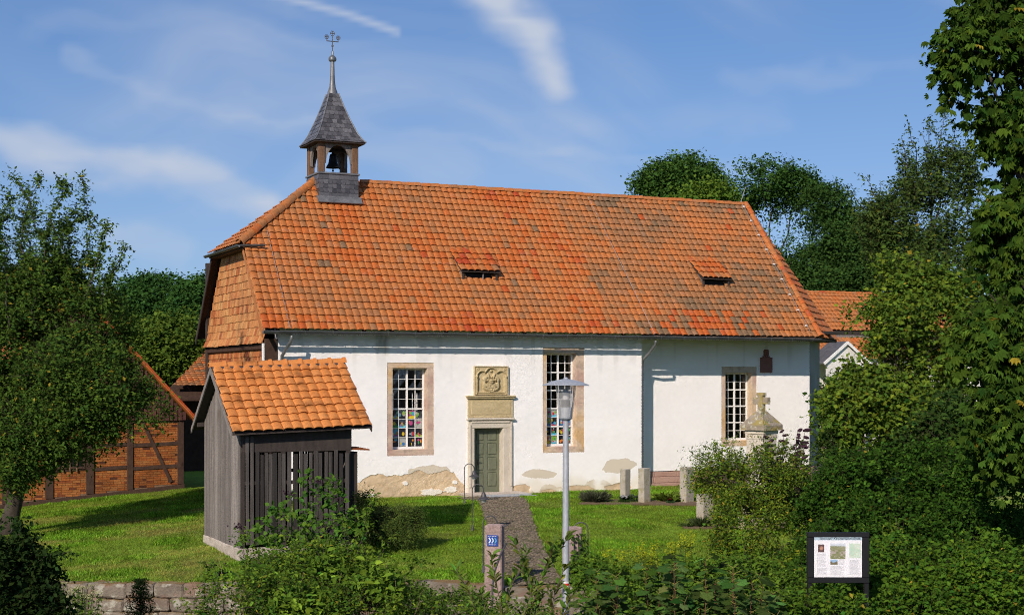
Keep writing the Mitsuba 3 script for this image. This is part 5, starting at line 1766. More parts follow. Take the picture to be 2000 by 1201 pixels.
def sprays(r, P, D, tl, nper, LL, asp, tm, col, droop=.25, spread=.75, hue=.25, bright=.35, yellow_share=.0, jit=.1):
    """a spray of leaves along each twig. Returns the leaf mesh and its colours"""
    n = len(P)
    tl = tl * r.uniform(.6, 1.3, n)
    t = (np.arange(nper)[None, :] + r.random((n, nper))) / nper
    pos = P[:, None] + D[:, None] * (t * tl[:, None])[..., None]
    pos[..., 2] -= droop * (t ** 2) * tl[:, None]
    pos += r.normal(0, jit * tl.mean(), pos.shape)
    S1 = unit(np.cross(D, [0, 0, 1.]) + 1e-6)
    side = np.where(np.arange(nper) % 2 == 0, 1., -1.)[None, :] * np.ones((n, 1))
    ax = D[:, None] * (1 - spread) + S1[:, None] * (side * spread)[..., None] + r.normal(0, .45, pos.shape) - A([0, 0, droop])
    nr = A([0, 0, 1.])[None, None] * .9 + rand_dirs(r, n * nper).reshape(n, nper, 3) * .8 + A([-.25, -.35, 0])
    m_ = n * nper
    L = LL * r.uniform(.6, 1.25, m_)
    V, F = leaf_arrays(pos.reshape(-1, 3), ax.reshape(-1, 3), nr.reshape(-1, 3), L, L * asp * r.uniform(.8, 1.2, m_), tm)
    c = A(col, float) * FOLIAGE
    tw = np.repeat(r.normal(0, 1, n), nper)
    b = np.exp(bright * (.6 * tw + .6 * r.normal(0, 1, m_)) * .8)
    h = np.clip(hue * (.5 * tw + r.normal(0, .8, m_)), -1, 1)[:, None]
    C = c[None] * b[:, None] * (1 + h * A([.55, .12, -.25]))
    yel = r.random(m_) < yellow_share  # share of leaves that have turned yellow
    C[yel] = A([.30, .24, .03]) * r.uniform(.6, 1.2, (yel.sum(), 1))
    C = np.clip(C, .004, .6)
    return V, F, np.repeat(C, len(tm[0]), 0)


def curve(p0, p1, r, sag=.0, n=6, wob=.06):
    p0, p1 = A(p0, float), A(p1, float)
    t = np.linspace(0, 1, n)[:, None]
    L_ = np.linalg.norm(p1 - p0)
    pts = p0 * (1 - t) + p1 * t
    pts[:, 2] += sag * L_ * np.sin(np.pi * t[:, 0])
    w = r.normal(0, wob * L_, (n, 3))
    w[0] = w[-1] = 0
    return pts + w * .5


def tree(name, label, base, lobes, n, tl, nper, LL, col, group=None, trunk=.2, asp=.55, tm=DIAMOND, up=.35, shell=.5, clump=(1.2, .46), seed=0, droop=.2, hue=.25, bright=.35, yellow_share=.0, twigs=True, stems=1, cat='tree', crown='crown', fork=.45, nb=5, limbs=True, split=0, core=None):
    r = np.random.default_rng(seed)
    t = thing(name, label, cat, group)
    lb = A([(list(l) + [1.])[:6] for l in lobes], float)
    base = A(base, float)
    top = np.average(lb[:, :3], axis=0, weights=lb[:, 3])
    zt = base[2] + (lb[:, 2].max() - base[2]) * .75
    trunks = []
    for s in range(stems):
        b = base + (A([r.normal(0, .3), r.normal(0, .3), 0]) * (stems > 1))
        e = A([top[0] + (r.normal(0, .5) if stems > 1 else 0), top[1], zt])
        pts = curve(b, e, r, 0, 9, .03)
        rad = trunk * (1 - .8 * np.linspace(0, 1, 9)) / math.sqrt(stems)
        rad[0] *= 1.35
        put(t + '__trunk', tube(pts, rad, 10), 'bark', smooth=True)
        trunks.append((pts, rad))
    ends = []
    for i, l in enumerate(lb if limbs else []):
        pts, rad = trunks[i % stems]
        hgt = np.clip((l[2] - base[2]) / max(zt - base[2], .1) * .8 - .12, fork * .6, .92)
        s = np.array([np.interp(hgt, np.linspace(0, 1, 9), pts[:, k_]) for k_ in range(3)])
        rr_ = np.interp(hgt, np.linspace(0, 1, 9), rad) * .6
        c = curve(s, l[:3], r, -.06, 7, .06)
        put(t + '__limb', tube(c, np.linspace(rr_, rr_ * .3, 7), 7), 'bark', smooth=True)
        ends.append((c, rr_ * .35))
        bm = MB()
    if limbs:
        bm = MB()
        for (c, rr_), l in zip(ends, lb):
            for j in range(nb):
                d = rand_dirs(r, 1)[0]
                d[2] = abs(d[2]) * .7 + .1
                q0 = c[r.integers(3, 7)]
                q1 = l[:3] + d * l[[3, 3, 4]] * r.uniform(.6, .92)
                bm.add(*tube(curve(q0, q1, r, .02, 5, .05), np.linspace(rr_ * .8, max(.006, rr_ * .2), 5), 5, False))
        bm.put(t + '__branches', 'bark', smooth=True, kind='stuff')
    P, d, k_ = lobe_points(r, lb, int(n * 1.6), shell)
    keep = clumpy(r, P, clump[0], clump[1], .14, seed)
    P, d, k_ = P[keep][:n], d[keep][:n], k_[keep][:n]
    D = unit(d * .7 + A([0, 0, up]) + rand_dirs(r, len(P)) * .55)
    V, F, C = sprays(r, P, D, tl, nper, LL, asp, tm, col, droop=droop, hue=hue, bright=bright, yellow_share=yellow_share)
    nv = len(tm[0])
    if split:
        nl = len(V) // nv
        cen = V.reshape(nl, nv, 3).mean(1)
        rel = cen - EYE
        dep = rel @ FWD
        lat = rel[:, 0] * FWD[1] - rel[:, 1] * FWD[0]
        vis = (np.abs(lat / dep) < .34) & (rel[:, 2] / dep < .25) & (rel[:, 2] / dep > -.15)
        order = np.argsort(np.where(vis, dep, 1e9))[:split]
        for i in order:
            put(t + '__leaf', (V[i * nv:(i + 1) * nv], tm[1]), 'leaf', color=C[i * nv:(i + 1) * nv])
        rest = np.setdiff1d(np.arange(nl), order)
        V = V.reshape(nl, nv, 3)[rest].reshape(-1, 3)
        C = C.reshape(nl, nv, 3)[rest].reshape(-1, 3)
        F = F[:len(rest) * len(tm[1])]
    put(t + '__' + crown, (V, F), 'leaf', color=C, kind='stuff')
    if twigs:
        e = P + D * tl * .9
        a = unit(np.cross(D, A([.3, .2, 1.])))
        b = np.cross(D, a)
        w = min(.008, .012 * tl) * (.7 + .6 * r.random(len(P)))
        V3 = np.stack([P + a * w[:, None], P - a * w[:, None] * .5 + b * w[:, None] * .8, P - a * w[:, None] * .5 - b * w[:, None] * .8, e], 1).reshape(-1, 3)
        F3 = (A([[0, 1, 3], [1, 2, 3], [2, 0, 3]])[None] + 4 * np.arange(len(P))[:, None, None]).reshape(-1, 3)
        put(t + '__twigs', (V3, F3), 'stem', color=np.repeat(A([.055, .058, .022]) * r.uniform(.5, 1.3, (len(P), 1)), 4, 0), kind='stuff')
    return t


# --- apple tree on the left
gl_ = (-15.76, -1.66, 0.11)
AP = (gl_[0], gl_[1], float(gz(gl_[0], gl_[1])))
tree('apple_tree', 'leafy apple tree with a sparse twiggy top in front of the barn', (AP[0], AP[1], AP[2] - .1),
     [(-15.33, -2.96, 4.58, 1.56, 1.34), (-14.19, -4.58, 3.87, 1.52, 1.31), (-15.71, -2.78, 3.02, 1.56, 1.27), (-13.46, -5.46, 3.46, 1.02, 0.98), (-14.69, -4.35, 2.77, 1.66, 0.76), (-12.85, -5.75, 3.05, 0.84, 0.49), (-15.07, -1.97, 5.9, 1.74, 1.01), (-13.78, -3.67, 5.28, 1.27, 0.99), (-14.75, -3.22, 6.42, 0.99, 0.78), (-15.45, -4, 1.94, 1.03, 0.69), (-14.19, -4.58, 2.21, 1.1, 0.52), (-15.95, -3.77, 1.25, 0.62, 0.62)],
     10500, .5, 8, .115, (.040, .064, .016), trunk=.26, seed=201, clump=(.9, .45), yellow_share=.02, hue=.3, stems=1)
# upright shoots of its top
def shoots(owner, roots, r, LL, col, dens=26, rad=.03, asp=.5, yellow_share=.01, tl=.28, wob=.05):
    """single leafy shoots from p0 to p1, each with side twigs"""
    Ps, Ds = [], []
    bm = MB()
    for p0, p1 in roots:
        c = curve(p0, p1, r, 0, 7, wob)
        bm.add(*tube(c, np.linspace(rad, rad * .25, 7), 5, False))
        L_ = np.linalg.norm(A(p1) - A(p0))
        n = max(3, int(dens * L_))
        t = r.random(n) ** .8
        pos = np.stack([np.interp(t, np.linspace(0, 1, 7), c[:, k_]) for k_ in range(3)], 1)
        d0 = unit(A(p1, float) - A(p0, float))
        Ps.append(pos)
        Ds.append(unit(d0 * .7 + rand_dirs(r, n) * .9))
    P, D = np.vstack(Ps), np.vstack(Ds)
    V, F, C = sprays(r, P, D, tl, 6, LL, asp, DIAMOND, col, yellow_share=yellow_share, jit=.05)
    put(owner + '__shoot_leaves', (V, F), 'leaf', color=C, kind='stuff')
    bm.put(owner + '__shoots', 'bark', smooth=True, kind='stuff')


r = np.random.default_rng(202)
tops = [((-15.07, -3.05, 5.29), (-15.58, -2.21, 9.53)), ((-15.18, -3.97, 5.25), (-14.98, -3.46, 9.34)), ((-14.62, -3.78, 5.27), (-14.57, -3.90, 9.31)), ((-14.45, -2.50, 5.31), (-13.81, -2.91, 9.55)), ((-14.54, -3.19, 5.86), (-14.11, -4.01, 8.69)), ((-15.38, -2.26, 5.31), (-15.83, -2.00, 8.47)), ((-14.99, -3.56, 5.83), (-14.76, -3.29, 8.39)), ((-13.99, -4.09, 4.99), (-13.68, -4.30, 8.27)), ((-13.92, -4.57, 5.25), (-13.44, -4.92, 8.01)), ((-14.02, -4.34, 4.98), (-13.00, -5.12, 7.46)), ((-13.43, -3.17, 5.31), (-13.02, -3.65, 7.01)), ((-14.18, -3.53, 5.57), (-13.63, -3.14, 7.31)), ((-15.06, -1.86, 5.61), (-15.16, -1.52, 8.40)), ((-15.70, -2.68, 5.85), (-15.79, -2.93, 8.94)), ((-15.80, -3.63, 5.25), (-16.25, -2.81, 9.21)), ((-14.68, -3.21, 5.85), (-14.36, -3.87, 8.21)), ((-13.61, -3.42, 5.30), (-12.90, -3.38, 6.02)), ((-15.16, -2.73, 5.86), (-15.50, -2.03, 7.76))]
shoots('apple_tree', tops, r, .115, (.046, .070, .020), dens=44, tl=.36, wob=.10)

# --- trees behind
FAR = dict(tl=1.0, nper=7, asp=.75, twigs=False, nb=4)
tree('broad_tree', 'dense dark oak behind the barn left of the church gable', (-1.39, 50.07, -1.28),
     [(-1.09, 49.94, 8.55, 3.11, 1.7), (0.61, 45.85, 8.08, 1.74, 1.9), (-2.7, 51.77, 7.28, 2.15, 1.82), (-0.92, 47.65, 6.21, 3.05, 1.92), (1.94, 47.44, 6.56, 2.27, 2.59), (-3.58, 53.28, 6.98, 1.51, 1.34)], 13000, col=(.028, .058, .020), LL=.22, trunk=.5, seed=211, clump=(2.0, .47), **FAR)
tree('broad_tree', 'yellowish green bushy tree behind the barn roof', (-6.97, 22.92, 0.17),
     [(-6.97, 22.92, 4.86, 1.76, 1.41), (-5.9, 21.33, 5.3, 1.27, 1.16), (-8.07, 24.52, 5.11, 1.43, 1.43), (-5.05, 22.04, 3.92, 1.17, 1.41)], 5200, col=(.055, .075, .017), LL=.19, trunk=.3, seed=212, clump=(1.5, .46), **FAR)
tree('broad_tree', 'dark tree mass behind the apple tree at the left edge', (-9.24, 42.67, -0.74),
     [(-10.3, 43.16, 6.58, 3.22, 2.64), (-7.79, 40.91, 5.68, 2.9, 2.17), (-12.43, 44.14, 6.88, 2.93, 3.22)], 8000, col=(.030, .055, .018), LL=.22, trunk=.45, seed=213, clump=(2.0, .46), **FAR)
tree('ash_tree', 'ash tree with feathery crown showing above the church ridge', (29.56, 35.84, -1.28),
     [(28.07, 36.52, 16.41, 1.38, 1.05), (29.18, 34.91, 16.77, 1.62, 1.1), (31.05, 35.15, 15.76, 1.47, 1.64), (29.26, 35.97, 15.27, 1.97, 1.31)], 6000, col=(.036, .066, .020), LL=.20, trunk=.4, seed=214, clump=(2.2, .50), **FAR)
tree('ash_tree', 'tall ash with open dark limbs behind the right end of the church roof', (40.63, 40.65, -1.76),
     [(36.98, 41.23, 17.12, 1.78, 1.49), (38.34, 39.5, 17.52, 1.93, 1.23), (40.53, 39.6, 16.94, 1.6, 1.42), (37.95, 40.78, 14.99, 1.78, 1.24), (39.78, 38.84, 12.42, 1.93, 1.76), (41.82, 39, 14.63, 1.42, 1.42), (38.98, 39.21, 10.31, 1.93, 2.11)],  8500, col=(.030, .058, .018), LL=.20, trunk=.5, seed=215, clump=(2.2, .54), **FAR)
tree('ash_tree', 'darker tree right of the church roof in front of the sky gap', (41.11, 36.03, -1.54),
     [(40.8, 36.17, 15.52, 1.55, 1.21), (40.96, 34.99, 13.19, 1.54, 2.05), (40.33, 36.39, 11.21, 1.72, 1.72), (40.65, 34.04, 10.73, 2.03, 1.69), (40.01, 36.53, 9.14, 1.38, 2.07), (41.88, 33.47, 12.08, 2.03, 2.37), (42.8, 33.05, 10.05, 2.03, 1.69)],  10000, col=(.028, .052, .018), LL=.20, trunk=.4, seed=216, clump=(1.9, .48), **FAR)
tree('birch_tree', 'pale shrubby crown just peeping over the church ridge', (20.01, 18.21, -0.21),
     [(19.78, 18.32, 12.85, 1.03, 0.41), (19.82, 17.2, 12.91, 0.56, 0.36)], 500, col=(.07, .10, .02), LL=.2, trunk=.2, seed=217, clump=(1.2, .40), **FAR)
tree('cherry_tree', 'loose cherry tree with upright sprays right of the church', (15.84, -2.98, 0.91),
     [(16.35, -3.22, 10.97, 1.4, 1.4), (15.01, -3.7, 9.56, 1.64, 1.37), (14.01, -3.24, 9.37, 0.91, 0.82), (17.2, -3.61, 9.29, 1.49, 1.68), (16.69, -3.37, 12.09, 0.93, 0.93), (14.51, -3.47, 8.09, 1.19, 1.01), (15.16, -4.87, 7.48, 1.61, 1.34)],
     3000, .6, 8, .15, (.040, .058, .020), trunk=.28, seed=218, clump=(1.4, .49), up=.8, hue=.3, yellow_share=.005)
r = np.random.default_rng(219)
shoots('cherry_tree', [((16.03, -3.59, 10.17), (16.17, -3.84, 13.42)), ((16.26, -2.49, 10.30), (15.62, -2.55, 13.16)), ((16.15, -2.90, 10.25), (16.35, -2.80, 13.42)), ((16.43, -3.94, 10.15), (16.60, -4.41, 12.63)), ((15.37, -3.26, 9.80), (14.95, -2.93, 12.04)), ((17.11, -3.43, 9.87), (17.51, -3.92, 12.06)), ((14.74, -2.62, 9.09), (13.98, -2.13, 11.25)), ((14.56, -2.56, 9.09), (13.48, -1.95, 10.74)), ((15.43, -1.77, 9.20), (15.18, -1.49, 11.11)), ((15.36, -3.00, 9.83), (14.86, -3.05, 12.66)), ((16.48, -3.61, 10.56), (16.74, -3.72, 13.06)), ((14.65, -1.57, 8.05), (14.24, -1.14, 9.58)), ((17.11, -3.97, 9.81), (17.60, -3.82, 12.92)), ((16.31, -3.26, 10.59), (15.91, -2.91, 12.85)), ((13.98, -2.99, 8.66), (13.45, -3.10, 10.09))], r, .14, (.040, .056, .022), dens=11, tl=.4)

# --- bright bush between house and hedge
tree('hazel_bush', 'yellowish green hazel bush spreading before the farmhouse', (8.61, -10.66, 0.99),
     [(8.95, -10.82, 6, 1.06, 1.06), (7.81, -11.4, 4.62, 0.74, 0.74), (8.62, -11.77, 4.76, 1.48, 1.48), (6.82, -11.49, 3.14, 1.17, 0.81), (7.01, -11.03, 4.17, 0.59, 0.52), (8.81, -10.76, 7.14, 0.76, 0.61), (7.75, -11.92, 2.99, 1.47, 1.03), (5.78, -11.56, 2.79, 0.65, 0.65), (7.01, -11.03, 4.14, 0.5, 0.44), (9.85, -11.23, 5.7, 1.06, 1.21), (8.55, -12.29, 2.99, 1.03, 1.03), (7.32, -10.62, 5.82, 0.52, 0.21)],
     4300, .55, 8, .15, (.070, .095, .018), trunk=.16, seed=221, clump=(1.1, .48), stems=4, asp=.75, hue=.35, yellow_share=.012, cat='bush', up=.25, tm=DIAMOND)
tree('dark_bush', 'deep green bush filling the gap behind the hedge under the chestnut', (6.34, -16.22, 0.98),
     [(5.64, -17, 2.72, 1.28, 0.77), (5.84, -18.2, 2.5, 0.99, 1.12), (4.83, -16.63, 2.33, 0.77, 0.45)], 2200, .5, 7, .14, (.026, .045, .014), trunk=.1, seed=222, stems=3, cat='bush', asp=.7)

tree('elder_tree', 'dark bush added beside the right corner of the choir to block sky light', (12.39, -3.6, 0.48),  # added to block sky light on the choir end; also fills the gap
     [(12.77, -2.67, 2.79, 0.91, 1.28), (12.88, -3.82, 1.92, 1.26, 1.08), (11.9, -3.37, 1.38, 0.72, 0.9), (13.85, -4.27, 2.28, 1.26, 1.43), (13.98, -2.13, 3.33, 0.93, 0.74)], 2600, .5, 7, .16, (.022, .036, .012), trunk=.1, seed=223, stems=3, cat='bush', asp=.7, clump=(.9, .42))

# --- horse chestnut at the right edge
cb_ = (-0.11, -26.47, 1.51)
tree('chestnut_tree', 'large horse chestnut reaching in from the right edge', (cb_[0], cb_[1], -1.0),
     [(-2.24, -26.04, 9.43, 0.7, 0.62), (-1.33, -25.91, 9.94, 0.99, 0.99), (-0.51, -26.28, 8.87, 1.08, 1.43), (-1.53, -26.36, 8.59, 0.7, 0.66), (-1.12, -26, 7.52, 0.67, 0.9), (-0.97, -26.62, 6.66, 0.97, 1.23), (-1.77, -26.25, 6.22, 0.57, 0.75), (-1.9, -26.74, 5.05, 0.73, 0.95), (-2.29, -26.56, 4.62, 0.52, 0.69), (-1.43, -26.96, 4.19, 0.95, 1.21), (-2.17, -26.62, 3.41, 0.65, 0.65), (-1.66, -26.85, 2.55, 0.69, 0.6), (-2.53, -26.46, 3.58, 0.3, 0.39)],
     6800, .45, 6, .145, (.034, .056, .012), trunk=.42, seed=231, tm=PALM, asp=1.0, clump=(.75, .50), droop=.6, hue=.3, bright=.45, yellow_share=.004, up=.1, shell=.55, split=300, nb=10)

# --- hedge on the right
tree('hornbeam_hedge', 'tall dense dark green hedge behind the information board', (-1.87, -24, -0.51),
     [(-1.92, -21.78, 1.56, 0.76, 0.71), (-1.28, -22.08, 1.71, 1.02, 0.76), (-0.26, -22.55, 1.82, 1.12, 0.76), (0.4, -23.4, 1.5, 1.1, 0.85), (-2.54, -22.6, 0.7, 0.79, 0.79), (-1.56, -23.05, 0.7, 1.28, 0.88), (-0.66, -24.01, 0.57, 1.26, 0.97), (0.3, -24.46, 0.37, 0.87, 1.06), (-2.38, -21.57, 0.9, 0.46, 0.92), (-2.81, -22.47, -0.08, 0.79, 0.79)],
     9000, .24, 7, .078, (.024, .050, .010), trunk=.05, seed=241, stems=6, cat='hedge', asp=.7, clump=(.45, .45), hue=.25, crown='foliage', shell=.7, nb=3, up=.2, yellow_share=.004, bright=.5)
tree('creeper_hedge', 'brighter low bush of pointed leaves in front of the hedge at the lower right', (-4.52, -27.74, -0.6),
     [(-4.51, -26.64, 0.61, 0.74, 0.58), (-4.18, -27.35, 0.52, 0.89, 0.61), (-3.73, -28.1, 0.51, 0.87, 0.67), (-4.96, -26.43, 0.2, 0.58, 0.5), (-4.88, -27.57, 0.19, 0.95, 0.48), (-3.31, -27.2, 0.94, 0.58, 0.33), (-7.34, -28.65, 0.4, 0.54, 0.3), (-7.62, -28.19, 0.46, 0.29, 0.26)],
     5200, .26, 6, .085, (.046, .080, .013), trunk=.04, seed=242, stems=5, cat='bush', asp=.62, clump=(.5, .46), hue=.35, crown='foliage', shell=.7, nb=3, yellow_share=.012)

# --- rose bush and butterfly bush in the middle right
tree('rose_bush', 'loose rose bush with yellowing leaves before the grave pillar', (-2.74, -19.75, -0.53),
     [(-2.93, -19.66, 1.61, 0.91, 0.48), (-2.35, -19.93, 1.61, 0.75, 0.8), (-2.95, -19.11, 2.12, 0.54, 0.3), (-2.93, -20.22, 0.91, 0.89, 0.63), (-2.65, -20.9, 0.54, 0.62, 0.62), (-3.31, -20.04, 0.49, 0.53, 0.47), (-3.42, -19.44, 1.72, 0.48, 0.3), (-1.91, -20.13, 1.5, 0.43, 0.64)],
     3300, .34, 9, .066, (.074, .100, .016), trunk=.04, seed=251, stems=6, cat='bush', asp=.55, clump=(.6, .51), hue=.45, bright=.5, crown='foliage', yellow_share=.05, up=.3, nb=4)
r = np.random.default_rng(252)
shoots('rose_bush', [((-3.04, -20.01, 1.53), (-3.98, -19.24, 2.36)), ((-2.71, -19.53, 1.59), (-3.54, -18.84, 2.06)), ((-2.84, -19.52, 1.81), (-3.41, -19.34, 2.48)), ((-3.02, -19.60, 1.93), (-3.07, -19.50, 2.55)), ((-2.39, -19.43, 1.79), (-3.45, -19.00, 2.45)), ((-2.18, -19.49, 1.90), (-2.22, -19.37, 3.20)), ((-2.02, -19.65, 1.80), (-1.83, -19.74, 2.66)), ((-2.80, -19.47, 1.48), (-4.00, -19.06, 1.98)), ((-1.85, -20.13, 1.50), (-1.69, -20.45, 2.37)), ((-2.72, -20.29, 1.75), (-3.22, -20.47, 2.71)), ((-1.62, -20.00, 1.27), (-1.25, -20.21, 2.24))], r, .05, (.072, .092, .03), dens=22, rad=.012, tl=.26)

# dark seed heads of the butterfly bush
bbk = thing('butterfly_bush', 'shrub with dark purple brown seed spikes against the white choir wall', 'bush')
r = np.random.default_rng(253)
bb_stems = [((-0.98, -18.56, 0.91), (-0.55, -18.46, 2.49)), ((-1.30, -18.86, 0.95), (-1.01, -18.58, 1.95)), ((-1.17, -18.74, 0.94), (-0.89, -18.64, 1.80)), ((-1.21, -18.89, 0.95), (-1.10, -19.21, 1.84)), ((-1.58, -18.93, 0.97), (-2.06, -18.99, 2.26)), ((-1.24, -18.70, 0.93), (-1.43, -18.96, 2.76)), ((-1.65, -19.02, 0.98), (-1.85, -18.64, 1.89)), ((-1.32, -19.11, 0.97), (-1.00, -19.30, 1.98)), ((-1.34, -18.76, 0.94), (-1.42, -18.61, 2.05)), ((-1.34, -18.74, 0.94), (-1.28, -18.38, 1.99)), ((-1.23, -18.58, 0.92), (-1.35, -18.45, 1.95)), ((-1.08, -18.76, 0.93), (-0.72, -18.92, 1.74)), ((-0.94, -18.52, 0.91), (-0.80, -18.83, 1.81)), ((-1.13, -18.68, 0.93), (-0.95, -18.71, 2.21)), ((-1.37, -19.14, 0.97), (-1.16, -19.41, 2.74)), ((-1.12, -18.47, 0.91), (-1.08, -18.24, 2.13)), ((-1.51, -19.10, 0.98), (-1.62, -19.22, 1.99)), ((-1.60, -19.06, 0.98), (-1.66, -18.74, 2.57)), ((-1.57, -18.98, 0.97), (-2.04, -19.16, 1.80)), ((-1.17, -18.40, 0.91), (-1.46, -18.32, 2.41)), ((-1.40, -18.88, 0.96), (-1.70, -19.14, 2.17)), ((-1.25, -18.89, 0.95), (-1.11, -19.07, 2.75)), ((-0.98, -18.56, 0.91), (-0.62, -18.43, 2.19)), ((-1.30, -18.86, 0.95), (-1.04, -18.57, 1.67)), ((-1.17, -18.74, 0.94), (-1.01, -18.59, 1.64)), ((-1.21, -18.89, 0.95), (-0.98, -19.26, 1.87)), ((-1.58, -18.93, 0.97), (-1.99, -19.02, 2.01)), ((-1.24, -18.70, 0.93), (-1.42, -18.96, 2.54)), ((-1.65, -19.02, 0.98), (-1.94, -18.60, 1.59)), ((-1.32, -19.11, 0.97), (-1.08, -19.27, 2.07)), ((-1.34, -18.76, 0.94), (-1.33, -18.65, 2.08)), ((-1.34, -18.74, 0.94), (-1.20, -18.41, 1.73)), ((-1.23, -18.58, 0.92), (-1.40, -18.43, 1.89)), ((-1.08, -18.76, 0.93), (-0.66, -18.95, 1.79)), ((-0.94, -18.52, 0.91), (-0.69, -18.87, 1.50)), ((-1.13, -18.68, 0.93), (-0.92, -18.72, 2.18)), ((-1.37, -19.14, 0.97), (-1.16, -19.41, 2.47)), ((-1.12, -18.47, 0.91), (-1.09, -18.24, 1.82)), ((-1.51, -19.10, 0.98), (-1.50, -19.27, 2.05)), ((-1.60, -19.06, 0.98), (-1.65, -18.75, 2.36)), ((-1.57, -18.98, 0.97), (-1.93, -19.21, 1.72)), ((-1.17, -18.40, 0.91), (-1.35, -18.36, 2.46)), ((-1.40, -18.88, 0.96), (-1.70, -19.14, 2.01)), ((-1.25, -18.89, 0.95), (-1.08, -19.08, 2.60))]

m, sp = MB(), MB()
for p0, p1 in bb_stems:
    c = curve(p0, p1, r, .0, 6, .04)
    m.add(*tube(c, np.linspace(.012, .005, 6), 5, False))
    d = unit(A(p1) - A(p0))
    for j in range(9):
        q_ = A(p1) - d * (.02 + .10 * j) + rand_dirs(r, 1)[0] * .06
        ax = unit(A([r.normal(0, 1), r.normal(0, 1), .25]))
        ll = r.uniform(.045, .10)
        o = A(trimesh.creation.icosphere(1, 1.0).vertices)
        bb_ = unit(np.cross(ax, [0, 0, 1.]))
        o = o[:, :1] * ax * ll + o[:, 1:2] * bb_ * ll * .5 + o[:, 2:] * np.cross(ax, bb_) * ll * .42
        o *= 1 + .35 * (meshkit.noise((o + q_) * 60)[:, None] - .5)
        sp.add(o + q_, A(trimesh.creation.icosphere(1, 1.0).faces), A([.030, .012, .020]) * r.uniform(.5, 1.6))
m.put('butterfly_bush__stems', 'bark', smooth=True, kind='stuff')
sp.put('butterfly_bush__seed_spikes', 'stem', kind='stuff')
P = A([p1 for _, p1 in bb_stems])[r.integers(0, len(bb_stems), 420)] - A([0, 0, 1]) * r.uniform(.25, 1.4, (420, 1)) + r.normal(0, .16, (420, 3))
V, F, C = sprays(r, P, rand_dirs(r, 420), .22, 5, .11, .3, DIAMOND, (.05, .075, .03))
put('butterfly_bush__foliage', (V, F), 'leaf', color=C, kind='stuff')

# --- foreground: tangle in front of the shed
tree('bramble_thicket', 'thicket of small leaved shrubs below the slatted shed front', (-13.53, -23.6, -1.39),
     [(-13.46, -22.53, 0.45, 0.87, 0.46), (-12.63, -22.91, 0.53, 0.74, 0.46), (-14.68, -23.07, 0.35, 0.59, 0.33), (-12.41, -24.11, 0.39, 0.56, 0.36), (-12.49, -20.77, 0.62, 0.67, 0.25), (-14.17, -23.85, 0.35, 1.01, 0.43), (-13.04, -24.37, 0.27, 0.93, 0.39), (-11.77, -24.96, 0.21, 0.62, 0.17), (-15.15, -23.4, 0.27, 0.39, 0.25), (-13.44, -20.89, 0.55, 0.35, 0.19)],
     4600, .28, 7, .075, (.056, .084, .015), trunk=.03, seed=261, stems=8, cat='bush', asp=.5, clump=(.45, .52), bright=.5, hue=.4, crown='foliage', up=.5, yellow_share=.012, nb=4)
r = np.random.default_rng(262)
shoots('bramble_thicket', [((-12.93, -22.19, 0.63), (-12.89, -22.64, 1.51)), ((-12.56, -22.94, 0.70), (-12.30, -23.31, 2.00)), ((-13.42, -22.09, 0.64), (-13.77, -22.10, 1.25)), ((-13.35, -21.85, 0.44), (-14.01, -21.74, 0.97)), ((-12.45, -21.81, 0.56), (-12.81, -21.24, 1.26)), ((-12.37, -23.16, 0.71), (-12.11, -23.53, 1.31)), ((-12.37, -22.38, 0.79), (-12.46, -22.10, 1.53)), ((-12.07, -23.29, 0.38), (-11.64, -23.76, 1.03)), ((-11.65, -22.88, 0.13), (-11.45, -22.82, 0.96)), ((-13.55, -21.31, 0.56), (-13.83, -20.86, 1.18)), ((-12.66, -21.89, 0.66), (-13.38, -21.95, 1.56)), ((-14.23, -20.89, 0.20), (-14.49, -20.67, 0.80)), ((-12.21, -23.19, 0.46), (-12.57, -23.24, 1.39)), ((-13.04, -21.98, 0.70), (-13.37, -21.93, 1.26))], r, .085, (.065, .095, .018), dens=15, rad=.01, tl=.22, asp=.55)

tree('dogwood_shrub', 'shrub with larger fresh green leaves inside the thicket before the shed', (-13.1, -23.8, -1.39),
     [(-14.2, -23.07, 0.4, 0.36, 0.32), (-13.06, -23.15, 0.59, 0.33, 0.31), (-12.69, -24.42, 0.57, 0.33, 0.28), (-13.83, -24.34, 0.36, 0.46, 0.23)], 420, .3, 6, .135, (.070, .105, .018), trunk=.025, seed=266, stems=4, cat='bush', asp=.48, tm=OVAL, clump=(.4, .46), crown='foliage', up=.7, nb=4, bright=.45)
dry = thing('dry_grass', 'thin straw coloured stalks arching out of the thicket', 'grass')
m = MB()
r_ = np.random.default_rng(267)
for i in range(46):
    p0 = A((-13.82, -23.46, 0.07)) + FWD * r_.uniform(-.6, .9) + A([FWD[1], -FWD[0], 0]) * r_.uniform(-1.6, 2.0)
    p1 = p0 + A([r_.normal(0, .22), r_.normal(0, .22), r_.uniform(.45, .95)])
    m.add(*tube(curve(p0, p1, r_, .08, 6, .05), np.linspace(.004, .002, 6), 4, False), A([.30, .25, .11]) * r_.uniform(.5, 1.2))
m.put('dry_grass__stalks', 'stem', kind='stuff')
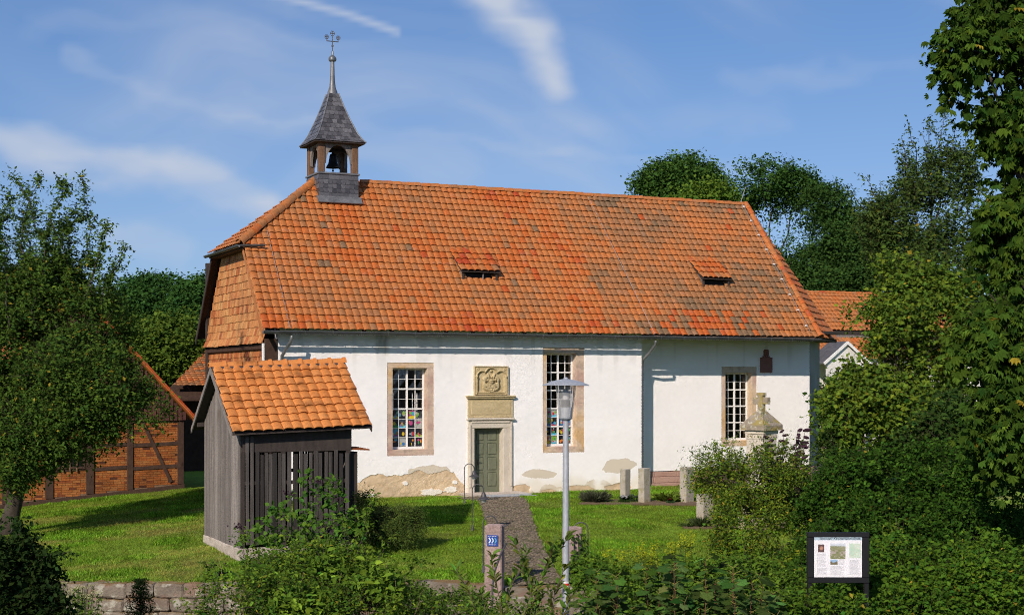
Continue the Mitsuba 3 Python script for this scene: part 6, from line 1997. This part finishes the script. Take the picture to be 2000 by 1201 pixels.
# dark heads of old flowers standing in the thicket
oh = thing('elder_shoot', 'stalks with dark purple fruit umbels in front of the shed corner', 'plant')
m, sp = MB(), MB()
ELD = [((-13.39, -19.32, 0.32), (-13.44, -19.02, 1.15)), ((-13.25, -18.97, 0.17), (-13.37, -18.87, 0.83)), ((-13.73, -18.78, -0.01), (-13.85, -18.81, 0.45)), ((-13.60, -18.64, -0.04), (-13.63, -18.53, 0.24)), ((-12.05, -19.36, 0.63), (-12.16, -19.71, 1.98)), ((-11.56, -19.68, 0.64), (-11.72, -19.55, 1.62)), ((-12.64, -19.37, 0.56), (-12.66, -19.63, 1.75)), ((-12.34, -19.69, 0.68), (-12.06, -20.00, 1.16))]
for p0, p1 in ELD:
    m.add(*tube(curve(p0, p1, r, 0, 5, .04), np.linspace(.010, .004, 5), 5, False))
    for j in range(26):
        q_ = A(p1) + r.normal(0, 1, 3) * A([.075, .075, .03])
        sp.add(A(trimesh.creation.icosahedron().vertices) * r.uniform(.010, .02) + q_, A(trimesh.creation.icosahedron().faces), A([.026, .010, .018]) * r.uniform(.6, 1.5))
m.put('elder_shoot__stems', 'bark', smooth=True, kind='stuff')
sp.put('elder_shoot__berries', 'stem', kind='stuff')
P = np.vstack([A(p0) + (A(p1) - A(p0)) * u for p0, p1 in ELD for u in (.5, .7, .85)])
V, F, C = sprays(r, P, unit(rand_dirs(r, len(P)) + A([0, 0, .2])), .25, 6, .12, .45, OVAL, (.05, .085, .02))
put('elder_shoot__foliage', (V, F), 'leaf', color=C, kind='stuff')

# vine climbing the slats
tree('shed_vine', 'sparse vine climbing the slatted front of the shed', (-10.31, -12.97, -0.48),
     [(-10.79, -12.97, 0.48, 0.7, 0.52), (-9.94, -13.36, 0.59, 0.64, 0.7), (-10.26, -13.21, 1.29, 0.7, 0.47), (-11.22, -12.77, 0.13, 0.47, 0.41), (-9.63, -13.5, 0.13, 0.47, 0.47)],
     260, .2, 4, .13, (.045, .085, .018), trunk=.02, seed=263, stems=3, cat='climber', asp=.8, clump=(.4, .47), crown='foliage', tm=OVAL, nb=3)

# --- dark yew and juniper beside the shed
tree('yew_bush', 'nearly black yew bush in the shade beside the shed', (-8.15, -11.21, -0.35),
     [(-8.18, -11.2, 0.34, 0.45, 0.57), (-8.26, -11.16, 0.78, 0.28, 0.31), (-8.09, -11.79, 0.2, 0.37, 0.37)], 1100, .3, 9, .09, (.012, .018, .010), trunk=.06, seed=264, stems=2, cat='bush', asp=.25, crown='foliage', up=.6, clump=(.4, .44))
tree('juniper_bush', 'feathery juniper with drooping sprays right of the dark yew', (-7.64, -12, -0.17),
     [(-7.64, -12, 0.39, 0.4, 0.32), (-7.82, -12.13, 0.13, 0.47, 0.22), (-7.47, -12.07, 0.57, 0.22, 0.2)], 800, .36, 10, .08, (.065, .085, .028), trunk=.05, seed=265, stems=2, cat='bush', asp=.22, crown='foliage', up=.15, droop=.5, clump=(.4, .44))

# --- dark shrub at the lower left, small conifer and pale flowering herbs
tree('laurel_bush', 'shrub at the lower left corner with shade put into its dark leaf colour', (-17.71, -21.67, -1),  # dark leaf colour stands in for shade cast from outside the view
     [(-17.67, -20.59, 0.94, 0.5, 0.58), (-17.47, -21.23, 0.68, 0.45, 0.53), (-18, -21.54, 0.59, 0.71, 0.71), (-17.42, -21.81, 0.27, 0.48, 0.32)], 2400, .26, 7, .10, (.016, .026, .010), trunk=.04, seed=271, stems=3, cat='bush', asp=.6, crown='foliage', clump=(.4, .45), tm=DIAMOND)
r = np.random.default_rng(272)
shoots('laurel_bush', [((-17.51, -21.26, 0.85), (-16.83, -22.00, 1.18)), ((-17.41, -20.77, 0.70), (-16.91, -20.85, 0.85)), ((-17.58, -21.16, 1.24), (-17.52, -21.40, 1.51)), ((-17.41, -21.06, 0.49), (-16.78, -21.07, 0.79)), ((-17.65, -21.18, 1.41), (-17.58, -20.81, 1.66))], r, .09, (.02, .035, .012), dens=20, rad=.01, tl=.18, asp=.55)

cn = thing('young_spruce', 'small dark pointed spruce before the retaining wall', 'conifer')
cx, cy, cz = (-15.12, -18.46, -0.58)
top_ = (-15.12, -18.46, 0.23)
m = MB()
H = 1.6
zb = top_[2] - H
m.add(*tube([(cx, cy, zb - .4), (cx, cy, zb + H)], [.03, .006], 6))
m.put('young_spruce__trunk', 'bark', smooth=True)
Ps, Ds = [], []
for z in np.linspace(0, H - .06, 30):
    rad_ = .03 + .34 * (1 - z / H) ** .9
    for a in np.arange(9) / 9 * 2 * np.pi + z * 7:
        d = A([math.cos(a), math.sin(a), .12])
        for q_ in np.linspace(.1, 1, max(2, int(rad_ / .07))):
            Ps.append(A([cx, cy, zb + z]) + d * rad_ * q_)
            Ds.append(unit(d + r.normal(0, .35, 3)))
V, F, C = sprays(r, A(Ps), A(Ds), .10, 10, .065, .22, DIAMOND, (.012, .020, .010), droop=.05)
put('young_spruce__needles', (V, F), 'leaf', color=C, kind='stuff')

hb = thing('hogweed_plant', 'pale greenish flower umbels standing before the retaining wall', 'plant')
m, sp, Ps = MB(), MB(), []
for i in range(34):
    p1 = A((-16.16, -16.33, -0.18)) * (1 - (t_ := r.random())) + A((-15.66, -17.11, -0.11)) * t_ + A([r.normal(0, .12), r.normal(0, .25), r.normal(-.12, .13)])
    p0 = p1 - A([r.normal(0, .05), r.normal(0, .05), .75])
    m.add(*tube(curve(p0, p1, r, 0, 4, .03), [.006] * 4, 4, False), (.05, .075, .02))
    for j in range(22):
        sp.add(A(trimesh.creation.icosahedron().vertices) * r.uniform(.007, .014) + p1 + r.normal(0, 1, 3) * A([.06, .06, .016]), A(trimesh.creation.icosahedron().faces), A([.30, .30, .15]) * r.uniform(.6, 1.3))
    for u in (.2, .4, .6, .8):
        Ps.append(p0 + (p1 - p0) * u)
m.put('hogweed_plant__stems', 'stem', kind='stuff')
sp.put('hogweed_plant__umbels', 'stem', kind='stuff')
V, F, C = sprays(r, A(Ps), unit(rand_dirs(r, len(Ps)) + A([0, 0, .2])), .2, 6, .075, .5, DIAMOND, (.062, .09, .022))
put('hogweed_plant__foliage', (V, F), 'leaf', color=C, kind='stuff')

# --- broad-leaved shrub with reddish stems in front (a viburnum)
vb = thing('broadleaf_shrub', 'dark broad lobed leaves on reddish upright stems right of the street lamp', 'bush')
r = np.random.default_rng(281)
vst = [((-10.85, -29.15, -0.05), (-10.82, -29.17, 0.88)), ((-9.88, -28.01, -0.34), (-9.84, -28.03, 1.22)), ((-9.52, -30.38, 0.07), (-9.53, -30.38, 0.88)), ((-10.86, -28.40, -0.18), (-10.86, -28.40, 1.14)), ((-10.20, -29.23, -0.09), (-10.17, -29.24, 0.98)), ((-8.52, -27.81, -0.49), (-8.56, -27.79, 0.55)), ((-10.60, -27.75, -0.32), (-10.64, -27.73, 0.57)), ((-9.48, -27.79, -0.41), (-9.50, -27.79, 1.22)), ((-9.57, -29.93, -0.01), (-9.59, -29.92, 1.30)), ((-11.47, -29.05, -0.01), (-11.48, -29.05, 0.77)), ((-10.40, -29.42, -0.03), (-10.43, -29.41, 1.38)), ((-8.42, -28.92, -0.30), (-8.44, -28.91, 0.68)), ((-8.99, -27.65, -0.48), (-8.96, -27.66, 0.92)), ((-9.79, -27.16, -0.50), (-9.78, -27.16, 0.54)), ((-8.20, -27.87, -0.51), (-8.15, -27.89, 0.59)), ((-8.73, -29.27, -0.20), (-8.75, -29.27, 0.91)), ((-9.70, -29.35, -0.11), (-9.74, -29.33, 1.19)), ((-9.00, -29.30, -0.18), (-9.03, -29.28, 1.23)), ((-9.12, -29.78, -0.08), (-9.16, -29.77, 0.71)), ((-9.70, -29.61, -0.06), (-9.67, -29.63, 1.40)), ((-11.07, -28.66, -0.12), (-11.09, -28.65, 0.89)), ((-10.50, -27.65, -0.35), (-10.53, -27.63, 0.60)), ((-9.88, -29.59, -0.05), (-9.92, -29.57, 1.22)), ((-11.22, -29.21, -0.01), (-11.19, -29.23, 1.11)), ((-9.22, -29.01, -0.21), (-9.25, -28.99, 0.78)), ((-8.31, -28.39, -0.40), (-8.28, -28.40, 0.77)), ((-11.38, -29.52, 0.06), (-11.34, -29.53, 1.37)), ((-9.77, -30.09, 0.03), (-9.79, -30.08, 0.91)), ((-8.98, -28.99, -0.23), (-8.98, -29.00, 0.84)), ((-8.81, -28.24, -0.39), (-8.77, -28.25, 1.09)), ((-11.53, -29.17, 0.01), (-11.50, -29.18, 0.81)), ((-11.36, -29.14, -0.01), (-11.40, -29.12, 1.38)), ((-9.98, -30.16, 0.06), (-10.01, -30.15, 1.27)), ((-9.78, -28.61, -0.24), (-9.74, -28.63, 0.92)), ((-11.25, -28.86, -0.07), (-11.22, -28.88, 0.86)), ((-10.26, -29.14, -0.10), (-10.29, -29.13, 1.38)), ((-10.44, -29.65, 0.01), (-10.42, -29.66, 1.01)), ((-8.24, -28.44, -0.40), (-8.24, -28.44, 0.83)), ((-10.24, -29.03, -0.12), (-10.24, -29.03, 0.97)), ((-10.21, -29.75, 0.01), (-10.18, -29.76, 1.53)), ((-10.92, -27.84, -0.28), (-10.91, -27.85, 0.73)), ((-10.04, -28.83, -0.17), (-10.07, -28.82, 1.48)), ((-10.68, -27.58, -0.35), (-10.65, -27.59, 0.72)), ((-10.16, -28.23, -0.27), (-10.15, -28.24, 1.26)), ((-11.00, -28.91, -0.08), (-11.05, -28.88, 1.20)), ((-9.43, -28.82, -0.23), (-9.43, -28.82, 1.09))]

m, lf, Lp, La, Ln, Ll = MB(), MB(), [], [], [], []
for p0, p1 in vst:
    c = curve(p0, p1, r, 0, 9, .02)
    m.add(*tube(c, np.linspace(.009, .005, 9), 6, False), A([.10, .045, .025]) * r.uniform(.6, 1.2))
    L_ = np.linalg.norm(A(p1) - A(p0))
    z = .12
    k_ = 0
    while z < L_:
        q_ = A([np.interp(1 - z / L_ + .12 / L_, np.linspace(0, 1, 9), c[:, a]) for a in range(3)])
        for s in (0, math.pi):
            a = s + (k_ % 2) * math.pi / 2 + r.normal(0, .4)
            d = unit(A([math.cos(a), math.sin(a), .55]))
            pl = r.uniform(.05, .13)
            e = q_ + d * pl
            m.add(*tube([q_, e], [.004, .003], 4, False), A([.22, .20, .05]) * r.uniform(.7, 1.2))
            Lp.append(e)
            La.append(unit(A([d[0], d[1], r.uniform(-.5, .05)])))
            Ln.append(unit(A([r.normal(0, .3) - .1, r.normal(0, .3) - .15, 1.])))
            Ll.append(r.uniform(.10, .185))
        z += r.uniform(.06, .10)
        k_ += 1
m.put('broadleaf_shrub__stems', 'stem', kind='stuff')
Lp, La, Ln, Ll = A(Lp), A(La), A(Ln), A(Ll)
V, F = leaf_arrays(Lp, La, Ln, Ll, Ll * 1.0, LOBED)
cl = A([.055, .105, .024]) * np.exp(r.normal(0, .4, (len(Lp), 1))) * (1 + r.normal(0, .12, (len(Lp), 3)))
nv = len(LOBED[0])
o = np.argsort(-(Lp[:, 2]))
for i in o[:300]:
    put('broadleaf_shrub__leaf', (V[i * nv:(i + 1) * nv], LOBED[1]), 'leaf', color=np.clip(cl[i], .005, 1))
rest = o[300:]
put('broadleaf_shrub__leaves', (V.reshape(-1, nv, 3)[rest].reshape(-1, 3), F[:len(rest) * len(LOBED[1])]), 'leaf', color=np.repeat(np.clip(cl[rest], .005, 1), nv, 0), kind='stuff')

# low undergrowth around it
tree('ground_elder', 'low dark undergrowth filling the bank around the reddish stems', (-8.79, -26.88, -1.17),
     [(-9.2, -25.59, 0.51, 0.63, 0.36), (-8.01, -25.59, 0.52, 0.89, 0.36), (-7.12, -25.99, 0.52, 0.73, 0.41), (-6.75, -26.71, 0.43, 0.48, 0.4), (-9.2, -26.69, 0.35, 1.14, 0.3), (-8.03, -27.23, 0.27, 1.06, 0.34), (-9.1, -24.53, 0.61, 0.33, 0.29)],
     3600, .25, 6, .085, (.058, .092, .016), trunk=.02, seed=282, stems=4, cat='plant', asp=.55, crown='foliage', clump=(.4, .45), nb=3)
# goldenrod behind
gr = thing('goldenrod', 'yellow green goldenrod plumes on the edge of the lawn', 'plant')
gst = [((-6.45, -23.25, -0.23), (-6.40, -23.27, 1.09)), ((-6.97, -21.93, -0.38), (-7.02, -21.91, 0.67)), ((-7.03, -21.65, -0.42), (-6.99, -21.66, 0.39)), ((-6.61, -23.05, -0.25), (-6.66, -23.03, 0.95)), ((-6.57, -22.08, -0.39), (-6.61, -22.06, 0.39)), ((-7.15, -21.74, -0.40), (-7.18, -21.72, 0.37)), ((-6.48, -23.33, -0.22), (-6.49, -23.32, 0.76)), ((-7.65, -22.51, -0.26), (-7.68, -22.50, 0.71)), ((-6.05, -22.46, -0.37), (-6.01, -22.48, 0.66)), ((-7.00, -22.48, -0.30), (-7.03, -22.47, 0.66)), ((-7.51, -22.94, -0.21), (-7.50, -22.94, 0.55)), ((-6.51, -23.24, -0.23), (-6.52, -23.24, 1.10)), ((-7.20, -21.84, -0.38), (-7.25, -21.82, 0.72)), ((-7.64, -22.89, -0.21), (-7.67, -22.87, 0.56)), ((-6.19, -22.36, -0.37), (-6.22, -22.35, 0.70)), ((-7.21, -22.40, -0.30), (-7.20, -22.41, 0.35)), ((-5.90, -22.48, -0.37), (-5.93, -22.46, 0.60)), ((-6.22, -22.29, -0.38), (-6.25, -22.28, 0.50)), ((-7.71, -22.83, -0.21), (-7.73, -22.82, 0.49)), ((-6.53, -22.62, -0.31), (-6.50, -22.64, 0.83)), ((-6.90, -22.44, -0.31), (-6.94, -22.43, 0.52)), ((-6.45, -23.14, -0.25), (-6.40, -23.16, 0.77)), ((-6.94, -23.09, -0.22), (-6.99, -23.07, 1.03)), ((-6.46, -22.83, -0.29), (-6.47, -22.83, 0.85)), ((-6.93, -22.23, -0.34), (-6.92, -22.23, 0.64)), ((-6.21, -22.97, -0.29), (-6.22, -22.97, 1.06)), ((-6.63, -21.99, -0.40), (-6.61, -21.99, 0.69)), ((-6.05, -22.34, -0.38), (-6.06, -22.34, 0.52)), ((-7.30, -22.70, -0.25), (-7.30, -22.70, 0.87)), ((-7.00, -22.95, -0.24), (-7.02, -22.93, 0.53)), ((-6.05, -22.38, -0.38), (-6.07, -22.37, 0.96)), ((-6.62, -22.27, -0.36), (-6.63, -22.27, 0.76)), ((-7.11, -22.74, -0.26), (-7.11, -22.74, 0.89)), ((-6.06, -22.70, -0.33), (-6.02, -22.71, 1.02)), ((-7.19, -23.04, -0.21), (-7.23, -23.02, 0.84)), ((-6.89, -21.79, -0.41), (-6.92, -21.77, 0.65)), ((-6.20, -22.25, -0.39), (-6.18, -22.26, 0.77)), ((-7.33, -22.17, -0.33), (-7.30, -22.18, 0.68)), ((-7.16, -21.96, -0.37), (-7.20, -21.94, 0.45)), ((-6.50, -22.05, -0.40), (-6.49, -22.06, 0.72)), ((-7.49, -22.02, -0.34), (-7.45, -22.03, 0.73)), ((-7.11, -22.77, -0.26), (-7.08, -22.78, 0.54)), ((-7.15, -22.36, -0.31), (-7.17, -22.36, 0.53)), ((-6.97, -21.70, -0.41), (-7.02, -21.68, 0.46)), ((-7.43, -21.95, -0.35), (-7.40, -21.97, 0.65)), ((-6.83, -22.88, -0.26), (-6.85, -22.87, 0.69)), ((-6.32, -22.96, -0.28), (-6.31, -22.96, 1.02)), ((-7.31, -23.06, -0.20), (-7.27, -23.08, 0.86)), ((-6.77, -22.26, -0.35), (-6.75, -22.27, 0.64)), ((-7.51, -22.55, -0.26), (-7.46, -22.57, 0.78)), ((-6.73, -22.71, -0.29), (-6.76, -22.70, 0.58)), ((-7.17, -22.64, -0.27), (-7.15, -22.64, 0.89)), ((-6.70, -21.83, -0.41), (-6.66, -21.85, 0.68)), ((-6.83, -22.64, -0.29), (-6.83, -22.64, 0.70)), ((-7.37, -22.14, -0.33), (-7.34, -22.15, 0.45)), ((-6.53, -22.19, -0.37), (-6.57, -22.17, 0.78)), ((-6.59, -22.19, -0.37), (-6.61, -22.18, 0.65)), ((-6.67, -23.40, -0.20), (-6.70, -23.38, 1.11)), ((-6.61, -22.42, -0.34), (-6.62, -22.41, 0.46)), ((-6.37, -22.53, -0.34), (-6.37, -22.53, 0.79))]

m, Ps, Ds, P2, D2 = MB(), [], [], [], []
for p0, p1 in gst:
    m.add(*tube(curve(p0, p1, r, 0, 5, .02), [.006, .006, .005, .004, .003], 4, False), (.07, .085, .02))
    for u in np.linspace(.30, .86, 14):
        Ps.append(A(p0) + (A(p1) - A(p0)) * u)
        Ds.append(unit(rand_dirs(r, 1)[0] + A([0, 0, .5])))
    for u in np.linspace(.84, 1.02, 12):
        P2.append(A(p0) + (A(p1) - A(p0)) * u)
        D2.append(unit(rand_dirs(r, 1)[0] * 1.2 + A([0, 0, .8])))
m.put('goldenrod__stems', 'stem', kind='stuff')
V, F, C = sprays(r, A(Ps), A(Ds), .10, 3, .10, .22, DIAMOND, (.07, .095, .02))
put('goldenrod__foliage', (V, F), 'leaf', color=C, kind='stuff')
V, F, C = sprays(r, A(P2), A(D2), .09, 7, .030, .6, DIAMOND, (.22, .22, .02), hue=.3)
put('goldenrod__flower_plumes', (V, F), 'leaf', color=C, kind='stuff')

# --- branch reaching up in front of the gate
pb = thing('plum_sapling', 'thin twigs with fresh leaves rising before the gate and the lamp pole', 'sapling')
r = np.random.default_rng(291)
pst = [((-12.50, -29.11, 0.66), (-12.29, -29.43, 1.44)), ((-12.27, -29.38, 1.44), (-12.05, -29.60, 1.89)), ((-12.25, -29.36, 1.43), (-12.30, -29.70, 1.85)), ((-12.60, -29.32, 0.70), (-12.40, -29.34, 1.25)), ((-12.40, -29.33, 1.25), (-12.53, -29.10, 1.80)), ((-12.34, -29.21, 1.10), (-12.54, -29.35, 1.51)), ((-12.78, -29.42, 0.72), (-12.94, -29.44, 1.42)), ((-12.82, -29.17, 1.32), (-12.72, -28.81, 1.62)), ((-12.69, -29.15, 0.74), (-12.53, -29.01, 1.34)), ((-12.55, -29.07, 1.29), (-12.47, -29.31, 1.69)), ((-13.04, -29.24, 0.78), (-13.21, -29.23, 1.28)), ((-13.18, -29.15, 1.21), (-13.27, -28.98, 1.51)), ((-12.07, -29.30, 0.72), (-12.25, -29.53, 1.27)), ((-12.19, -29.49, 1.13), (-12.02, -29.41, 1.49)), ((-12.88, -29.18, 0.76), (-12.86, -28.83, 1.15)), ((-12.43, -29.26, 0.74), (-12.12, -29.06, 1.13)), ((-12.22, -29.69, 0.73), (-12.21, -29.97, 1.26))]

m, Lp, La, Ln, Ll = MB(), [], [], [], []
for p0, p1 in pst:
    c = curve(p0, p1, r, .0, 6, .04)
    m.add(*tube(c, np.linspace(.008, .004, 6), 5, False), (.09, .065, .05))
    n_ = int(np.linalg.norm(A(p1) - A(p0)) * 17) + 2
    for u in np.linspace(.12, 1, n_):
        q_ = A([np.interp(u, np.linspace(0, 1, 6), c[:, a]) for a in range(3)])
        for _ in range(3 if u > .9 else 2):
            d = unit(rand_dirs(r, 1)[0] * A([1, 1, .5]) + A([0, 0, .35]) + unit(A(p1) - A(p0)) * .5)
            Lp.append(q_ + d * .015)
            La.append(d)
            Ln.append(unit(A([0, 0, 1.]) + rand_dirs(r, 1)[0] * .7))
            Ll.append(r.uniform(.075, .15))
m.put('plum_sapling__twigs', 'stem', kind='stuff')
Lp, La, Ln, Ll = A(Lp), A(La), A(Ln), A(Ll)
V, F = leaf_arrays(Lp, La, Ln, Ll, Ll * .42, OVAL)
cl = A([.11, .17, .028]) * np.exp(r.normal(0, .3, (len(Lp), 1))) * (1 + r.normal(0, .15, (len(Lp), 3)))
nv = len(OVAL[0])
for i in range(min(300, len(Lp))):
    put('plum_sapling__leaf', (V[i * nv:(i + 1) * nv], OVAL[1]), 'leaf', color=np.clip(cl[i], .005, 1))
if len(Lp) > 300:
    put('plum_sapling__leaves', (V[300 * nv:], F[:(len(Lp) - 300) * len(OVAL[1])]), 'leaf', color=np.repeat(np.clip(cl[300:], .005, 1), nv, 0), kind='stuff')
# low plants on the bank at the gate
tree('bank_weeds', 'low weeds growing on the bank below the stone steps and wall', (-10.36, -22.85, -0.98),
     [(-10.21, -21.82, -0.14, 0.63, 0.2), (-9.81, -23.11, -0.12, 0.69, 0.19), (-10.67, -20.51, -0.16, 0.47, 0.23)], 1000, .2, 6, .07, (.055, .085, .02), trunk=.015, seed=292, stems=3, cat='plant', asp=.5, crown='foliage', clump=(.3, .44), nb=2)
# ivy on the second gate post
r = np.random.default_rng(293)
iv = thing('ivy', 'ivy with small glossy leaves on the right hand stone gate post', 'climber')
n = 420
a = r.uniform(-math.pi * .9, math.pi * .3, n)
P = A([g2p[0], g2p[1], 0]) + np.stack([.20 * np.cos(a) + .05, .20 * np.sin(a), r.uniform(-.9, .62, n)], 1) + r.normal(0, .03, (n, 3))
V, F = leaf_arrays(P, unit(np.stack([np.cos(a), np.sin(a), -1.2 + 0 * a], 1) + r.normal(0, .3, (n, 3))), unit(np.stack([np.cos(a), np.sin(a), .5 + 0 * a], 1) + r.normal(0, .3, (n, 3))), r.uniform(.05, .1, n), r.uniform(.05, .1, n), OVAL)
put('ivy__leaves', (V, F), 'leaf', color=np.repeat(A([.035, .065, .018]) * np.exp(r.normal(0, .3, (n, 1))), 7, 0), kind='stuff')
ivs = MB()
for j in range(5):
    a = -1.8 + .5 * j
    ivs.add(*tube(curve((g2p[0] + .19 * math.cos(a), g2p[1] + .19 * math.sin(a), -1.4), (g2p[0] + .19 * math.cos(a), g2p[1] + .19 * math.sin(a), .5), r, 0, 6, .02), [.012] * 6, 5, False))
ivs.put('ivy__stems', 'bark', smooth=True, kind='stuff')

# --- grave plants
def tuft(name, label, p, n, L_, W_, col, cat, spread=.15, tilt=.6, flower=None, tm=DIAMOND, fz=0.):
    r = np.random.default_rng(abs(hash(label)) % 1000 if 0 else sum(map(ord, label)))
    t = thing(name, label, cat)
    x, y = p
    z = float(gz(x, y))
    a = r.uniform(0, 2 * math.pi, n)
    rad = spread * np.sqrt(r.random(n))
    P = np.stack([x + rad * np.cos(a), y + rad * np.sin(a), z + .03 + r.uniform(0, .12, n) * L_ * 2], 1)
    D = unit(np.stack([np.cos(a) * tilt, np.sin(a) * tilt, r.uniform(.5, 1, n)], 1) + r.normal(0, .25, (n, 3)))
    V, F = leaf_arrays(P, D, unit(rand_dirs(r, n) + A([0, 0, .8])), L_ * r.uniform(.6, 1.2, n), W_ * r.uniform(.7, 1.3, n), tm)
    put(t + '__leaves', (V, F), 'leaf', color=np.repeat(np.clip(A(col) * np.exp(r.normal(0, .3, (n, 1))), .004, 1), len(tm[0]), 0), kind='stuff')
    if flower:
        nf, fc, fs = flower
        m = MB()
        for i in range(nf):
            a_, q_ = r.uniform(0, 6.28), spread * math.sqrt(r.random())
            c = A([x + q_ * math.cos(a_), y + q_ * math.sin(a_), z + fz + r.uniform(-.03, .05)])
            for j in range(5):
                b = j * 1.257 + r.random()
                v, f = leaf_arrays(c[None], A([[math.cos(b), math.sin(b), .45]]), A([[0, 0, 1.]]), [fs], [fs * .8], OVAL)
                m.add(v, f, np.clip(A(fc) * r.uniform(.75, 1.15), 0, .9))
        m.put(t + '__flowers', 'leaf', kind='stuff')
    return t


tuft('lavender_tuft', 'grey green lavender tuft left of the pale gravestone', (1.75, -4.25), 900, .34, .018, (.075, .085, .05), 'plant', .30, .8, (40, (.12, .09, .12), .02), fz=.36)
tuft('boxwood_plant', 'small dark upright plant at the foot of the lavender gravestone', (2.75, -4.45), 200, .2, .05, (.03, .05, .02), 'plant', .12)
tuft('white_flowers', 'white flowers in the bed between two gravestones', (2.55, -5.05 + .35), 80, .12, .05, (.04, .08, .02), 'flower', .12, .8, (26, (.85, .83, .86), .045), fz=.20)
tuft('purple_flowers', 'purple flowers right of the white ones in the bed', (2.95, -4.95 + .35), 90, .12, .05, (.04, .07, .03), 'flower', .13, .8, (22, (.10, .08, .20), .04), fz=.20)
tuft('hosta_plant', 'yellow green hosta leaves between the two gravestones on the right', (4.05, -4.9), 120, .34, .13, (.09, .14, .02), 'plant', .25, .9, None, OVAL)
tuft('red_flowers', 'small red flower in front of the hosta', (3.85, -5.35), 60, .1, .05, (.04, .08, .03), 'flower', .10, .8, (7, (.35, .02, .05), .04), fz=.16)
tuft('heather_tuft', 'grassy tuft at the foot of the low gravestone', (1.6, -10.75), 300, .26, .02, (.06, .085, .03), 'plant', .18, .7)
tuft('violet_flowers', 'little violet flowers left of the grassy tuft at the low gravestone', (1.25, -10.65), 90, .12, .05, (.05, .085, .02), 'flower', .16, .9, (12, (.10, .07, .16), .03), fz=.18)

# --- grass of the lawn
r = np.random.default_rng(301)
N = 620000
gx_ = r.uniform(-24, 13, N)
ey = edge_y(gx_)
gy_ = ey + .25 + r.random(N) ** 1.0 * (np.minimum(9, np.where(gx_ > -7.4, .6, 9)) - ey)
ok = (gy_ < np.where(gx_ > 5.9, .8, np.where(gx_ > -7.7, -.02, 6.6)))
lat = (gx_ - EYE[0]) * FWD[1] - (gy_ - EYE[1]) * FWD[0]
dep = (gx_ - EYE[0]) * FWD[0] + (gy_ - EYE[1]) * FWD[1]
ok &= np.abs(lat / dep) < .37
ok &= ~((gx_ > sx0 - .02) & (gx_ < sx1 + .02) & (gy_ > sy0 - .02) & (gy_ < sy1 + .02))
# distance from the path's edges
yq = np.clip(-gy_, 1.25, 18.3)
xl = np.interp(yq, -PL[:, 1], PL[:, 0])
xr = np.interp(yq, -PR[:, 1], PR[:, 0])
ragged = (meshkit.noise(np.stack([gx_ * 3, gy_ * 3, gx_ * 0], -1)) - .5) * .3
ok &= ~((gx_ > xl + ragged * .6 + .02) & (gx_ < xr + ragged * .6 - .02))
gx_, gy_ = gx_[ok], gy_[ok]
n = len(gx_)
pt = np.stack([gx_, gy_, gx_ * 0], -1)
patch = meshkit.fbm(pt * .45, 4, seed=5)
clover = meshkit.fbm(pt * .9 + 31, 4, seed=6)
dryp = np.clip((meshkit.fbm(pt * A([.35, .8, 1]) + 77, 4, seed=7) - .47) * 7, 0, 1) * np.clip((-7 - gx_) / 3, .15, 1)
hgt = r.uniform(.028, .06, n) * (.8 + .6 * patch) * (1 + .5 * np.clip((clover - .5) * 6, 0, 1))
ang = r.uniform(0, 2 * np.pi, n)
wd = r.uniform(.006, .011, n) * (1 + 1.0 * np.clip((clover - .5) * 6, 0, 1))
lean = r.normal(0, .55, (n, 2)) * hgt[:, None]
z = gz(gx_, gy_) + (meshkit.fbm(np.stack([gx_ * .4, gy_ * .4, gx_ * 0], -1), 3) - .5) * .05
z = np.where(gx_ > 9, z * np.clip(1 - (gx_ - 9) / 12, .3, 1), z) - .004
ux_, uy_ = np.cos(ang) * wd, np.sin(ang) * wd
V = np.stack([np.stack([gx_ - ux_, gy_ - uy_, z], -1), np.stack([gx_ + ux_, gy_ + uy_, z], -1), np.stack([gx_ + lean[:, 0], gy_ + lean[:, 1], z + hgt], -1)], 1)
c = A([.150, .238, .024])[None] * (1 - .0 * patch[:, None]) + 0
c = c * (1 - dryp[:, None]) + A([.27, .26, .06]) * dryp[:, None]
cm = np.clip((clover - .48) * 6, 0, 1)[:, None]
c = c * (1 - cm * .8) + A([.155, .33, .025]) * cm * .8
c = c * (.72 + .75 * np.clip((meshkit.fbm(pt * 2.2 + 5, 3, seed=15) - .25) * 1.6, 0, 1))[:, None]
c = c * np.exp(r.normal(0, .36, (n, 1))) * (1 + r.normal(0, .08, (n, 3)))
put('lawn__grass', (V.reshape(-1, 3), np.arange(3 * n).reshape(-1, 3)), 'grass_blade', color=np.repeat(np.clip(c, .01, .6), 3, 0), kind='stuff')

pick = r.choice(n, 900)
V, F = leaf_arrays(np.stack([gx_[pick], gy_[pick], z[pick] + .035], 1), rand_dirs(r, 900) * A([1, 1, .2]), unit(A([0, 0, 1.]) + rand_dirs(r, 900) * .4), r.uniform(.035, .07, 900), r.uniform(.025, .045, 900), OVAL)
put('lawn__fallen_leaves', (V, F), 'leaf', color=np.repeat(A([.24, .17, .05]) * r.uniform(.4, 1.3, (900, 1)), 7, 0), kind='stuff')
